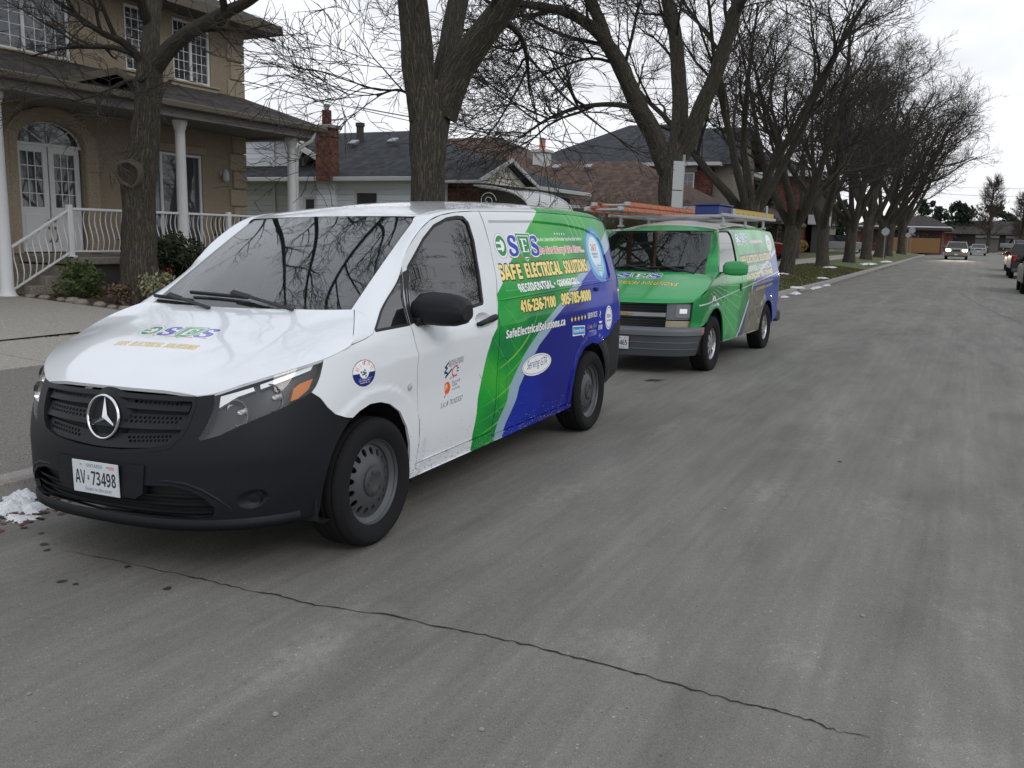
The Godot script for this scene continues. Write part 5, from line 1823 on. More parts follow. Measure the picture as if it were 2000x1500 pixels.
const CROWN := [[0, 0, 0, 0, 0, 0], [6, 5.5, .2, .5, .9, .05], [8, 2.7, .35, .55, 1.0, .045], [8, 1.35, .35, .5, 1.05, .0], [5, .70, .4, .4, 1.0, -.03], [3, .36, .45, .3, .9, -.05]]
func street_tree_proto(seed_: int, h: float, limbs_n: int) -> Grower:
	var g := Grower.new()
	g.rng.seed = seed_
	g.spec = CROWN
	g.fine = 1.15
	var tr := PackedVector3Array()
	var rd := PackedFloat32Array()
	var n := 9
	var top := h * .19
	var lean := Vector3(g.rng.randf_range(-.06, .10), 0, g.rng.randf_range(-.06, .06))
	for i in n:
		var f := float(i) / (n - 1)
		tr.push_back(Vector3(0, -.25 + f * (top + .25), 0) + lean * f * top)
		rd.push_back(lerpf(.36, .265, smoothstep(0.0, .3, f)) + .04 * smoothstep(.75, 1.0, f))
	bole(g.limbs, tr, rd, 18)
	for k in limbs_n:
		var a := TAU * (k + g.rng.randf_range(-.25, .25)) / limbs_n
		var out: float = g.rng.randf_range(.35, .85)
		var d := Vector3(cos(a) * out + .12, 1.0, sin(a) * out).normalized()
		var base: Vector3 = tr[n - 1] - Vector3(0, g.rng.randf_range(.1, .8), 0) + Vector3(cos(a), 0, sin(a)) * .12
		var q := g.polyline(base, d, h * g.rng.randf_range(.48, .62), 9, .13, .05)
		var rr := g.taper(q.size(), g.rng.randf_range(.125, .175), .03)
		bole(g.limbs, q, rr, 11)
		g.sprout(q, rr, 2, .18)
	return g

func build_trees() -> void:
	# the tree before the porch
	var g := Grower.new()
	g.rng.seed = 101
	g.spec = [[], [], [6, 1.5, .4, .5, 1.0, .0], [5, .85, .4, .45, 1.0, -.03], [4, .5, .4, .4, 1.0, -.05], [2, .28, .4, .3, .9, -.03]]
	guided(g, [[-8.8, 0.1, -7.24, .40], [-8.85, .71, -7.3, .327], [-8.92, 1.27, -7.38, .283], [-9.0, 1.97, -7.47, .265], [-9.05, 2.45, -7.53, .30], [-9.03, 2.93, -7.64, .247], [-9.03, 3.54, -7.75, .221], [-9.06, 4.15, -7.86, .212], [-9.07, 4.5, -7.92, .205]], 0)
	for a in [[[-9.04, 4.25, -7.9, .16], [-8.6, 4.63, -7.94, .131], [-8.08, 4.91, -8.01, .116], [-7.52, 5.13, -8.09, .098], [-7.02, 5.3, -8.13, .079], [-6.46, 5.67, -8.24, .058], [-6.0, 6.1, -8.31, .037]],
		[[-9.08, 4.3, -7.89, .17], [-9.26, 4.98, -8.14, .143], [-9.43, 5.56, -8.4, .136], [-9.6, 6.34, -8.69, .115], [-9.94, 7.31, -8.94, .084], [-10.12, 8.31, -9.27, .047]],
		[[-9.1, 4.3, -7.87, .09], [-9.14, 4.62, -7.46, .064], [-9.15, 4.7, -7.02, .05], [-9.2, 4.88, -6.59, .037], [-9.22, 5.05, -6.16, .024]],
		[[-9.1, 4.4, -7.92, .075], [-9.98, 4.71, -8.09, .05], [-10.79, 4.81, -8.18, .037], [-11.57, 4.82, -8.15, .024], [-12.36, 4.72, -8.1, .015]],
		[[-7.52, 5.13, -8.09, .06], [-6.7, 6.1, -6.8, .055], [-5.9, 7.0, -5.2, .05], [-5.2, 7.6, -3.6, .042], [-4.8, 7.9, -2.0, .03], [-4.5, 7.9, -.4, .016]],
		[[-9.3, 5.1, -8.1, .085], [-8.4, 6.6, -6.6, .07], [-7.4, 7.8, -5, .06], [-6.6, 8.6, -3.2, .045], [-6, 9, -1.5, .02]],
		[[-6.3, 6.6, -6.0, .04], [-5.4, 6.7, -5.2, .034], [-4.5, 6.6, -4.4, .026], [-3.6, 6.3, -3.6, .014]],
		[[-9.0, 4.1, -7.8, .04], [-8.9, 3.95, -7.2, .03], [-8.85, 3.7, -6.7, .022], [-8.9, 3.5, -6.2, .014]]]: guided(g, a, 1)
	var at := Vector3(-8.8, .3, -7.24)
	var o := thing("garden_tree", "bare tree with cut branch scar standing before the beige porch", "tree", at)
	finish_tree(o, g, at, M.twig)
	# the healed cut on its trunk: a ring of callus round a dark hollow
	var kn := MB.new()
	var kc := Vector3(-8.92, 2.47, -7.20) - at
	var view := Vector3(.50, -.02, .86).normalized()
	var kb := Basis.looking_at(view, Vector3.UP)
	var kT := Transform3D(Basis(kb.x, -kb.z, kb.y), kc)
	kn.lathe(kT, [Vector2(.25, -.16), Vector2(.225, -.01), Vector2(.205, .03), Vector2(.185, .038), Vector2(.165, .02), Vector2(.150, -.02)], 30)
	for i in kn.v.size():
		var q := kT.affine_inverse() * kn.v[i]
		var a := atan2(q.z, q.x)
		var w := 1.0 + .10 * sin(a * 2 + .8) + .04 * sin(a * 3 + 1) + .025 * sin(a * 7 + 2)
		kn.v[i] = kT * Vector3(q.x * w * .92, q.y + .015 * sin(a * 4), q.z * w * 1.12)
	part(o, "branch_scar", kn, M.scar)
	var kh := MB.new()
	kh.lathe(kT, [Vector2(.17, .005), Vector2(.13, -.02), Vector2(.07, -.012), Vector2(0, -.03)], 20)
	part(o, "scar_hollow", kh, M.scar_in)
	# the tree behind the white van
	g = Grower.new()
	g.rng.seed = 202
	g.spec = [[], [], [7, 2.0, .4, .5, 1.0, .02], [6, 1.1, .4, .5, 1.05, -.02], [5, .65, .4, .4, 1.0, -.05], [2, .34, .4, .3, .9, -.05]]
	guided(g, [[-3.22, 0.0, -7.58, .42], [-3.33, .61, -7.68, .323], [-3.41, 1.29, -7.78, .277], [-3.48, 2.05, -7.89, .261], [-3.53, 2.66, -7.98, .254], [-3.57, 3.19, -8.06, .277], [-3.58, 3.6, -8.12, .30], [-3.58, 3.85, -8.14, .24]], 0)
	for a in [[[-3.65, 3.3, -8.07, .254], [-3.72, 3.92, -8.02, .244], [-3.78, 4.57, -8.0, .235], [-3.8, 5.26, -7.89, .209], [-3.8, 6.04, -7.7, .175], [-3.79, 6.91, -7.54, .135], [-3.71, 8.2, -7.53, .091], [-3.5, 9.6, -7.3, .04]],
		[[-3.53, 3.5, -8.2, .20], [-3.64, 4.25, -8.68, .174], [-3.75, 4.87, -9.08, .17], [-3.84, 5.68, -9.53, .157], [-3.94, 6.77, -10.02, .127], [-4.17, 8.07, -10.5, .095], [-4.4, 9.6, -11.0, .04]],
		[[-3.48, 3.4, -8.17, .27], [-3.21, 4.01, -8.27, .229], [-2.88, 4.43, -8.28, .21], [-2.49, 4.87, -8.32, .185], [-2.11, 5.34, -8.25, .159], [-1.68, 5.92, -8.12, .126], [-1.2, 6.9, -7.9, .088], [-.7, 8.2, -7.7, .04]],
		[[-3.7, 5.0, -7.9, .10], [-3.6, 5.9, -6.9, .085], [-3.6, 6.9, -5.6, .07], [-3.8, 7.6, -4.2, .055], [-4.1, 8.0, -2.8, .04], [-4.5, 8.2, -1.4, .022]],
		[[-2.6, 4.76, -8.3, .05], [-2.5, 4.6, -8.9, .04], [-2.55, 4.3, -9.3, .03], [-2.65, 3.95, -9.6, .015]],
		[[-2.2, 5.2, -8.2, .08], [-1.3, 5.5, -7.4, .065], [-.3, 5.6, -6.6, .05], [.6, 5.5, -5.9, .035], [1.3, 5.2, -5.4, .018]],
		[[-3.75, 3.6, -8.05, .022], [-4.1, 3.75, -8.0, .018], [-4.4, 3.65, -7.9, .012]]]: guided(g, a, 1)
	at = Vector3(-3.25, .25, -7.6)
	o = thing("street_tree", "thick mossy bare tree forking just behind the white van", "tree", at, 0, "street trees")
	finish_tree(o, g, at, M.twig)
	# the tree behind the green van's nose
	g = Grower.new()
	g.rng.seed = 303
	g.spec = [[], [], [9, 2.8, .4, .5, 1.0, .03], [7, 1.5, .4, .5, 1.05, -.02], [6, .8, .4, .4, 1.0, -.05], [4, .42, .4, .3, .9, -.05]]
	g.fine = 1.25
	guided(g, [[-2.84, .2, -19.39, .52], [-2.9, 1.19, -19.52, .40], [-3.0, 2.27, -19.67, .355], [-3.07, 3.21, -19.82, .35], [-3.1, 3.75, -19.91, .37], [-3.1, 4.15, -19.95, .28]], 0, .84)
	for a in [[[-3.2, 3.4, -19.84, .34], [-3.57, 4.39, -19.59, .335], [-3.91, 5.07, -19.22, .32], [-4.22, 5.86, -18.89, .29], [-4.48, 6.34, -18.63, .26], [-4.77, 6.77, -18.24, .21], [-5.2, 7.04, -17.53, .165], [-5.78, 7.11, -16.82, .13], [-6.16, 7.02, -16.18, .092], [-6.48, 6.54, -15.49, .05]],
		[[-4.48, 6.3, -18.63, .21], [-4.77, 7.05, -18.41, .205], [-5.07, 7.76, -18.18, .19], [-5.34, 8.67, -17.89, .15], [-5.44, 10.2, -17.69, .09], [-5.4, 12, -17.5, .04]],
		[[-3.04, 3.7, -19.97, .30], [-3.13, 5.03, -20.59, .295], [-3.39, 6.2, -21.13, .275], [-3.71, 7.41, -21.66, .26], [-4.17, 8.65, -22.13, .22], [-4.56, 10.4, -22.66, .15], [-4.8, 12.5, -23, .05]],
		[[-2.9, 3.8, -20.05, .30], [-2.46, 5.01, -20.11, .285], [-2.09, 5.97, -20.13, .265], [-1.83, 6.96, -20.11, .24], [-1.56, 7.92, -20.08, .21], [-1.2, 9.4, -20.08, .15], [-.7, 11.6, -20, .05]],
		[[-3.9, 5.0, -19.2, .10], [-4.4, 5.0, -18.5, .085], [-5.0, 4.85, -17.8, .07], [-5.6, 4.5, -17.2, .05], [-6.1, 4.0, -16.7, .028]],
		[[-4.3, 6.0, -18.8, .06], [-5.0, 6.2, -18.7, .05], [-5.8, 6.0, -18.5, .035], [-6.5, 5.6, -18.2, .02]]]: guided(g, a, 1, .74)
	at = Vector3(-2.84, .3, -19.39)
	o = thing("street_tree", "large bare tree with a limb arching left above the ladder rack", "tree", at, 0, "street trees")
	finish_tree(o, g, at, M.twig)
	# the rest of the row, from four growths
	var protos := []
	for k in 4: protos.push_back(street_tree_proto(500 + k * 17, [13.5, 12.5, 13.0, 12.0][k], [5, 6, 5, 6][k]))
	var meshes := []
	for p in protos: meshes.push_back([p.limbs.mesh(), p.twigs.mesh()])
	var row := [[-2.0, 28.7, 1.15, 0, 4.3, "stout bare tree rising behind the yellow ladder"], [-2.0, 36.5, 1.15, 1, .4, "straight bare tree beside the green van's tail"], [-2.05, 47.7, 1.2, 2, 2.6, ""], [-2.0, 58.9, 1.28, 3, 4.2, ""], [-2.05, 69.5, 1.42, 0, 3.3, ""], [-2.0, 80.0, 1.5, 1, 5.1, ""], [-2.0, 88.0, 1.5, 2, .9, ""], [-1.8, 104.0, 1.55, 3, 1.8, ""],
		[13.5, 9.0, .76, 3, 2.0, ""], [13.5, 17.0, .76, 1, 4.4, ""], [13.9, 26.0, .74, 0, .6, ""], [14.4, 36.0, .70, 2, 1.1, ""]]
	for q in row:
		var y := lawn_y(q[0], q[1]) if q[0] < 0 else .2
		var lab: String = q[5]
		if lab == "": lab = "bare street tree in the long row beyond the vans" if q[0] < 0 else "bare street tree on the opposite boulevard"
		var tr := thing("street_tree", lab, "tree", st(q[0], y, q[1]), q[4], "street trees")
		tr.scale = Vector3.ONE * q[2]
		inst(tr, "trunk", meshes[q[3]][0], M.bark, Transform3D())
		inst(tr, "crown", meshes[q[3]][1], M.twig, Transform3D())

# loose foliage: small leaf faces through an uneven volume
func foliage(mb: MB, c: Vector3, r: Vector3, count: int, leaf: float, rng: RandomNumberGenerator, shell := 0.5) -> void:
	var lumps := []
	for k in 9: lumps.push_back([Vector3(rng.randf_range(-.75, .75), rng.randf_range(-.55, .6), rng.randf_range(-.75, .75)), rng.randf_range(.22, .55)])
	for k in count:
		var l: Array = lumps[rng.randi_range(0, 8)]
		var d := Vector3(rng.randfn(), rng.randfn(), rng.randfn()).normalized()
		var p: Vector3 = (l[0] + d * l[1] * rng.randf_range(shell * .6, 1.15)) * r
		var x := Vector3(rng.randfn(), rng.randfn(), rng.randfn()).normalized() * leaf * rng.randf_range(.5, 1.2)
		var z := (x.cross(Vector3(rng.randfn(), rng.randfn(), rng.randfn()))).normalized() * x.length() * .55
		mb.quad(c + p - x, c + p - z, c + p + x, c + p + z)
func shrub(called: String, label: String, at: Vector3, r: Vector3, count: int, leaf: float, m: Material, rng: RandomNumberGenerator, group := "") -> Node3D:
	var o := thing(called, label, "shrub", at, 0, group)
	var mb := MB.new()
	foliage(mb, Vector3(0, r.y * .75, 0), r, count, leaf, rng)
	part(o, "foliage", mb, m)
	var s := MB.new()
	for k in 6:
		var a := rng.randf() * TAU
		s.tube(PackedVector3Array([Vector3(0, -.05, 0), Vector3(cos(a) * r.x * .25, r.y * .5, sin(a) * r.z * .25), Vector3(cos(a) * r.x * .6, r.y * 1.1, sin(a) * r.z * .6)]), PackedFloat32Array([.014, .010, .005]), 4, false)
	stuff(part(o, "stems", s, M.twig))
	return o

# ------------------------------------------------------------------ houses
class Lot:
	var node: Node3D
	var s0: float
	var t0: float
	func P(s: float, y: float, t: float) -> Vector3:
		return Vector3(s - s0, y, -(t - t0))
	func bx(mb: MB, s_a: float, s_b: float, y_a: float, y_b: float, t_a: float, t_b: float, bev := 0.0) -> void:
		mb.box(Transform3D(Basis(), P((s_a + s_b) / 2, (y_a + y_b) / 2, (t_a + t_b) / 2)), Vector3(abs(s_b - s_a), abs(y_b - y_a), abs(t_b - t_a)), bev)
func lot(called: String, label: String, s: float, t: float, category := "house") -> Lot:
	var l := Lot.new()
	l.s0 = s
	l.t0 = t
	l.node = thing(called, label, category, st(s, 0, t), STREET_TURN)
	return l
# wall in a plane s = const (street side) or t = const, with rectangular openings [a0, a1, y0, y1]
func wall(l: Lot, called: String, m: Material, axis: String, at: float, a0: float, a1: float, y0: float, y1: float, openings: Array, thick: float) -> MeshInstance3D:
	var mb := MB.new()
	var xs := [a0, a1]
	var ys := [y0, y1]
	for o in openings:
		for k in [0, 1]:
			if o[k] > a0 and o[k] < a1 and not o[k] in xs: xs.push_back(o[k])
		for k in [2, 3]:
			if o[k] > y0 and o[k] < y1 and not o[k] in ys: ys.push_back(o[k])
	xs.sort()
	ys.sort()
	var P := func(a: float, y: float, d: float) -> Vector3: return l.P(at - d, y, a) if axis == "s" else l.P(a, y, at + d)
	for i in xs.size() - 1:
		for j in ys.size() - 1:
			var cx: float = (xs[i] + xs[i + 1]) / 2
			var cy: float = (ys[j] + ys[j + 1]) / 2
			var hole := false
			for o in openings:
				if cx > o[0] and cx < o[1] and cy > o[2] and cy < o[3]: hole = true
			if hole: continue
			mb.quad(P.call(xs[i], ys[j], 0), P.call(xs[i + 1], ys[j], 0), P.call(xs[i + 1], ys[j + 1], 0), P.call(xs[i], ys[j + 1], 0))
	for o in openings:
		var c := [[o[0], o[2]], [o[1], o[2]], [o[1], o[3]], [o[0], o[3]]]
		for k in 4: mb.quad(P.call(c[k][0], c[k][1], 0), P.call(c[(k + 1) % 4][0], c[(k + 1) % 4][1], 0), P.call(c[(k + 1) % 4][0], c[(k + 1) % 4][1], thick), P.call(c[k][0], c[k][1], thick))
	return part(l.node, called, mb, m)
# framed window in an opening: frame, sash bars, glass, curtain, dark room behind
func window(l: Lot, axis: String, at: float, a0: float, a1: float, y0: float, y1: float, cols: int, rows: int, sashes := 2, curtain := true, fw := .06, frame_m: Material = null) -> Node3D:
	var P := func(a: float, y: float, d: float) -> Vector3: return l.P(at - d, y, a) if axis == "s" else l.P(a, y, at + d)
	var fr := MB.new()
	var bar := func(mb: MB, x0: float, x1: float, z0: float, z1: float, d0: float, d1: float) -> void:
		var a: Vector3 = P.call(x0, z0, d0)
		var b: Vector3 = P.call(x1, z1, d1)
		mb.box(Transform3D(Basis(), (a + b) / 2), (b - a).abs(), .006)
	bar.call(fr, a0, a1, y0, y0 + fw, .03, .11)
	bar.call(fr, a0, a1, y1 - fw, y1, .03, .11)
	bar.call(fr, a0, a0 + fw, y0 + fw + .001, y1 - fw - .001, .031, .109)
	bar.call(fr, a1 - fw, a1, y0 + fw + .001, y1 - fw - .001, .031, .109)
	for k in range(1, sashes):
		var x := lerpf(a0, a1, float(k) / sashes)
		bar.call(fr, x - fw * .55, x + fw * .55, y0 + fw + .001, y1 - fw - .001, .035, .105)
	var w := part(l.node, "window", fr, frame_m if frame_m else M.white_paint)
	for k in sashes:
		var x0 := lerpf(a0, a1, float(k) / sashes) + (fw if k == 0 else fw * .55)
		var x1 := lerpf(a0, a1, float(k + 1) / sashes) - (fw if k == sashes - 1 else fw * .55)
		for c in range(1, cols):
			var mb := MB.new()
			var x := lerpf(x0, x1, float(c) / cols)
			bar.call(mb, x - .009, x + .009, y0 + fw, y1 - fw, .062, .078)
			part(w, "glazing_bar", mb, frame_m if frame_m else M.white_paint)
		for r in range(1, rows):
			var mb := MB.new()
			var y := lerpf(y0 + fw, y1 - fw, float(r) / rows)
			bar.call(mb, x0, x1, y - .009, y + .009, .064, .080)
			part(w, "glazing_bar", mb, frame_m if frame_m else M.white_paint)
		var gl := MB.new()
		gl.quad(P.call(x0, y0 + fw, .07), P.call(x1, y0 + fw, .07), P.call(x1, y1 - fw, .07), P.call(x0, y1 - fw, .07))
		part(w, "pane", gl, M.house_glass)
	if curtain:
		var cu := MB.new()
		var g := [[], []]
		for i in 41:
			var x := lerpf(a0, a1, i / 40.0)
			var d := .17 + .025 * sin(i * 1.9) + .01 * sin(i * .7)
			g[0].push_back(P.call(x, y0, d)); g[1].push_back(P.call(x, y1, d))
		cu.grid(g)
		part(w, "curtain", cu, M.curtain)
	var rm := MB.new()
	rm.quad(P.call(a0 - .2, y0 - .2, .6), P.call(a1 + .2, y0 - .2, .6), P.call(a1 + .2, y1 + .2, .6), P.call(a0 - .2, y1 + .2, .6))
	part(w, "dark_room", rm, M.room)
	return w
# hip or gable roof over a rectangle; ridge along s (axis "s") or t; hip0/hip1 insets of the ridge ends
func roof(l: Lot, called: String, m: Material, s_a: float, s_b: float, t_a: float, t_b: float, y0: float, y1: float, axis: String, in0: float, in1: float, fascia := .18) -> MeshInstance3D:
	var mb := MB.new()
	var A := l.P(s_a, y0, t_a)
	var B := l.P(s_b, y0, t_a)
	var Cc := l.P(s_b, y0, t_b)
	var D := l.P(s_a, y0, t_b)
	var R0 := l.P(s_a + in0, y1, (t_a + t_b) / 2) if axis == "s" else l.P((s_a + s_b) / 2, y1, t_a + in0)
	var R1 := l.P(s_b - in1, y1, (t_a + t_b) / 2) if axis == "s" else l.P((s_a + s_b) / 2, y1, t_b - in1)
	if axis == "s":
		mb.quad(A, B, R1, R0); mb.quad(D, Cc, R1, R0)
		mb.tri3(A, D, R0); mb.tri3(B, Cc, R1)
	else:
		mb.quad(A, D, R1, R0); mb.quad(B, Cc, R1, R0)
		mb.tri3(A, B, R0); mb.tri3(D, Cc, R1)
	var o := part(l.node, called, mb, m)
	var f := MB.new()
	var dn := Vector3(0, -fascia, 0)
	var q := [A, B, Cc, D]
	for i in 4: f.quad(q[i], q[(i + 1) % 4], q[(i + 1) % 4] + dn, q[i] + dn)
	f.quad(A + dn, B + dn, Cc + dn, D + dn)
	part(o, "eave", f, M.gutter if m == M.shingle_taupe else M.white_old)
	return o

func build_houses() -> void:
	house_beige()
	house_siding()
	house_row()

func house_beige() -> void:
	var l := lot("stucco_house", "beige two storey stucco house with white columned porch and double door", -11.2, 9.0)
	var n := l.node
	var W := -11.2
	# openings: t0, t1, y0, y1
	var door := [7.40, 8.86, 1.02, 3.62]
	var low := [10.25, 12.0, 1.05, 3.26]
	var upl := [6.75, 8.68, 4.80, 6.22]
	var upr := [11.25, 12.35, 4.87, 6.23]
	var upm := [9.98, 10.62, 4.87, 6.23]
	wall(l, "front_wall", M.stucco, "s", W, 1.0, 13.35, .2, 6.62, [door, low, upl, upr, upm], .18)
	wall(l, "side_wall", M.stucco, "t", 13.35, -21, W, .2, 6.62, [], .1)
	wall(l, "side_wall", M.stucco, "t", 1.0, -21, W, .2, 6.62, [], .1)
	# arched head of the doorway, filled above the arch
	var sp := MB.new()
	var dc: float = (door[0] + door[1]) / 2
	var dr: float = (door[1] - door[0]) / 2
	for i in 16:
		var a0 := PI * i / 16
		var a1 := PI * (i + 1) / 16
		sp.quad(l.P(W, 3.12 + sin(a0) * .46, dc + cos(a0) * dr), l.P(W, 3.12 + sin(a1) * .46, dc + cos(a1) * dr), l.P(W, 3.625, dc + cos(a1) * dr), l.P(W, 3.625, dc + cos(a0) * dr))
		sp.quad(l.P(W, 3.12 + sin(a0) * .46, dc + cos(a0) * dr), l.P(W, 3.12 + sin(a1) * .46, dc + cos(a1) * dr), l.P(W - .18, 3.12 + sin(a1) * .46, dc + cos(a1) * dr), l.P(W - .18, 3.12 + sin(a0) * .46, dc + cos(a0) * dr))
	part(n, "arch_head", sp, M.stucco)
	# moulded surround
	var sur := MB.new()
	var prev: Array = []
	var path := [[door[0], 1.02], [door[0], 3.12]]
	for i in 17: path.push_back([dc - cos(PI * i / 16) * dr, 3.12 + sin(PI * i / 16) * .46])
	path.append_array([[door[1], 3.12], [door[1], 1.02]])
	for i in path.size():
		var c := Vector2(dc, 3.0)
		var p := Vector2(path[i][0], path[i][1])
		var d := (p - Vector2(dc, min(p.y, 3.12))).normalized()
		if d.length() < .5: d = Vector2(0, 1)
		var ring := [l.P(W + .004, p.y + d.y * .005, p.x + d.x * .005), l.P(W + .05, p.y + d.y * .015, p.x + d.x * .015), l.P(W + .05, p.y + d.y * .20, p.x + d.x * .20), l.P(W + .075, p.y + d.y * .22, p.x + d.x * .22), l.P(W + .075, p.y + d.y * .27, p.x + d.x * .27), l.P(W + .004, p.y + d.y * .28, p.x + d.x * .28)]
		if prev.size():
			for k in 5: sur.quad(prev[k], ring[k], ring[k + 1], prev[k + 1])
		prev = ring
	part(n, "door_surround", sur, M.stucco_trim)
	# double door
	for k in 2:
		var a0: float = door[0] + .03 + k * (dr - .02)
		var a1: float = a0 + dr - .05
		var lf := MB.new()
		l.bx(lf, W - .17, W - .12, 1.04, 1.92, a0, a1, .008)
		l.bx(lf, W - .17, W - .12, 2.98, 3.10, a0, a1, .008)
		l.bx(lf, W - .169, W - .121, 1.92, 2.98, a0, a0 + .11, .004)
		l.bx(lf, W - .169, W - .121, 1.92, 2.98, a1 - .11, a1, .004)
		l.bx(lf, W - .125, W - .112, 1.16, 1.78, a0 + .14, a1 - .14, .01)
		var leaf := part(n, "door", lf, M.white_paint)
		var gl := MB.new()
		gl.quad(l.P(W - .145, 1.92, a0 + .11), l.P(W - .145, 1.92, a1 - .11), l.P(W - .145, 2.98, a1 - .11), l.P(W - .145, 2.98, a0 + .11))
		part(leaf, "pane", gl, M.house_glass)
		for c in [1, 2]:
			var mb := MB.new()
			var x := lerpf(a0 + .11, a1 - .11, c / 3.0)
			l.bx(mb, W - .141, W - .128, 1.92, 2.98, x - .009, x + .009)
			part(leaf, "glazing_bar", mb, M.white_paint)
		for r in [1, 2, 3]:
			var mb := MB.new()
			var y := lerpf(1.92, 2.98, r / 4.0)
			l.bx(mb, W - .143, W - .130, y - .009, y + .009, a0 + .11, a1 - .11)
			part(leaf, "glazing_bar", mb, M.white_paint)
		var cu := MB.new()
		var g := [[], []]
		for i in 17:
			var x := lerpf(a0 + .1, a1 - .1, i / 16.0)
			g[0].push_back(l.P(W - .19 - .01 * sin(i * 2.1), 1.92, x)); g[1].push_back(l.P(W - .19 - .01 * sin(i * 2.1), 2.98, x))
		cu.grid(g)
		part(leaf, "curtain", cu, M.curtain)
		var hd := MB.new()
		var hx: float = a1 - .05 if k == 0 else a0 + .05
		hd.rod(l.P(W - .10, 1.66, hx), l.P(W - .08, 1.66, hx), .03, 12)
		hd.tube(PackedVector3Array([l.P(W - .11, 1.52, hx), l.P(W - .05, 1.48, hx), l.P(W - .05, 1.30, hx), l.P(W - .11, 1.24, hx)]), PackedFloat32Array([.014, .014, .012, .014]), 8)
		hd.rod(l.P(W - .11, 1.52, hx), l.P(W - .10, 1.52, hx), .028, 12)
		part(leaf, "handle", hd, M.brass)
	var tr := MB.new()
	l.bx(tr, W - .175, W - .10, 3.10, 3.16, door[0], door[1], .006)
	for k in 3:
		var a := PI * (k + 1) / 4
		tr.bar(l.P(W - .14, 3.14, dc), l.P(W - .14, 3.12 + sin(a) * .45, dc - cos(a) * dr * .98), .018, .02)
	var ap := PackedVector3Array()
	var ar := PackedFloat32Array()
	for i in 15:
		ap.push_back(l.P(W - .14, 3.12 + sin(PI * i / 14) * .455, dc - cos(PI * i / 14) * (dr - .01))); ar.push_back(.022)
	tr.tube(ap, ar, 6)
	var fan := part(n, "fanlight", tr, M.white_paint)
	var fg := MB.new()
	var ringp := PackedVector3Array()
	for i in 15: ringp.push_back(l.P(W - .15, 3.13 + sin(PI * i / 14) * .45, dc - cos(PI * i / 14) * dr))
	fg.fan(ringp, Vector3(1, 0, 0))
	part(fan, "pane", fg, M.house_glass)
	var hall := MB.new()
	hall.quad(l.P(W - .5, 1.0, 7.0), l.P(W - .5, 1.0, 9.3), l.P(W - .5, 3.7, 9.3), l.P(W - .5, 3.7, 7.0))
	part(n, "hall", hall, M.room)
	# windows
	window(l, "s", W, low[0], low[1], low[2], low[3], 1, 1, 3, true)
	window(l, "s", W, upl[0], upl[1], upl[2], upl[3], 4, 6, 2, true)
	window(l, "s", W, upr[0], upr[1], upr[2], upr[3], 3, 6, 2, false)
	window(l, "s", W, upm[0], upm[1], upm[2], upm[3], 3, 6, 1, false)
	for q in [upl, upr, upm, low]:
		var mb := MB.new()
		l.bx(mb, W + .0, W + .09, q[2] - .17, q[2] - .03, q[0] - .14, q[1] + .14, .02)
		l.bx(mb, W + .0, W + .13, q[2] - .05, q[2] - .005, q[0] - .18, q[1] + .18, .012)
		part(n, "window_sill", mb, M.stucco_trim)
	var lowtrim := MB.new()
	l.bx(lowtrim, W, W + .06, 3.28, 3.46, low[0] - .12, low[1] + .12, .015)
	part(n, "window_head", lowtrim, M.stucco_trim)
	# quoins up the corner
	var y := .42
	var k2 := 0
	while y < 6.4:
		if y < 3.75 or y > 4.55:
			var mb := MB.new()
			l.bx(mb, W - .60, W + .055, y, y + .405, 13.35 - (.50 if k2 % 2 == 0 else .40), 13.35 + .055, .018)
			part(n, "quoin", mb, M.stucco_trim)
		y += .43
		k2 += 1
	# main roof with deep eaves
	roof(l, "main_roof", M.shingle_taupe, -21.6, W + .75, .4, 14.0, 6.50, 8.9, "s", 5.0, 5.0, .20)
	# porch: floor, steps, roof, columns, railing
	var fl := MB.new()
	l.bx(fl, W, -9.55, .86, 1.0, 7.30, 14.0, .015)
	var fo := part(n, "porch_floor", fl, M.stone)
	var base := MB.new()
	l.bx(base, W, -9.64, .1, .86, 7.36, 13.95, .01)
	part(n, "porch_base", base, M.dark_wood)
	for k in 4:
		var mb := MB.new()
		l.bx(mb, W, -9.55, .2, 1.0 - .165 * (k + 1), 7.30 - .30 * (k + 1), 7.30 - .30 * k - .003, .012)
		part(n, "porch_step", mb, M.stone)
	var pr := MB.new()
	var pa := 2.0
	var pb := 14.05
	pr.quad(l.P(W, 4.78, pa), l.P(W, 4.78, 13.3), l.P(-9.2, 4.09, pb), l.P(-9.2, 4.09, pa))
	pr.quad(l.P(W, 4.78, 13.3), l.P(W - .6, 4.78, 13.3), l.P(W - .6, 4.09, pb), l.P(-9.2, 4.09, pb))
	part(n, "porch_roof", pr, M.shingle_taupe)
	var gu := MB.new()
	l.bx(gu, -9.28, -9.14, 3.95, 4.08, pa, pb + .06, .02)
	l.bx(gu, W - .6, -9.28, 3.95, 4.08, pb - .06, pb + .06, .02)
	part(n, "gutter", gu, M.gutter)
	var bm := MB.new()
	l.bx(bm, -9.82, -9.30, 3.78, 4.0, pa, pb - .1, .01)
	l.bx(bm, W - .6, -9.82, 3.78, 4.0, pb - .5, pb - .1, .01)
	part(n, "porch_beam", bm, M.soffit)
	var so := MB.new()
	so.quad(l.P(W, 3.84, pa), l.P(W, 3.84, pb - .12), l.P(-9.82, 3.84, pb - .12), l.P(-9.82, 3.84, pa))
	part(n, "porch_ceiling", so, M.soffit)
	# small pediment above the door
	var pd := MB.new()
	pd.quad(l.P(-9.25, 4.12, 7.15), l.P(-9.25, 4.42, 8.1), l.P(-10.6, 4.60, 8.1), l.P(-10.6, 4.45, 7.15))
	pd.quad(l.P(-9.25, 4.12, 9.05), l.P(-9.25, 4.42, 8.1), l.P(-10.6, 4.60, 8.1), l.P(-10.6, 4.45, 9.05))
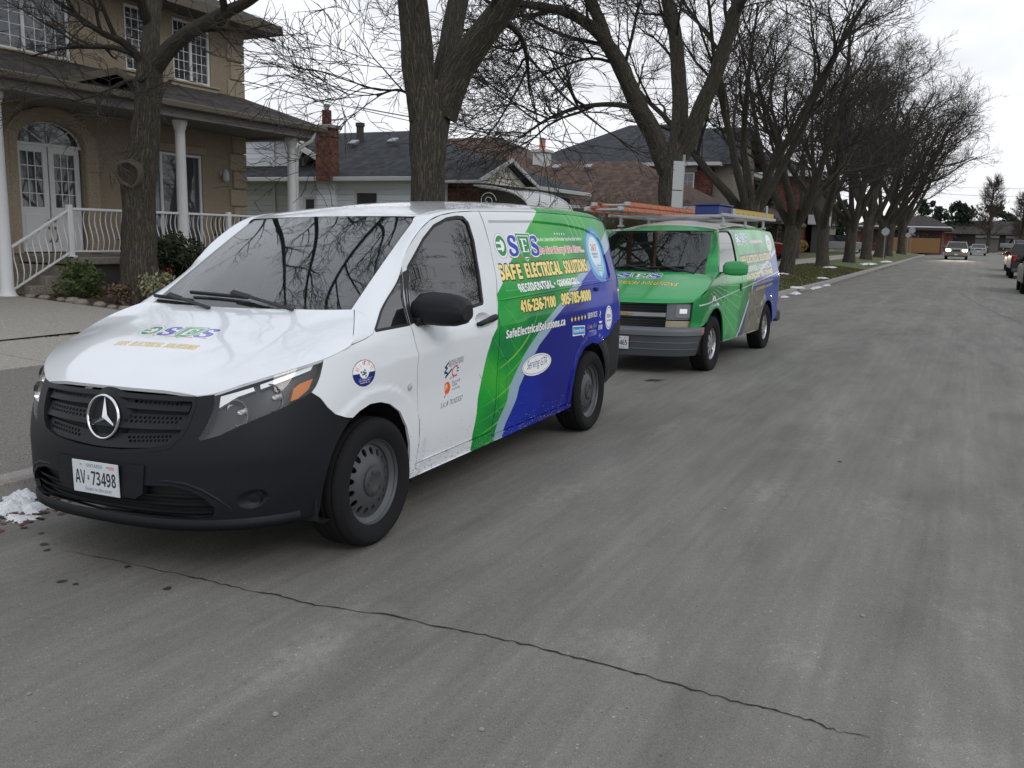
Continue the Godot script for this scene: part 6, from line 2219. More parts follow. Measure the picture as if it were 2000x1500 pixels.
	var pdo := part(n, "pediment_roof", pd, M.shingle_taupe)
	var pf := MB.new()
	for s in [-1, 1]: pf.bar(l.P(-9.20, 4.10, 8.1 + s * 1.0), l.P(-9.20, 4.42, 8.1), .05, .12)
	part(pdo, "fascia", pf, M.gutter)
	var ds := MB.new()
	ds.tube(PackedVector3Array([l.P(-9.24, 3.95, 13.75), l.P(-9.3, 3.75, 13.68), l.P(-9.55, 3.55, 13.50), l.P(-9.60, 3.40, 13.46), l.P(-9.60, .5, 13.46)]), PackedFloat32Array([.045, .045, .045, .045, .045]), 8)
	part(n, "downpipe", ds, M.white_old)
	for t in [6.06, 10.0, 13.4]:
		var mb := MB.new()
		var y0 := .30 if t < 7 else 1.0
		var T := Transform3D(Basis(), l.P(-9.70, 0, t))
		mb.lathe(T, [Vector2(.17, y0), Vector2(.17, y0 + .05), Vector2(.145, y0 + .07), Vector2(.125, y0 + .14), Vector2(.115, y0 + .20), Vector2(.10, 3.58), Vector2(.125, 3.62), Vector2(.125, 3.66), Vector2(.15, 3.70), Vector2(.15, 3.78)], 20)
		part(n, "column", mb, M.white_paint)
	# railing: wavy balusters between rails
	var runs := [[7.36, 9.88], [10.12, 11.25], [11.33, 13.27]]
	for r in runs:
		var mb := MB.new()
		l.bx(mb, -9.735, -9.665, 1.86, 1.91, r[0], r[1], .01)
		part(n, "top_rail", mb, M.white_paint)
		var lo := MB.new()
		l.bx(lo, -9.72, -9.68, 1.09, 1.125, r[0], r[1], .006)
		part(n, "bottom_rail", lo, M.white_paint)
	var srl := MB.new()
	srl.bar(l.P(-9.70, 1.86, 7.32), l.P(-9.70, 1.18, 6.18), .06, .045, Vector3.UP, .01)
	part(n, "stair_rail", srl, M.white_paint)
	var srb := MB.new()
	srb.bar(l.P(-9.70, 1.09, 7.32), l.P(-9.70, .45, 6.18), .04, .035, Vector3.UP, .006)
	part(n, "stair_rail", srb, M.white_paint)
	for t in [7.34, 11.29]:
		var mb := MB.new()
		l.bx(mb, -9.75, -9.65, 1.0, 1.96, t - .05, t + .05, .012)
		l.bx(mb, -9.78, -9.62, 1.0, 1.03, t - .08, t + .08, .008)
		part(n, "newel_post", mb, M.white_paint)
	var bal := MB.new()
	var bp := PackedVector3Array()
	var brd := PackedFloat32Array()
	for i in 9:
		bp.push_back(Vector3(.045 * sin(i / 8.0 * TAU) * (1 if i < 9 else 0), .75 * i / 8.0, 0)); brd.push_back(.011)
	bal.tube(bp, brd, 6)
	var bmesh := bal.mesh()
	for r in runs:
		var c := int((r[1] - r[0]) / .115)
		for i in c: inst(n, "baluster", bmesh, M.white_paint, Transform3D(Basis(), l.P(-9.70, 1.115, lerpf(r[0], r[1], (i + .5) / c))))
	for i in 9:
		var f := (i + .5) / 9.0
		inst(n, "baluster", bmesh, M.white_paint, Transform3D(Basis(), l.P(-9.70, lerpf(.47, 1.10, f), lerpf(6.18, 7.30, f))))
	var lamp := MB.new()
	lamp.lathe(Transform3D(Basis(), l.P(W + .12, 2.72, 12.62)), [Vector2(.02, .28), Vector2(.07, .20), Vector2(.085, .05), Vector2(.05, .0), Vector2(0, -.01)], 12)
	lamp.bar(l.P(W, 2.95, 12.62), l.P(W + .12, 2.98, 12.62), .03, .03)
	lamp.lathe(Transform3D(Basis(Vector3.FORWARD, PI / 2), l.P(W, 2.90, 12.62)), [Vector2(.07, 0), Vector2(.06, .02), Vector2(0, .025)], 12)
	part(n, "wall_lamp", lamp, M.white_old)
	# chair and planter on the porch
	var ch := thing("porch_planter", "small dark planter on the porch behind the white railing", "planter", st(-10.2, 1.0, 9.0), STREET_TURN)
	var cm := MB.new()
	cm.lathe(Transform3D(), [Vector2(.13, 0), Vector2(.17, .30), Vector2(.19, .32), Vector2(.17, .34), Vector2(.15, .32)], 14)
	part(ch, "pot", cm, M.dark)
	for i in 2:
		var pc := thing("porch_chair", "dark metal chair on the beige house's porch", "chair", st(-10.4, 1.0, 11.9 + i * .9), STREET_TURN, "porch chairs")
		var sm := MB.new()
		sm.bx(Vector3(0, .44, 0), Vector3(.46, .04, .44), .01)
		part(pc, "seat", sm, M.dark_wood)
		var bk := MB.new()
		for j in 6: bk.bx(Vector3(-.22, .68, -.19 + j * .076), Vector3(.02, .46, .02))
		bk.bx(Vector3(-.22, .92, 0), Vector3(.03, .04, .44), .01)
		part(pc, "backrest", bk, M.dark_wood)
		for q in [[-.2, -.2], [.2, -.2], [-.2, .2], [.2, .2]]:
			var lg := MB.new()
			lg.rod(Vector3(q[0], 0, q[1]), Vector3(q[0], .43, q[1]), .015, 6)
			part(pc, "leg", lg, M.dark_wood)

func house_siding() -> void:
	# bungalow clad in pale siding
	var l := lot("siding_bungalow", "pale siding bungalow with dark shingle roof and brick chimney", -11.0, 22.5)
	var n := l.node
	var T := 18.5
	var w1 := [-11.75, -10.85, 1.5, 2.82]
	var w2 := [-13.75, -13.25, 1.5, 2.62]
	wall(l, "side_wall", M.siding, "t", T, -14.1, -8.35, .3, 3.2, [w1, w2], .14)
	wall(l, "side_wall", M.siding, "t", 27.0, -20, -8.3, .3, 3.2, [], .1)
	wall(l, "front_wall", M.siding, "s", -8.3, T, 27, .3, 3.2, [], .1)
	window(l, "t", T, w1[0], w1[1], w1[2], w1[3], 1, 1, 1, false, .07)
	window(l, "t", T, w2[0], w2[1], w2[2], w2[3], 1, 1, 1, false, .07)
	var bl := MB.new()
	for i in 26: l.bx(bl, w1[0] + .07, w1[1] - .07, w1[2] + .07 + i * .045, w1[2] + .10 + i * .045, T + .12, T + .135)
	stuff(part(n, "window_blind", bl, M.dark_wood))
	for q in [[-13.05, -12.35]]:
		var mb := MB.new()
		l.bx(mb, q[0], q[1], .3, 3.24, T - .16, T - .002, .01)
		part(n, "chimney_breast", mb, M.siding)
	var rf := MB.new()
	# hipped main roof and its lower front end
	var y0 := 3.22
	var R0 := l.P(-16.0, 5.05, 22.5)
	var R1 := l.P(-12.3, 5.05, 22.5)
	var A := l.P(-19.5, y0, 18.2)
	var B := l.P(-7.6, y0, 18.2)
	var Cc := l.P(-7.6, y0, 27.2)
	var D := l.P(-19.5, y0, 27.2)
	rf.quad(A, B, R1, R0); rf.quad(D, Cc, R1, R0); rf.tri3(B, Cc, R1); rf.tri3(A, D, R0)
	var ro := part(n, "roof", rf, M.shingle_dark)
	var ev := MB.new()
	l.bx(ev, -19.5, -7.55, 3.08, 3.21, 18.12, 18.22, .015)
	l.bx(ev, -7.64, -7.52, 3.08, 3.21, 18.22, 27.2, .015)
	part(ro, "gutter", ev, M.white_old)
	var sf := MB.new()
	sf.quad(l.P(-19.5, 3.1, 18.2), l.P(-7.6, 3.1, 18.2), l.P(-7.6, 3.1, 27.2), l.P(-19.5, 3.1, 27.2))
	part(ro, "soffit", sf, M.white_old)
	for q in [[-13.6, 4.42, 20.9], [-12.0, 4.45, 20.9]]:
		var mb := MB.new()
		mb.box(Transform3D(Basis(Vector3.RIGHT, .40), l.P(q[0], q[1] + .1, q[2])), Vector3(.30, .10, .34), .02)
		part(ro, "roof_vent", mb, M.metal_grey)
	var ch := MB.new()
	l.bx(ch, -12.80, -12.24, 3.1, 4.62, 18.0, 18.42, .004)
	var co := part(n, "chimney", ch, M.brick)
	var cap := MB.new()
	l.bx(cap, -12.88, -12.16, 4.62, 4.73, 17.92, 18.50, .02)
	part(co, "cap", cap, M.kerb)
	var pot := MB.new()
	l.bx(pot, -12.64, -12.42, 4.73, 5.18, 18.10, 18.32, .02)
	part(co, "flue", pot, M.brick_dark)
	var cowl := MB.new()
	cowl.lathe(Transform3D(Basis(), l.P(-12.53, 5.18, 18.21)), [Vector2(.075, 0), Vector2(.075, .10), Vector2(.10, .105), Vector2(.10, .16), Vector2(0, .18)], 12)
	part(co, "cowl", cowl, M.metal_grey)
	var vp := MB.new()
	vp.rod(l.P(-13.7, 4.2, 21.4), l.P(-13.7, 5.1, 21.4), .13, 10)
	vp.rod(l.P(-13.7, 5.1, 21.4), l.P(-13.7, 5.22, 21.4), .16, 10)
	part(n, "vent_pipe", vp, M.dark_wood)
	# front gable facing the street
	var ga := MB.new()
	ga.quad(l.P(-6.75, 3.08, 17.5), l.P(-6.75, 3.75, 19.3), l.P(-10.2, 3.75, 19.3), l.P(-8.4, 3.08, 17.5))
	ga.quad(l.P(-6.75, 3.08, 21.1), l.P(-6.75, 3.75, 19.3), l.P(-10.2, 3.75, 19.3), l.P(-8.4, 3.08, 21.1))
	var gr := part(n, "gable_roof", ga, M.shingle_dark)
	var gf := MB.new()
	gf.tri3(l.P(-7.0, 3.02, 17.75), l.P(-7.0, 3.02, 20.85), l.P(-7.0, 3.66, 19.3))
	part(gr, "gable_siding", gf, M.siding_cream)
	var gt := MB.new()
	for s in [-1, 1]: gt.bar(l.P(-6.74, 3.04, 19.3 + s * 1.83), l.P(-6.74, 3.72, 19.3), .05, .10)
	l.bx(gt, -8.3, -6.72, 2.98, 3.06, 17.45, 17.6, .01)
	part(gr, "fascia", gt, M.white_old)
	var br := MB.new()
	l.bx(br, -8.35, -7.60, .3, 3.02, 18.42, 18.9, .004)
	part(n, "brick_pier", br, M.brick)
	var dk := MB.new()  # dark sheet before the siding wall: the porch shade put in as colour
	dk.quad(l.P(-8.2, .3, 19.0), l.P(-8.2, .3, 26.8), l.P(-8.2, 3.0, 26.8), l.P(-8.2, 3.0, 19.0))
	part(n, "porch_shade_sheet", dk, M.dark_wood)
	# barrel awning of metal slats with a scroll bracket
	var aw := lot("metal_awning", "white curved slatted metal awning over the bungalow's porch", -6.2, 19.0, "awning")
	for i in 15:
		var a0 := lerpf(0.0, PI * .5, i / 15.0)
		var a1 := lerpf(0.0, PI * .5, (i + .8) / 15.0)
		var mb := MB.new()
		mb.quad(aw.P(-7.0 + sin(a0) * 1.7, 2.28 + cos(a0) * .62, 17.6), aw.P(-7.0 + sin(a1) * 1.7, 2.28 + cos(a1) * .62, 17.6), aw.P(-7.0 + sin(a1) * 1.7, 2.28 + cos(a1) * .62, 20.4), aw.P(-7.0 + sin(a0) * 1.7, 2.28 + cos(a0) * .62, 20.4))
		mb.quad(aw.P(-7.0 + sin(a1) * 1.7, 2.28 + cos(a1) * .62, 17.6), aw.P(-7.0 + sin(a1) * 1.68, 2.26 + cos(a1) * .60, 17.6), aw.P(-7.0 + sin(a1) * 1.68, 2.26 + cos(a1) * .60, 20.4), aw.P(-7.0 + sin(a1) * 1.7, 2.28 + cos(a1) * .62, 20.4))
		part(aw.node, "slat", mb, M.white_paint)
	var rib := MB.new()
	for t in [17.58, 20.42]:
		var pp := PackedVector3Array()
		var rr := PackedFloat32Array()
		for i in 13:
			pp.push_back(aw.P(-7.0 + sin(PI * .5 * i / 12) * 1.7, 2.29 + cos(PI * .5 * i / 12) * .63, t)); rr.push_back(.028)
		rib.tube(pp, rr, 6)
	rib.rod(aw.P(-7.0, 2.30, 17.58), aw.P(-5.3, 2.30, 17.58), .02, 6)
	stuff(part(aw.node, "frame", rib, M.white_paint))
	var sc := MB.new()
	var scp := PackedVector3Array()
	var scr := PackedFloat32Array()
	for i in 40:
		var a := i * .28
		var r := .26 * (1.0 - i / 46.0)
		scp.push_back(aw.P(-6.55 + cos(a) * r, 2.52 + sin(a) * r * .9, 17.56)); scr.push_back(.012)
	sc.tube(scp, scr, 5)
	part(aw.node, "scroll", sc, M.white_paint)
	var rl := lot("porch_railing", "white metal railing under the bungalow's curved awning", -6.4, 18.5, "railing")
	var tp := MB.new()
	rl.bx(tp, -7.5, -5.4, 2.20, 2.25, 17.50, 17.54)
	part(rl.node, "top_rail", tp, M.white_paint)
	for i in 20:
		var mb := MB.new()
		mb.rod(rl.P(-7.45 + i * .108, 1.3, 17.52), rl.P(-7.45 + i * .108, 2.20, 17.52), .008, 5)
		part(rl.node, "baluster", mb, M.white_paint)
	# taller siding house standing behind
	var k := lot("tall_siding_house", "tall pale blue siding house wall behind the beige porch", -18, 24)
	wall(k, "side_wall", M.siding, "t", 19.2, -24, -14.35, .3, 4.72, [], .1)
	wall(k, "front_wall", M.siding, "s", -14.35, 19.2, 29, .3, 4.2, [], .1)
	var ct := MB.new()
	k.bx(ct, -14.42, -14.30, .3, 4.4, 19.14, 19.26, .01)
	k.bx(ct, -15.55, -15.48, .3, 4.72, 19.14, 19.20, .005)
	part(k.node, "corner_trim", ct, M.white_paint)
	var kr := MB.new()
	kr.quad(k.P(-13.3, 3.85, 18.8), k.P(-13.3, 3.85, 29), k.P(-15.6, 4.95, 29), k.P(-15.6, 4.95, 18.8))
	kr.quad(k.P(-24.4, 4.80, 18.8), k.P(-24.4, 4.80, 29), k.P(-15.6, 4.95, 29), k.P(-15.6, 4.95, 18.8))
	part(k.node, "roof", kr, M.shingle_dark)
	var fx := MB.new()
	fx.bar(k.P(-13.3, 3.80, 18.78), k.P(-15.6, 4.90, 18.78), .05, .16)
	part(k.node, "bargeboard", fx, M.white_paint)
	var dp := MB.new()
	dp.tube(PackedVector3Array([k.P(-13.95, 4.6, 19.0), k.P(-14.0, 4.2, 19.0), k.P(-14.3, 3.8, 19.05), k.P(-14.3, 3.2, 19.05)]), PackedFloat32Array([.05, .05, .05, .05]), 6)
	part(k.node, "downpipe", dp, M.dark_wood)

func house_row() -> void:
	# brown-roofed bungalow
	var l := lot("brown_bungalow", "low bungalow with broad brown shingle hip roof", -10.5, 38.0)
	wall(l, "side_wall", M.white_old, "t", 34.2, -17, -6.2, .3, 3.0, [[-12.6, -11.4, 1.5, 2.7], [-8.9, -7.7, 1.4, 2.7]], .1)
	wall(l, "front_wall", M.white_old, "s", -6.2, 34.2, 42.6, .3, 3.0, [], .1)
	window(l, "t", 34.2, -12.6, -11.4, 1.5, 2.7, 1, 1, 1, false, .09)
	window(l, "t", 34.2, -8.9, -7.7, 1.4, 2.7, 1, 1, 1, false, .09)
	roof(l, "roof", M.shingle_brown, -18.5, -5.4, 33.7, 43.0, 3.02, 5.35, "s", 4.6, 4.4, .14)
	for q in [-13.6, -11.9]:
		var mb := MB.new()
		mb.box(Transform3D(Basis(Vector3.RIGHT, .45), l.P(q, 5.0, 37.2)), Vector3(.4, .12, .4), .02)
		part(l.node, "roof_vent", mb, M.metal_grey)
	# two-storey with brown roof and white chimney behind
	var b := lot("brown_roof_house", "house with tall brown roof and white chimney behind the bungalows", -21, 46)
	wall(b, "side_wall", M.siding_cream, "t", 41.5, -30, -15.8, .3, 4.7, [[-18.2, -17.2, 3.2, 4.3]], .1)
	window(b, "t", 41.5, -18.2, -17.2, 3.2, 4.3, 1, 1, 1, false, .09)
	wall(b, "front_wall", M.siding_cream, "s", -15.8, 41.5, 51, .3, 4.7, [], .1)
	roof(b, "roof", M.shingle_brown, -31, -15.2, 40.9, 51.6, 4.7, 7.6, "s", 4.0, 6.6, .16)
	var ch := MB.new()
	b.bx(ch, -17.55, -16.75, 4.0, 6.35, 42.5, 43.3, .03)
	b.bx(ch, -17.65, -16.65, 6.25, 6.42, 42.4, 43.4, .02)
	var co := part(b.node, "chimney", ch, M.white_old)
	var po := MB.new()
	po.lathe(Transform3D(Basis(), b.P(-17.15, 6.42, 42.9)), [Vector2(.19, 0), Vector2(.17, .42), Vector2(.20, .45)], 12)
	part(co, "pot", po, M.ladder_orange)
	var pc := MB.new()
	pc.lathe(Transform3D(Basis(), b.P(-17.15, 6.87, 42.9)), [Vector2(.18, 0), Vector2(.18, .12), Vector2(.24, .13), Vector2(.0, .24)], 12)
	part(co, "cowl", pc, M.metal_grey)
	# aerial on the ridge
	var ae := thing("tv_aerial", "thin television aerial above the brown roof", "aerial", st(-21.5, 6.5, 44.5), STREET_TURN)
	var am := MB.new()
	am.rod(Vector3(0, 0, 0), Vector3(0, 1.4, 0), .02, 5)
	part(ae, "mast", am, M.metal_grey)
	var ab := MB.new()
	ab.rod(Vector3(-.9, 1.35, 0), Vector3(.9, 1.35, 0), .015, 4)
	for i in 8: ab.rod(Vector3(-.8 + i * .22, 1.35, -.5 + .03 * i), Vector3(-.8 + i * .22, 1.35, .5 - .03 * i), .008, 4)
	stuff(part(ae, "elements", ab, M.metal_grey))
	# red brick house with dark hip roof
	var r := lot("brick_house", "red brick two storey house with dark hip roof", -14, 55)
	var ow := [[-14.15, -13.25, 4.05, 5.6], [-11.15, -10.25, 3.6, 5.65]]
	wall(r, "side_wall", M.brick_dark, "t", 50, -21, -9.2, .3, 6.2, ow, .12)
	for o in ow:
		window(r, "t", 50, o[0], o[1], o[2], o[3], 2, 4, 1, false, .09)
		var hd := MB.new()
		r.bx(hd, o[0] - .15, o[1] + .15, o[3] + .02, o[3] + .42, 49.92, 49.999, .01)
		part(r.node, "window_head", hd, M.kerb)
		var mb := MB.new()
		r.bx(mb, o[0] - .1, o[1] + .1, o[2] - .12, o[2] - .01, 49.9, 49.999, .01)
		part(r.node, "window_stone", mb, M.kerb)
	wall(r, "front_wall", M.brick_dark, "s", -9.2, 50, 62, .3, 6.2, [[51.2, 52.4, 3.6, 5.4], [53.6, 54.8, 3.6, 5.4]], .12)
	window(r, "s", -9.2, 51.2, 52.4, 3.6, 5.4, 2, 4, 2, false, .09)
	window(r, "s", -9.2, 53.6, 54.8, 3.6, 5.4, 2, 4, 2, false, .09)
	roof(r, "roof", M.shingle_dark, -21.8, -8.6, 49.3, 62.8, 6.2, 9.3, "s", 5.0, 5.2, .2)
	var gb := MB.new()
	r.bx(gb, -9.2, -8.0, .3, 6.2, 50.4, 56.0, .01)
	part(r.node, "stone_bay", gb, M.stone)
	window(r, "s", -8.0, 51.0, 52.3, 4.0, 5.5, 2, 3, 2, false, .1)
	window(r, "s", -8.0, 53.8, 55.1, 4.0, 5.5, 2, 3, 2, false, .1)
	var gg := MB.new()
	gg.quad(r.P(-7.5, 6.1, 49.9), r.P(-7.5, 8.6, 53.2), r.P(-12.5, 8.6, 53.2), r.P(-12.5, 6.1, 49.9))
	gg.quad(r.P(-7.5, 6.1, 56.5), r.P(-7.5, 8.6, 53.2), r.P(-12.5, 8.6, 53.2), r.P(-12.5, 6.1, 56.5))
	part(r.node, "gable_roof", gg, M.shingle_dark)
	var gs := MB.new()
	gs.tri3(r.P(-7.95, 6.2, 50.3), r.P(-7.95, 6.2, 56.1), r.P(-7.95, 8.4, 53.2))
	part(r.node, "gable_stone", gs, M.stone)
	var pr := MB.new()
	pr.quad(r.P(-9.2, 3.75, 50.3), r.P(-9.2, 3.75, 57), r.P(-6.6, 3.1, 57), r.P(-6.6, 3.1, 50.3))
	part(r.node, "porch_roof", pr, M.shingle_dark)
	var pe := MB.new()
	pe.bar(r.P(-9.2, 3.66, 50.25), r.P(-6.6, 3.02, 50.25), .06, .14)
	r.bx(pe, -6.66, -6.58, 2.94, 3.1, 50.3, 57, .01)
	r.bx(pe, -6.8, -6.6, .3, 2.95, 50.4, 50.6, .01)
	part(r.node, "porch_trim", pe, M.white_paint)
	# further houses: carport bungalow, modern brick house, low snowy-roofed house, dark garages
	var c := lot("carport_bungalow", "low bungalow with a carport on brick piers", -10, 70)
	wall(c, "wall", M.brick, "s", -12.0, 63, 72, .3, 3.1, [], .1)
	wall(c, "wall", M.siding_cream, "t", 63, -20, -12, .3, 3.1, [], .1)
	roof(c, "roof", M.shingle_taupe, -21, -7.2, 62.4, 73, 3.1, 5.0, "s", 4, 4, .2)
	for t in [63.2, 66.4, 69.6, 72.4]:
		var mb := MB.new()
		c.bx(mb, -7.9, -7.6, .3, 3.0, t - .12, t + .12)
		part(c.node, "post", mb, M.dark_wood)
		var pb := MB.new()
		c.bx(pb, -8.1, -7.45, .3, 1.3, t - .3, t + .3, .02)
		part(c.node, "pier", pb, M.brick)
	var m := lot("modern_house", "modern house with pale stone front and oval window", -10, 92)
	wall(m, "front_wall", M.brick, "s", -9.2, 84, 104, .4, 8.2, [], .1)
	wall(m, "side_wall", M.brick, "t", 84, -19, -9.2, .4, 8.2, [], .1)
	roof(m, "roof", M.shingle_dark, -20, -8.4, 83, 105, 8.2, 10.6, "t", 6, 6, .5)
	var ms := MB.new()
	m.bx(ms, -9.2, -8.2, .4, 8.6, 90, 98.5, .02)
	part(m.node, "stone_front", ms, M.stone)
	for q in [[85.2, 87.6, 3.4, 6.0, 0], [85.2, 87.6, 5.2, 7.6, 1], [99.5, 102.5, 4.4, 6.8, 0], [91.5, 93.0, 1.0, 3.6, 0], [94.6, 97.6, 3.2, 6.8, 0]]:
		var wn := MB.new()
		var ss := -9.15 if q[0] < 90 or q[0] > 98.6 else -8.15
		var cy: float = (q[2] + q[3]) / 2
		var cx: float = (q[0] + q[1]) / 2
		var ring := PackedVector3Array()
		if q[4] == 1:
			for i in 20: ring.push_back(m.P(ss + .04, cy + sin(TAU * i / 20) * 1.2, cx + cos(TAU * i / 20) * .85))
		else:
			ring = PackedVector3Array([m.P(ss + .02, q[2], q[0]), m.P(ss + .02, q[2], q[1]), m.P(ss + .02, q[3], q[1]), m.P(ss + .02, q[3], q[0])])
		wn.fan(ring, Vector3(1, 0, 0))
		var wo := part(m.node, "window", wn, M.house_glass if q[4] == 0 else M.curtain)
		var fr := MB.new()
		for i in ring.size(): fr.bar(ring[i], ring[(i + 1) % ring.size()], .10, .10)
		fr.bar((ring[0] + ring[1]) / 2, (ring[2] + ring[3]) / 2, .07, .07) if q[4] == 0 else fr.bar(m.P(ss + .05, cy - 1.2, cx), m.P(ss + .05, cy + 1.2, cx), .1, .1)
		stuff(part(wo, "frame", fr, M.dark_wood))
	var mg := MB.new()
	m.bx(mg, -8.6, -8.0, .5, 3.3, 85.0, 89.6, .02)
	part(m.node, "garage_door", mg, M.grey_paint)
	var gb2 := MB.new()
	m.bx(gb2, -8.9, -7.6, 3.3, 4.2, 84.2, 90, .02)
	part(m.node, "garage_band", gb2, M.white_old)
	var s := lot("flat_roof_house", "low house with snow on its flat roof behind the wooden fence", -4, 132)
	wall(s, "wall", M.brick_dark, "t", 126, -8.5, 1.5, .5, 3.6, [], .1)
	wall(s, "wall", M.brick_dark, "s", 1.5, 126, 136, .5, 3.6, [], .1)
	var sr := MB.new()
	s.bx(sr, -9.3, 2.6, 3.6, 3.95, 125, 137, .03)
	part(s.node, "roof", sr, M.dark_wood)
	var ssn := MB.new()
	s.bx(ssn, -8.8, 2.5, 3.952, 4.10, 125.1, 136.5, .05)
	part(s.node, "roof_snow", ssn, M.snow)
	for i in 5:
		var mb := MB.new()
		s.bx(mb, -8.0 + i * 1.9, -6.6 + i * 1.9, 2.0, 3.2, 125.93, 125.99)
		part(s.node, "window", mb, M.house_glass)
	var fe := lot("wooden_fence", "orange brown wooden board fence by the far lawn", -2, 118, "fence")
	for i in 34:
		var mb := MB.new()
		fe.bx(mb, -5.2 + i * .20, -5.02 + i * .20, .75, 2.55, 118.0, 118.04)
		part(fe.node, "board", mb, M.fence_wood)
	var dg := lot("dark_garage_house", "dark low house with garage at the end of the street", 7, 186)
	wall(dg, "wall", M.dark_wood, "t", 178, -2, 16, .8, 4.2, [], .1)
	roof(dg, "roof", M.shingle_taupe, -3.2, 17, 177, 190, 4.2, 6.4, "s", 4, 4, .3)
	for i in 2:
		var mb := MB.new()
		dg.bx(mb, 5.5 + i * 4.8, 9.3 + i * 4.8, .85, 3.1, 177.9, 177.97)
		part(dg.node, "garage_door", mb, M.room)
		var bd := MB.new()
		dg.bx(bd, 5.5 + i * 4.8, 9.3 + i * 4.8, 3.3, 3.75, 177.86, 177.98)
		part(dg.node, "pale_band", bd, M.white_old)
	var e := lot("end_bungalow", "brown bungalow closing the view along the street", -6, 168)
	wall(e, "wall", M.brick, "t", 160, -14, 2.2, .8, 4.0, [[-6, -3.5, 2, 3.4], [-1.5, .6, 2, 3.4]], .1)
	window(e, "t", 160, -6, -3.5, 2, 3.4, 1, 1, 2, false, .12)
	window(e, "t", 160, -1.5, .6, 2, 3.4, 1, 1, 2, false, .12)
	roof(e, "roof", M.shingle_taupe, -15, 3.2, 159, 172, 4.0, 6.6, "s", 5, 5, .25)
	var e2 := lot("end_house", "tan house half hidden by the brown tree at street end", 22, 178)
	wall(e2, "wall", M.stucco, "t", 172, 16, 34, .8, 4.6, [[19, 21, 2, 3.6]], .1)
	window(e2, "t", 172, 19, 21, 2, 3.6, 1, 1, 2, false, .12)
	roof(e2, "roof", M.shingle_taupe, 15, 35, 171, 186, 4.6, 7.6, "s", 5, 5, .3)

# ------------------------------------------------------------------ the older green van
var B2L := PackedFloat32Array()
func v2_side(z: float, y: float) -> Vector3:
	var w := lu(B2L, 0.2, y)
	if z > 0.15: w *= pow(max(0.0, 1.0 - pow((z - 0.15) / 0.66, 3.0)), 1.0 / 3.0)
	if z < -3.5: w *= 1.0 - 0.9 * pow((-3.5 - z) / 0.32, 2.5) * 0.12
	if y < 0.86:
		var r: float = min(Vector2(z, y - .35).length(), Vector2(z + 2.82, y - .35).length())
		w += 0.016 * smoothstep(0.53, 0.49, r)
	return Vector3(w, y, z)
func v2_front(ph: float, y: float) -> Vector3:
	var b := 0.62 if y < .585 else (0.545 - .10 * (y - .585))
	return Vector3(sign(ph) * lu(B2L, 0.2, y) * .985 * pow(sin(abs(ph)), 2.0 / 3.2), y, 0.18 + b * pow(max(0.0, cos(ph)), 2.0 / 3.2) - (0.10 * max(0.0, .34 - y)))
func v2_uv(z: float, y: float) -> Vector2:
	return Vector2((0.8 - z) / 4.8, (1.95 - y) / 1.75)
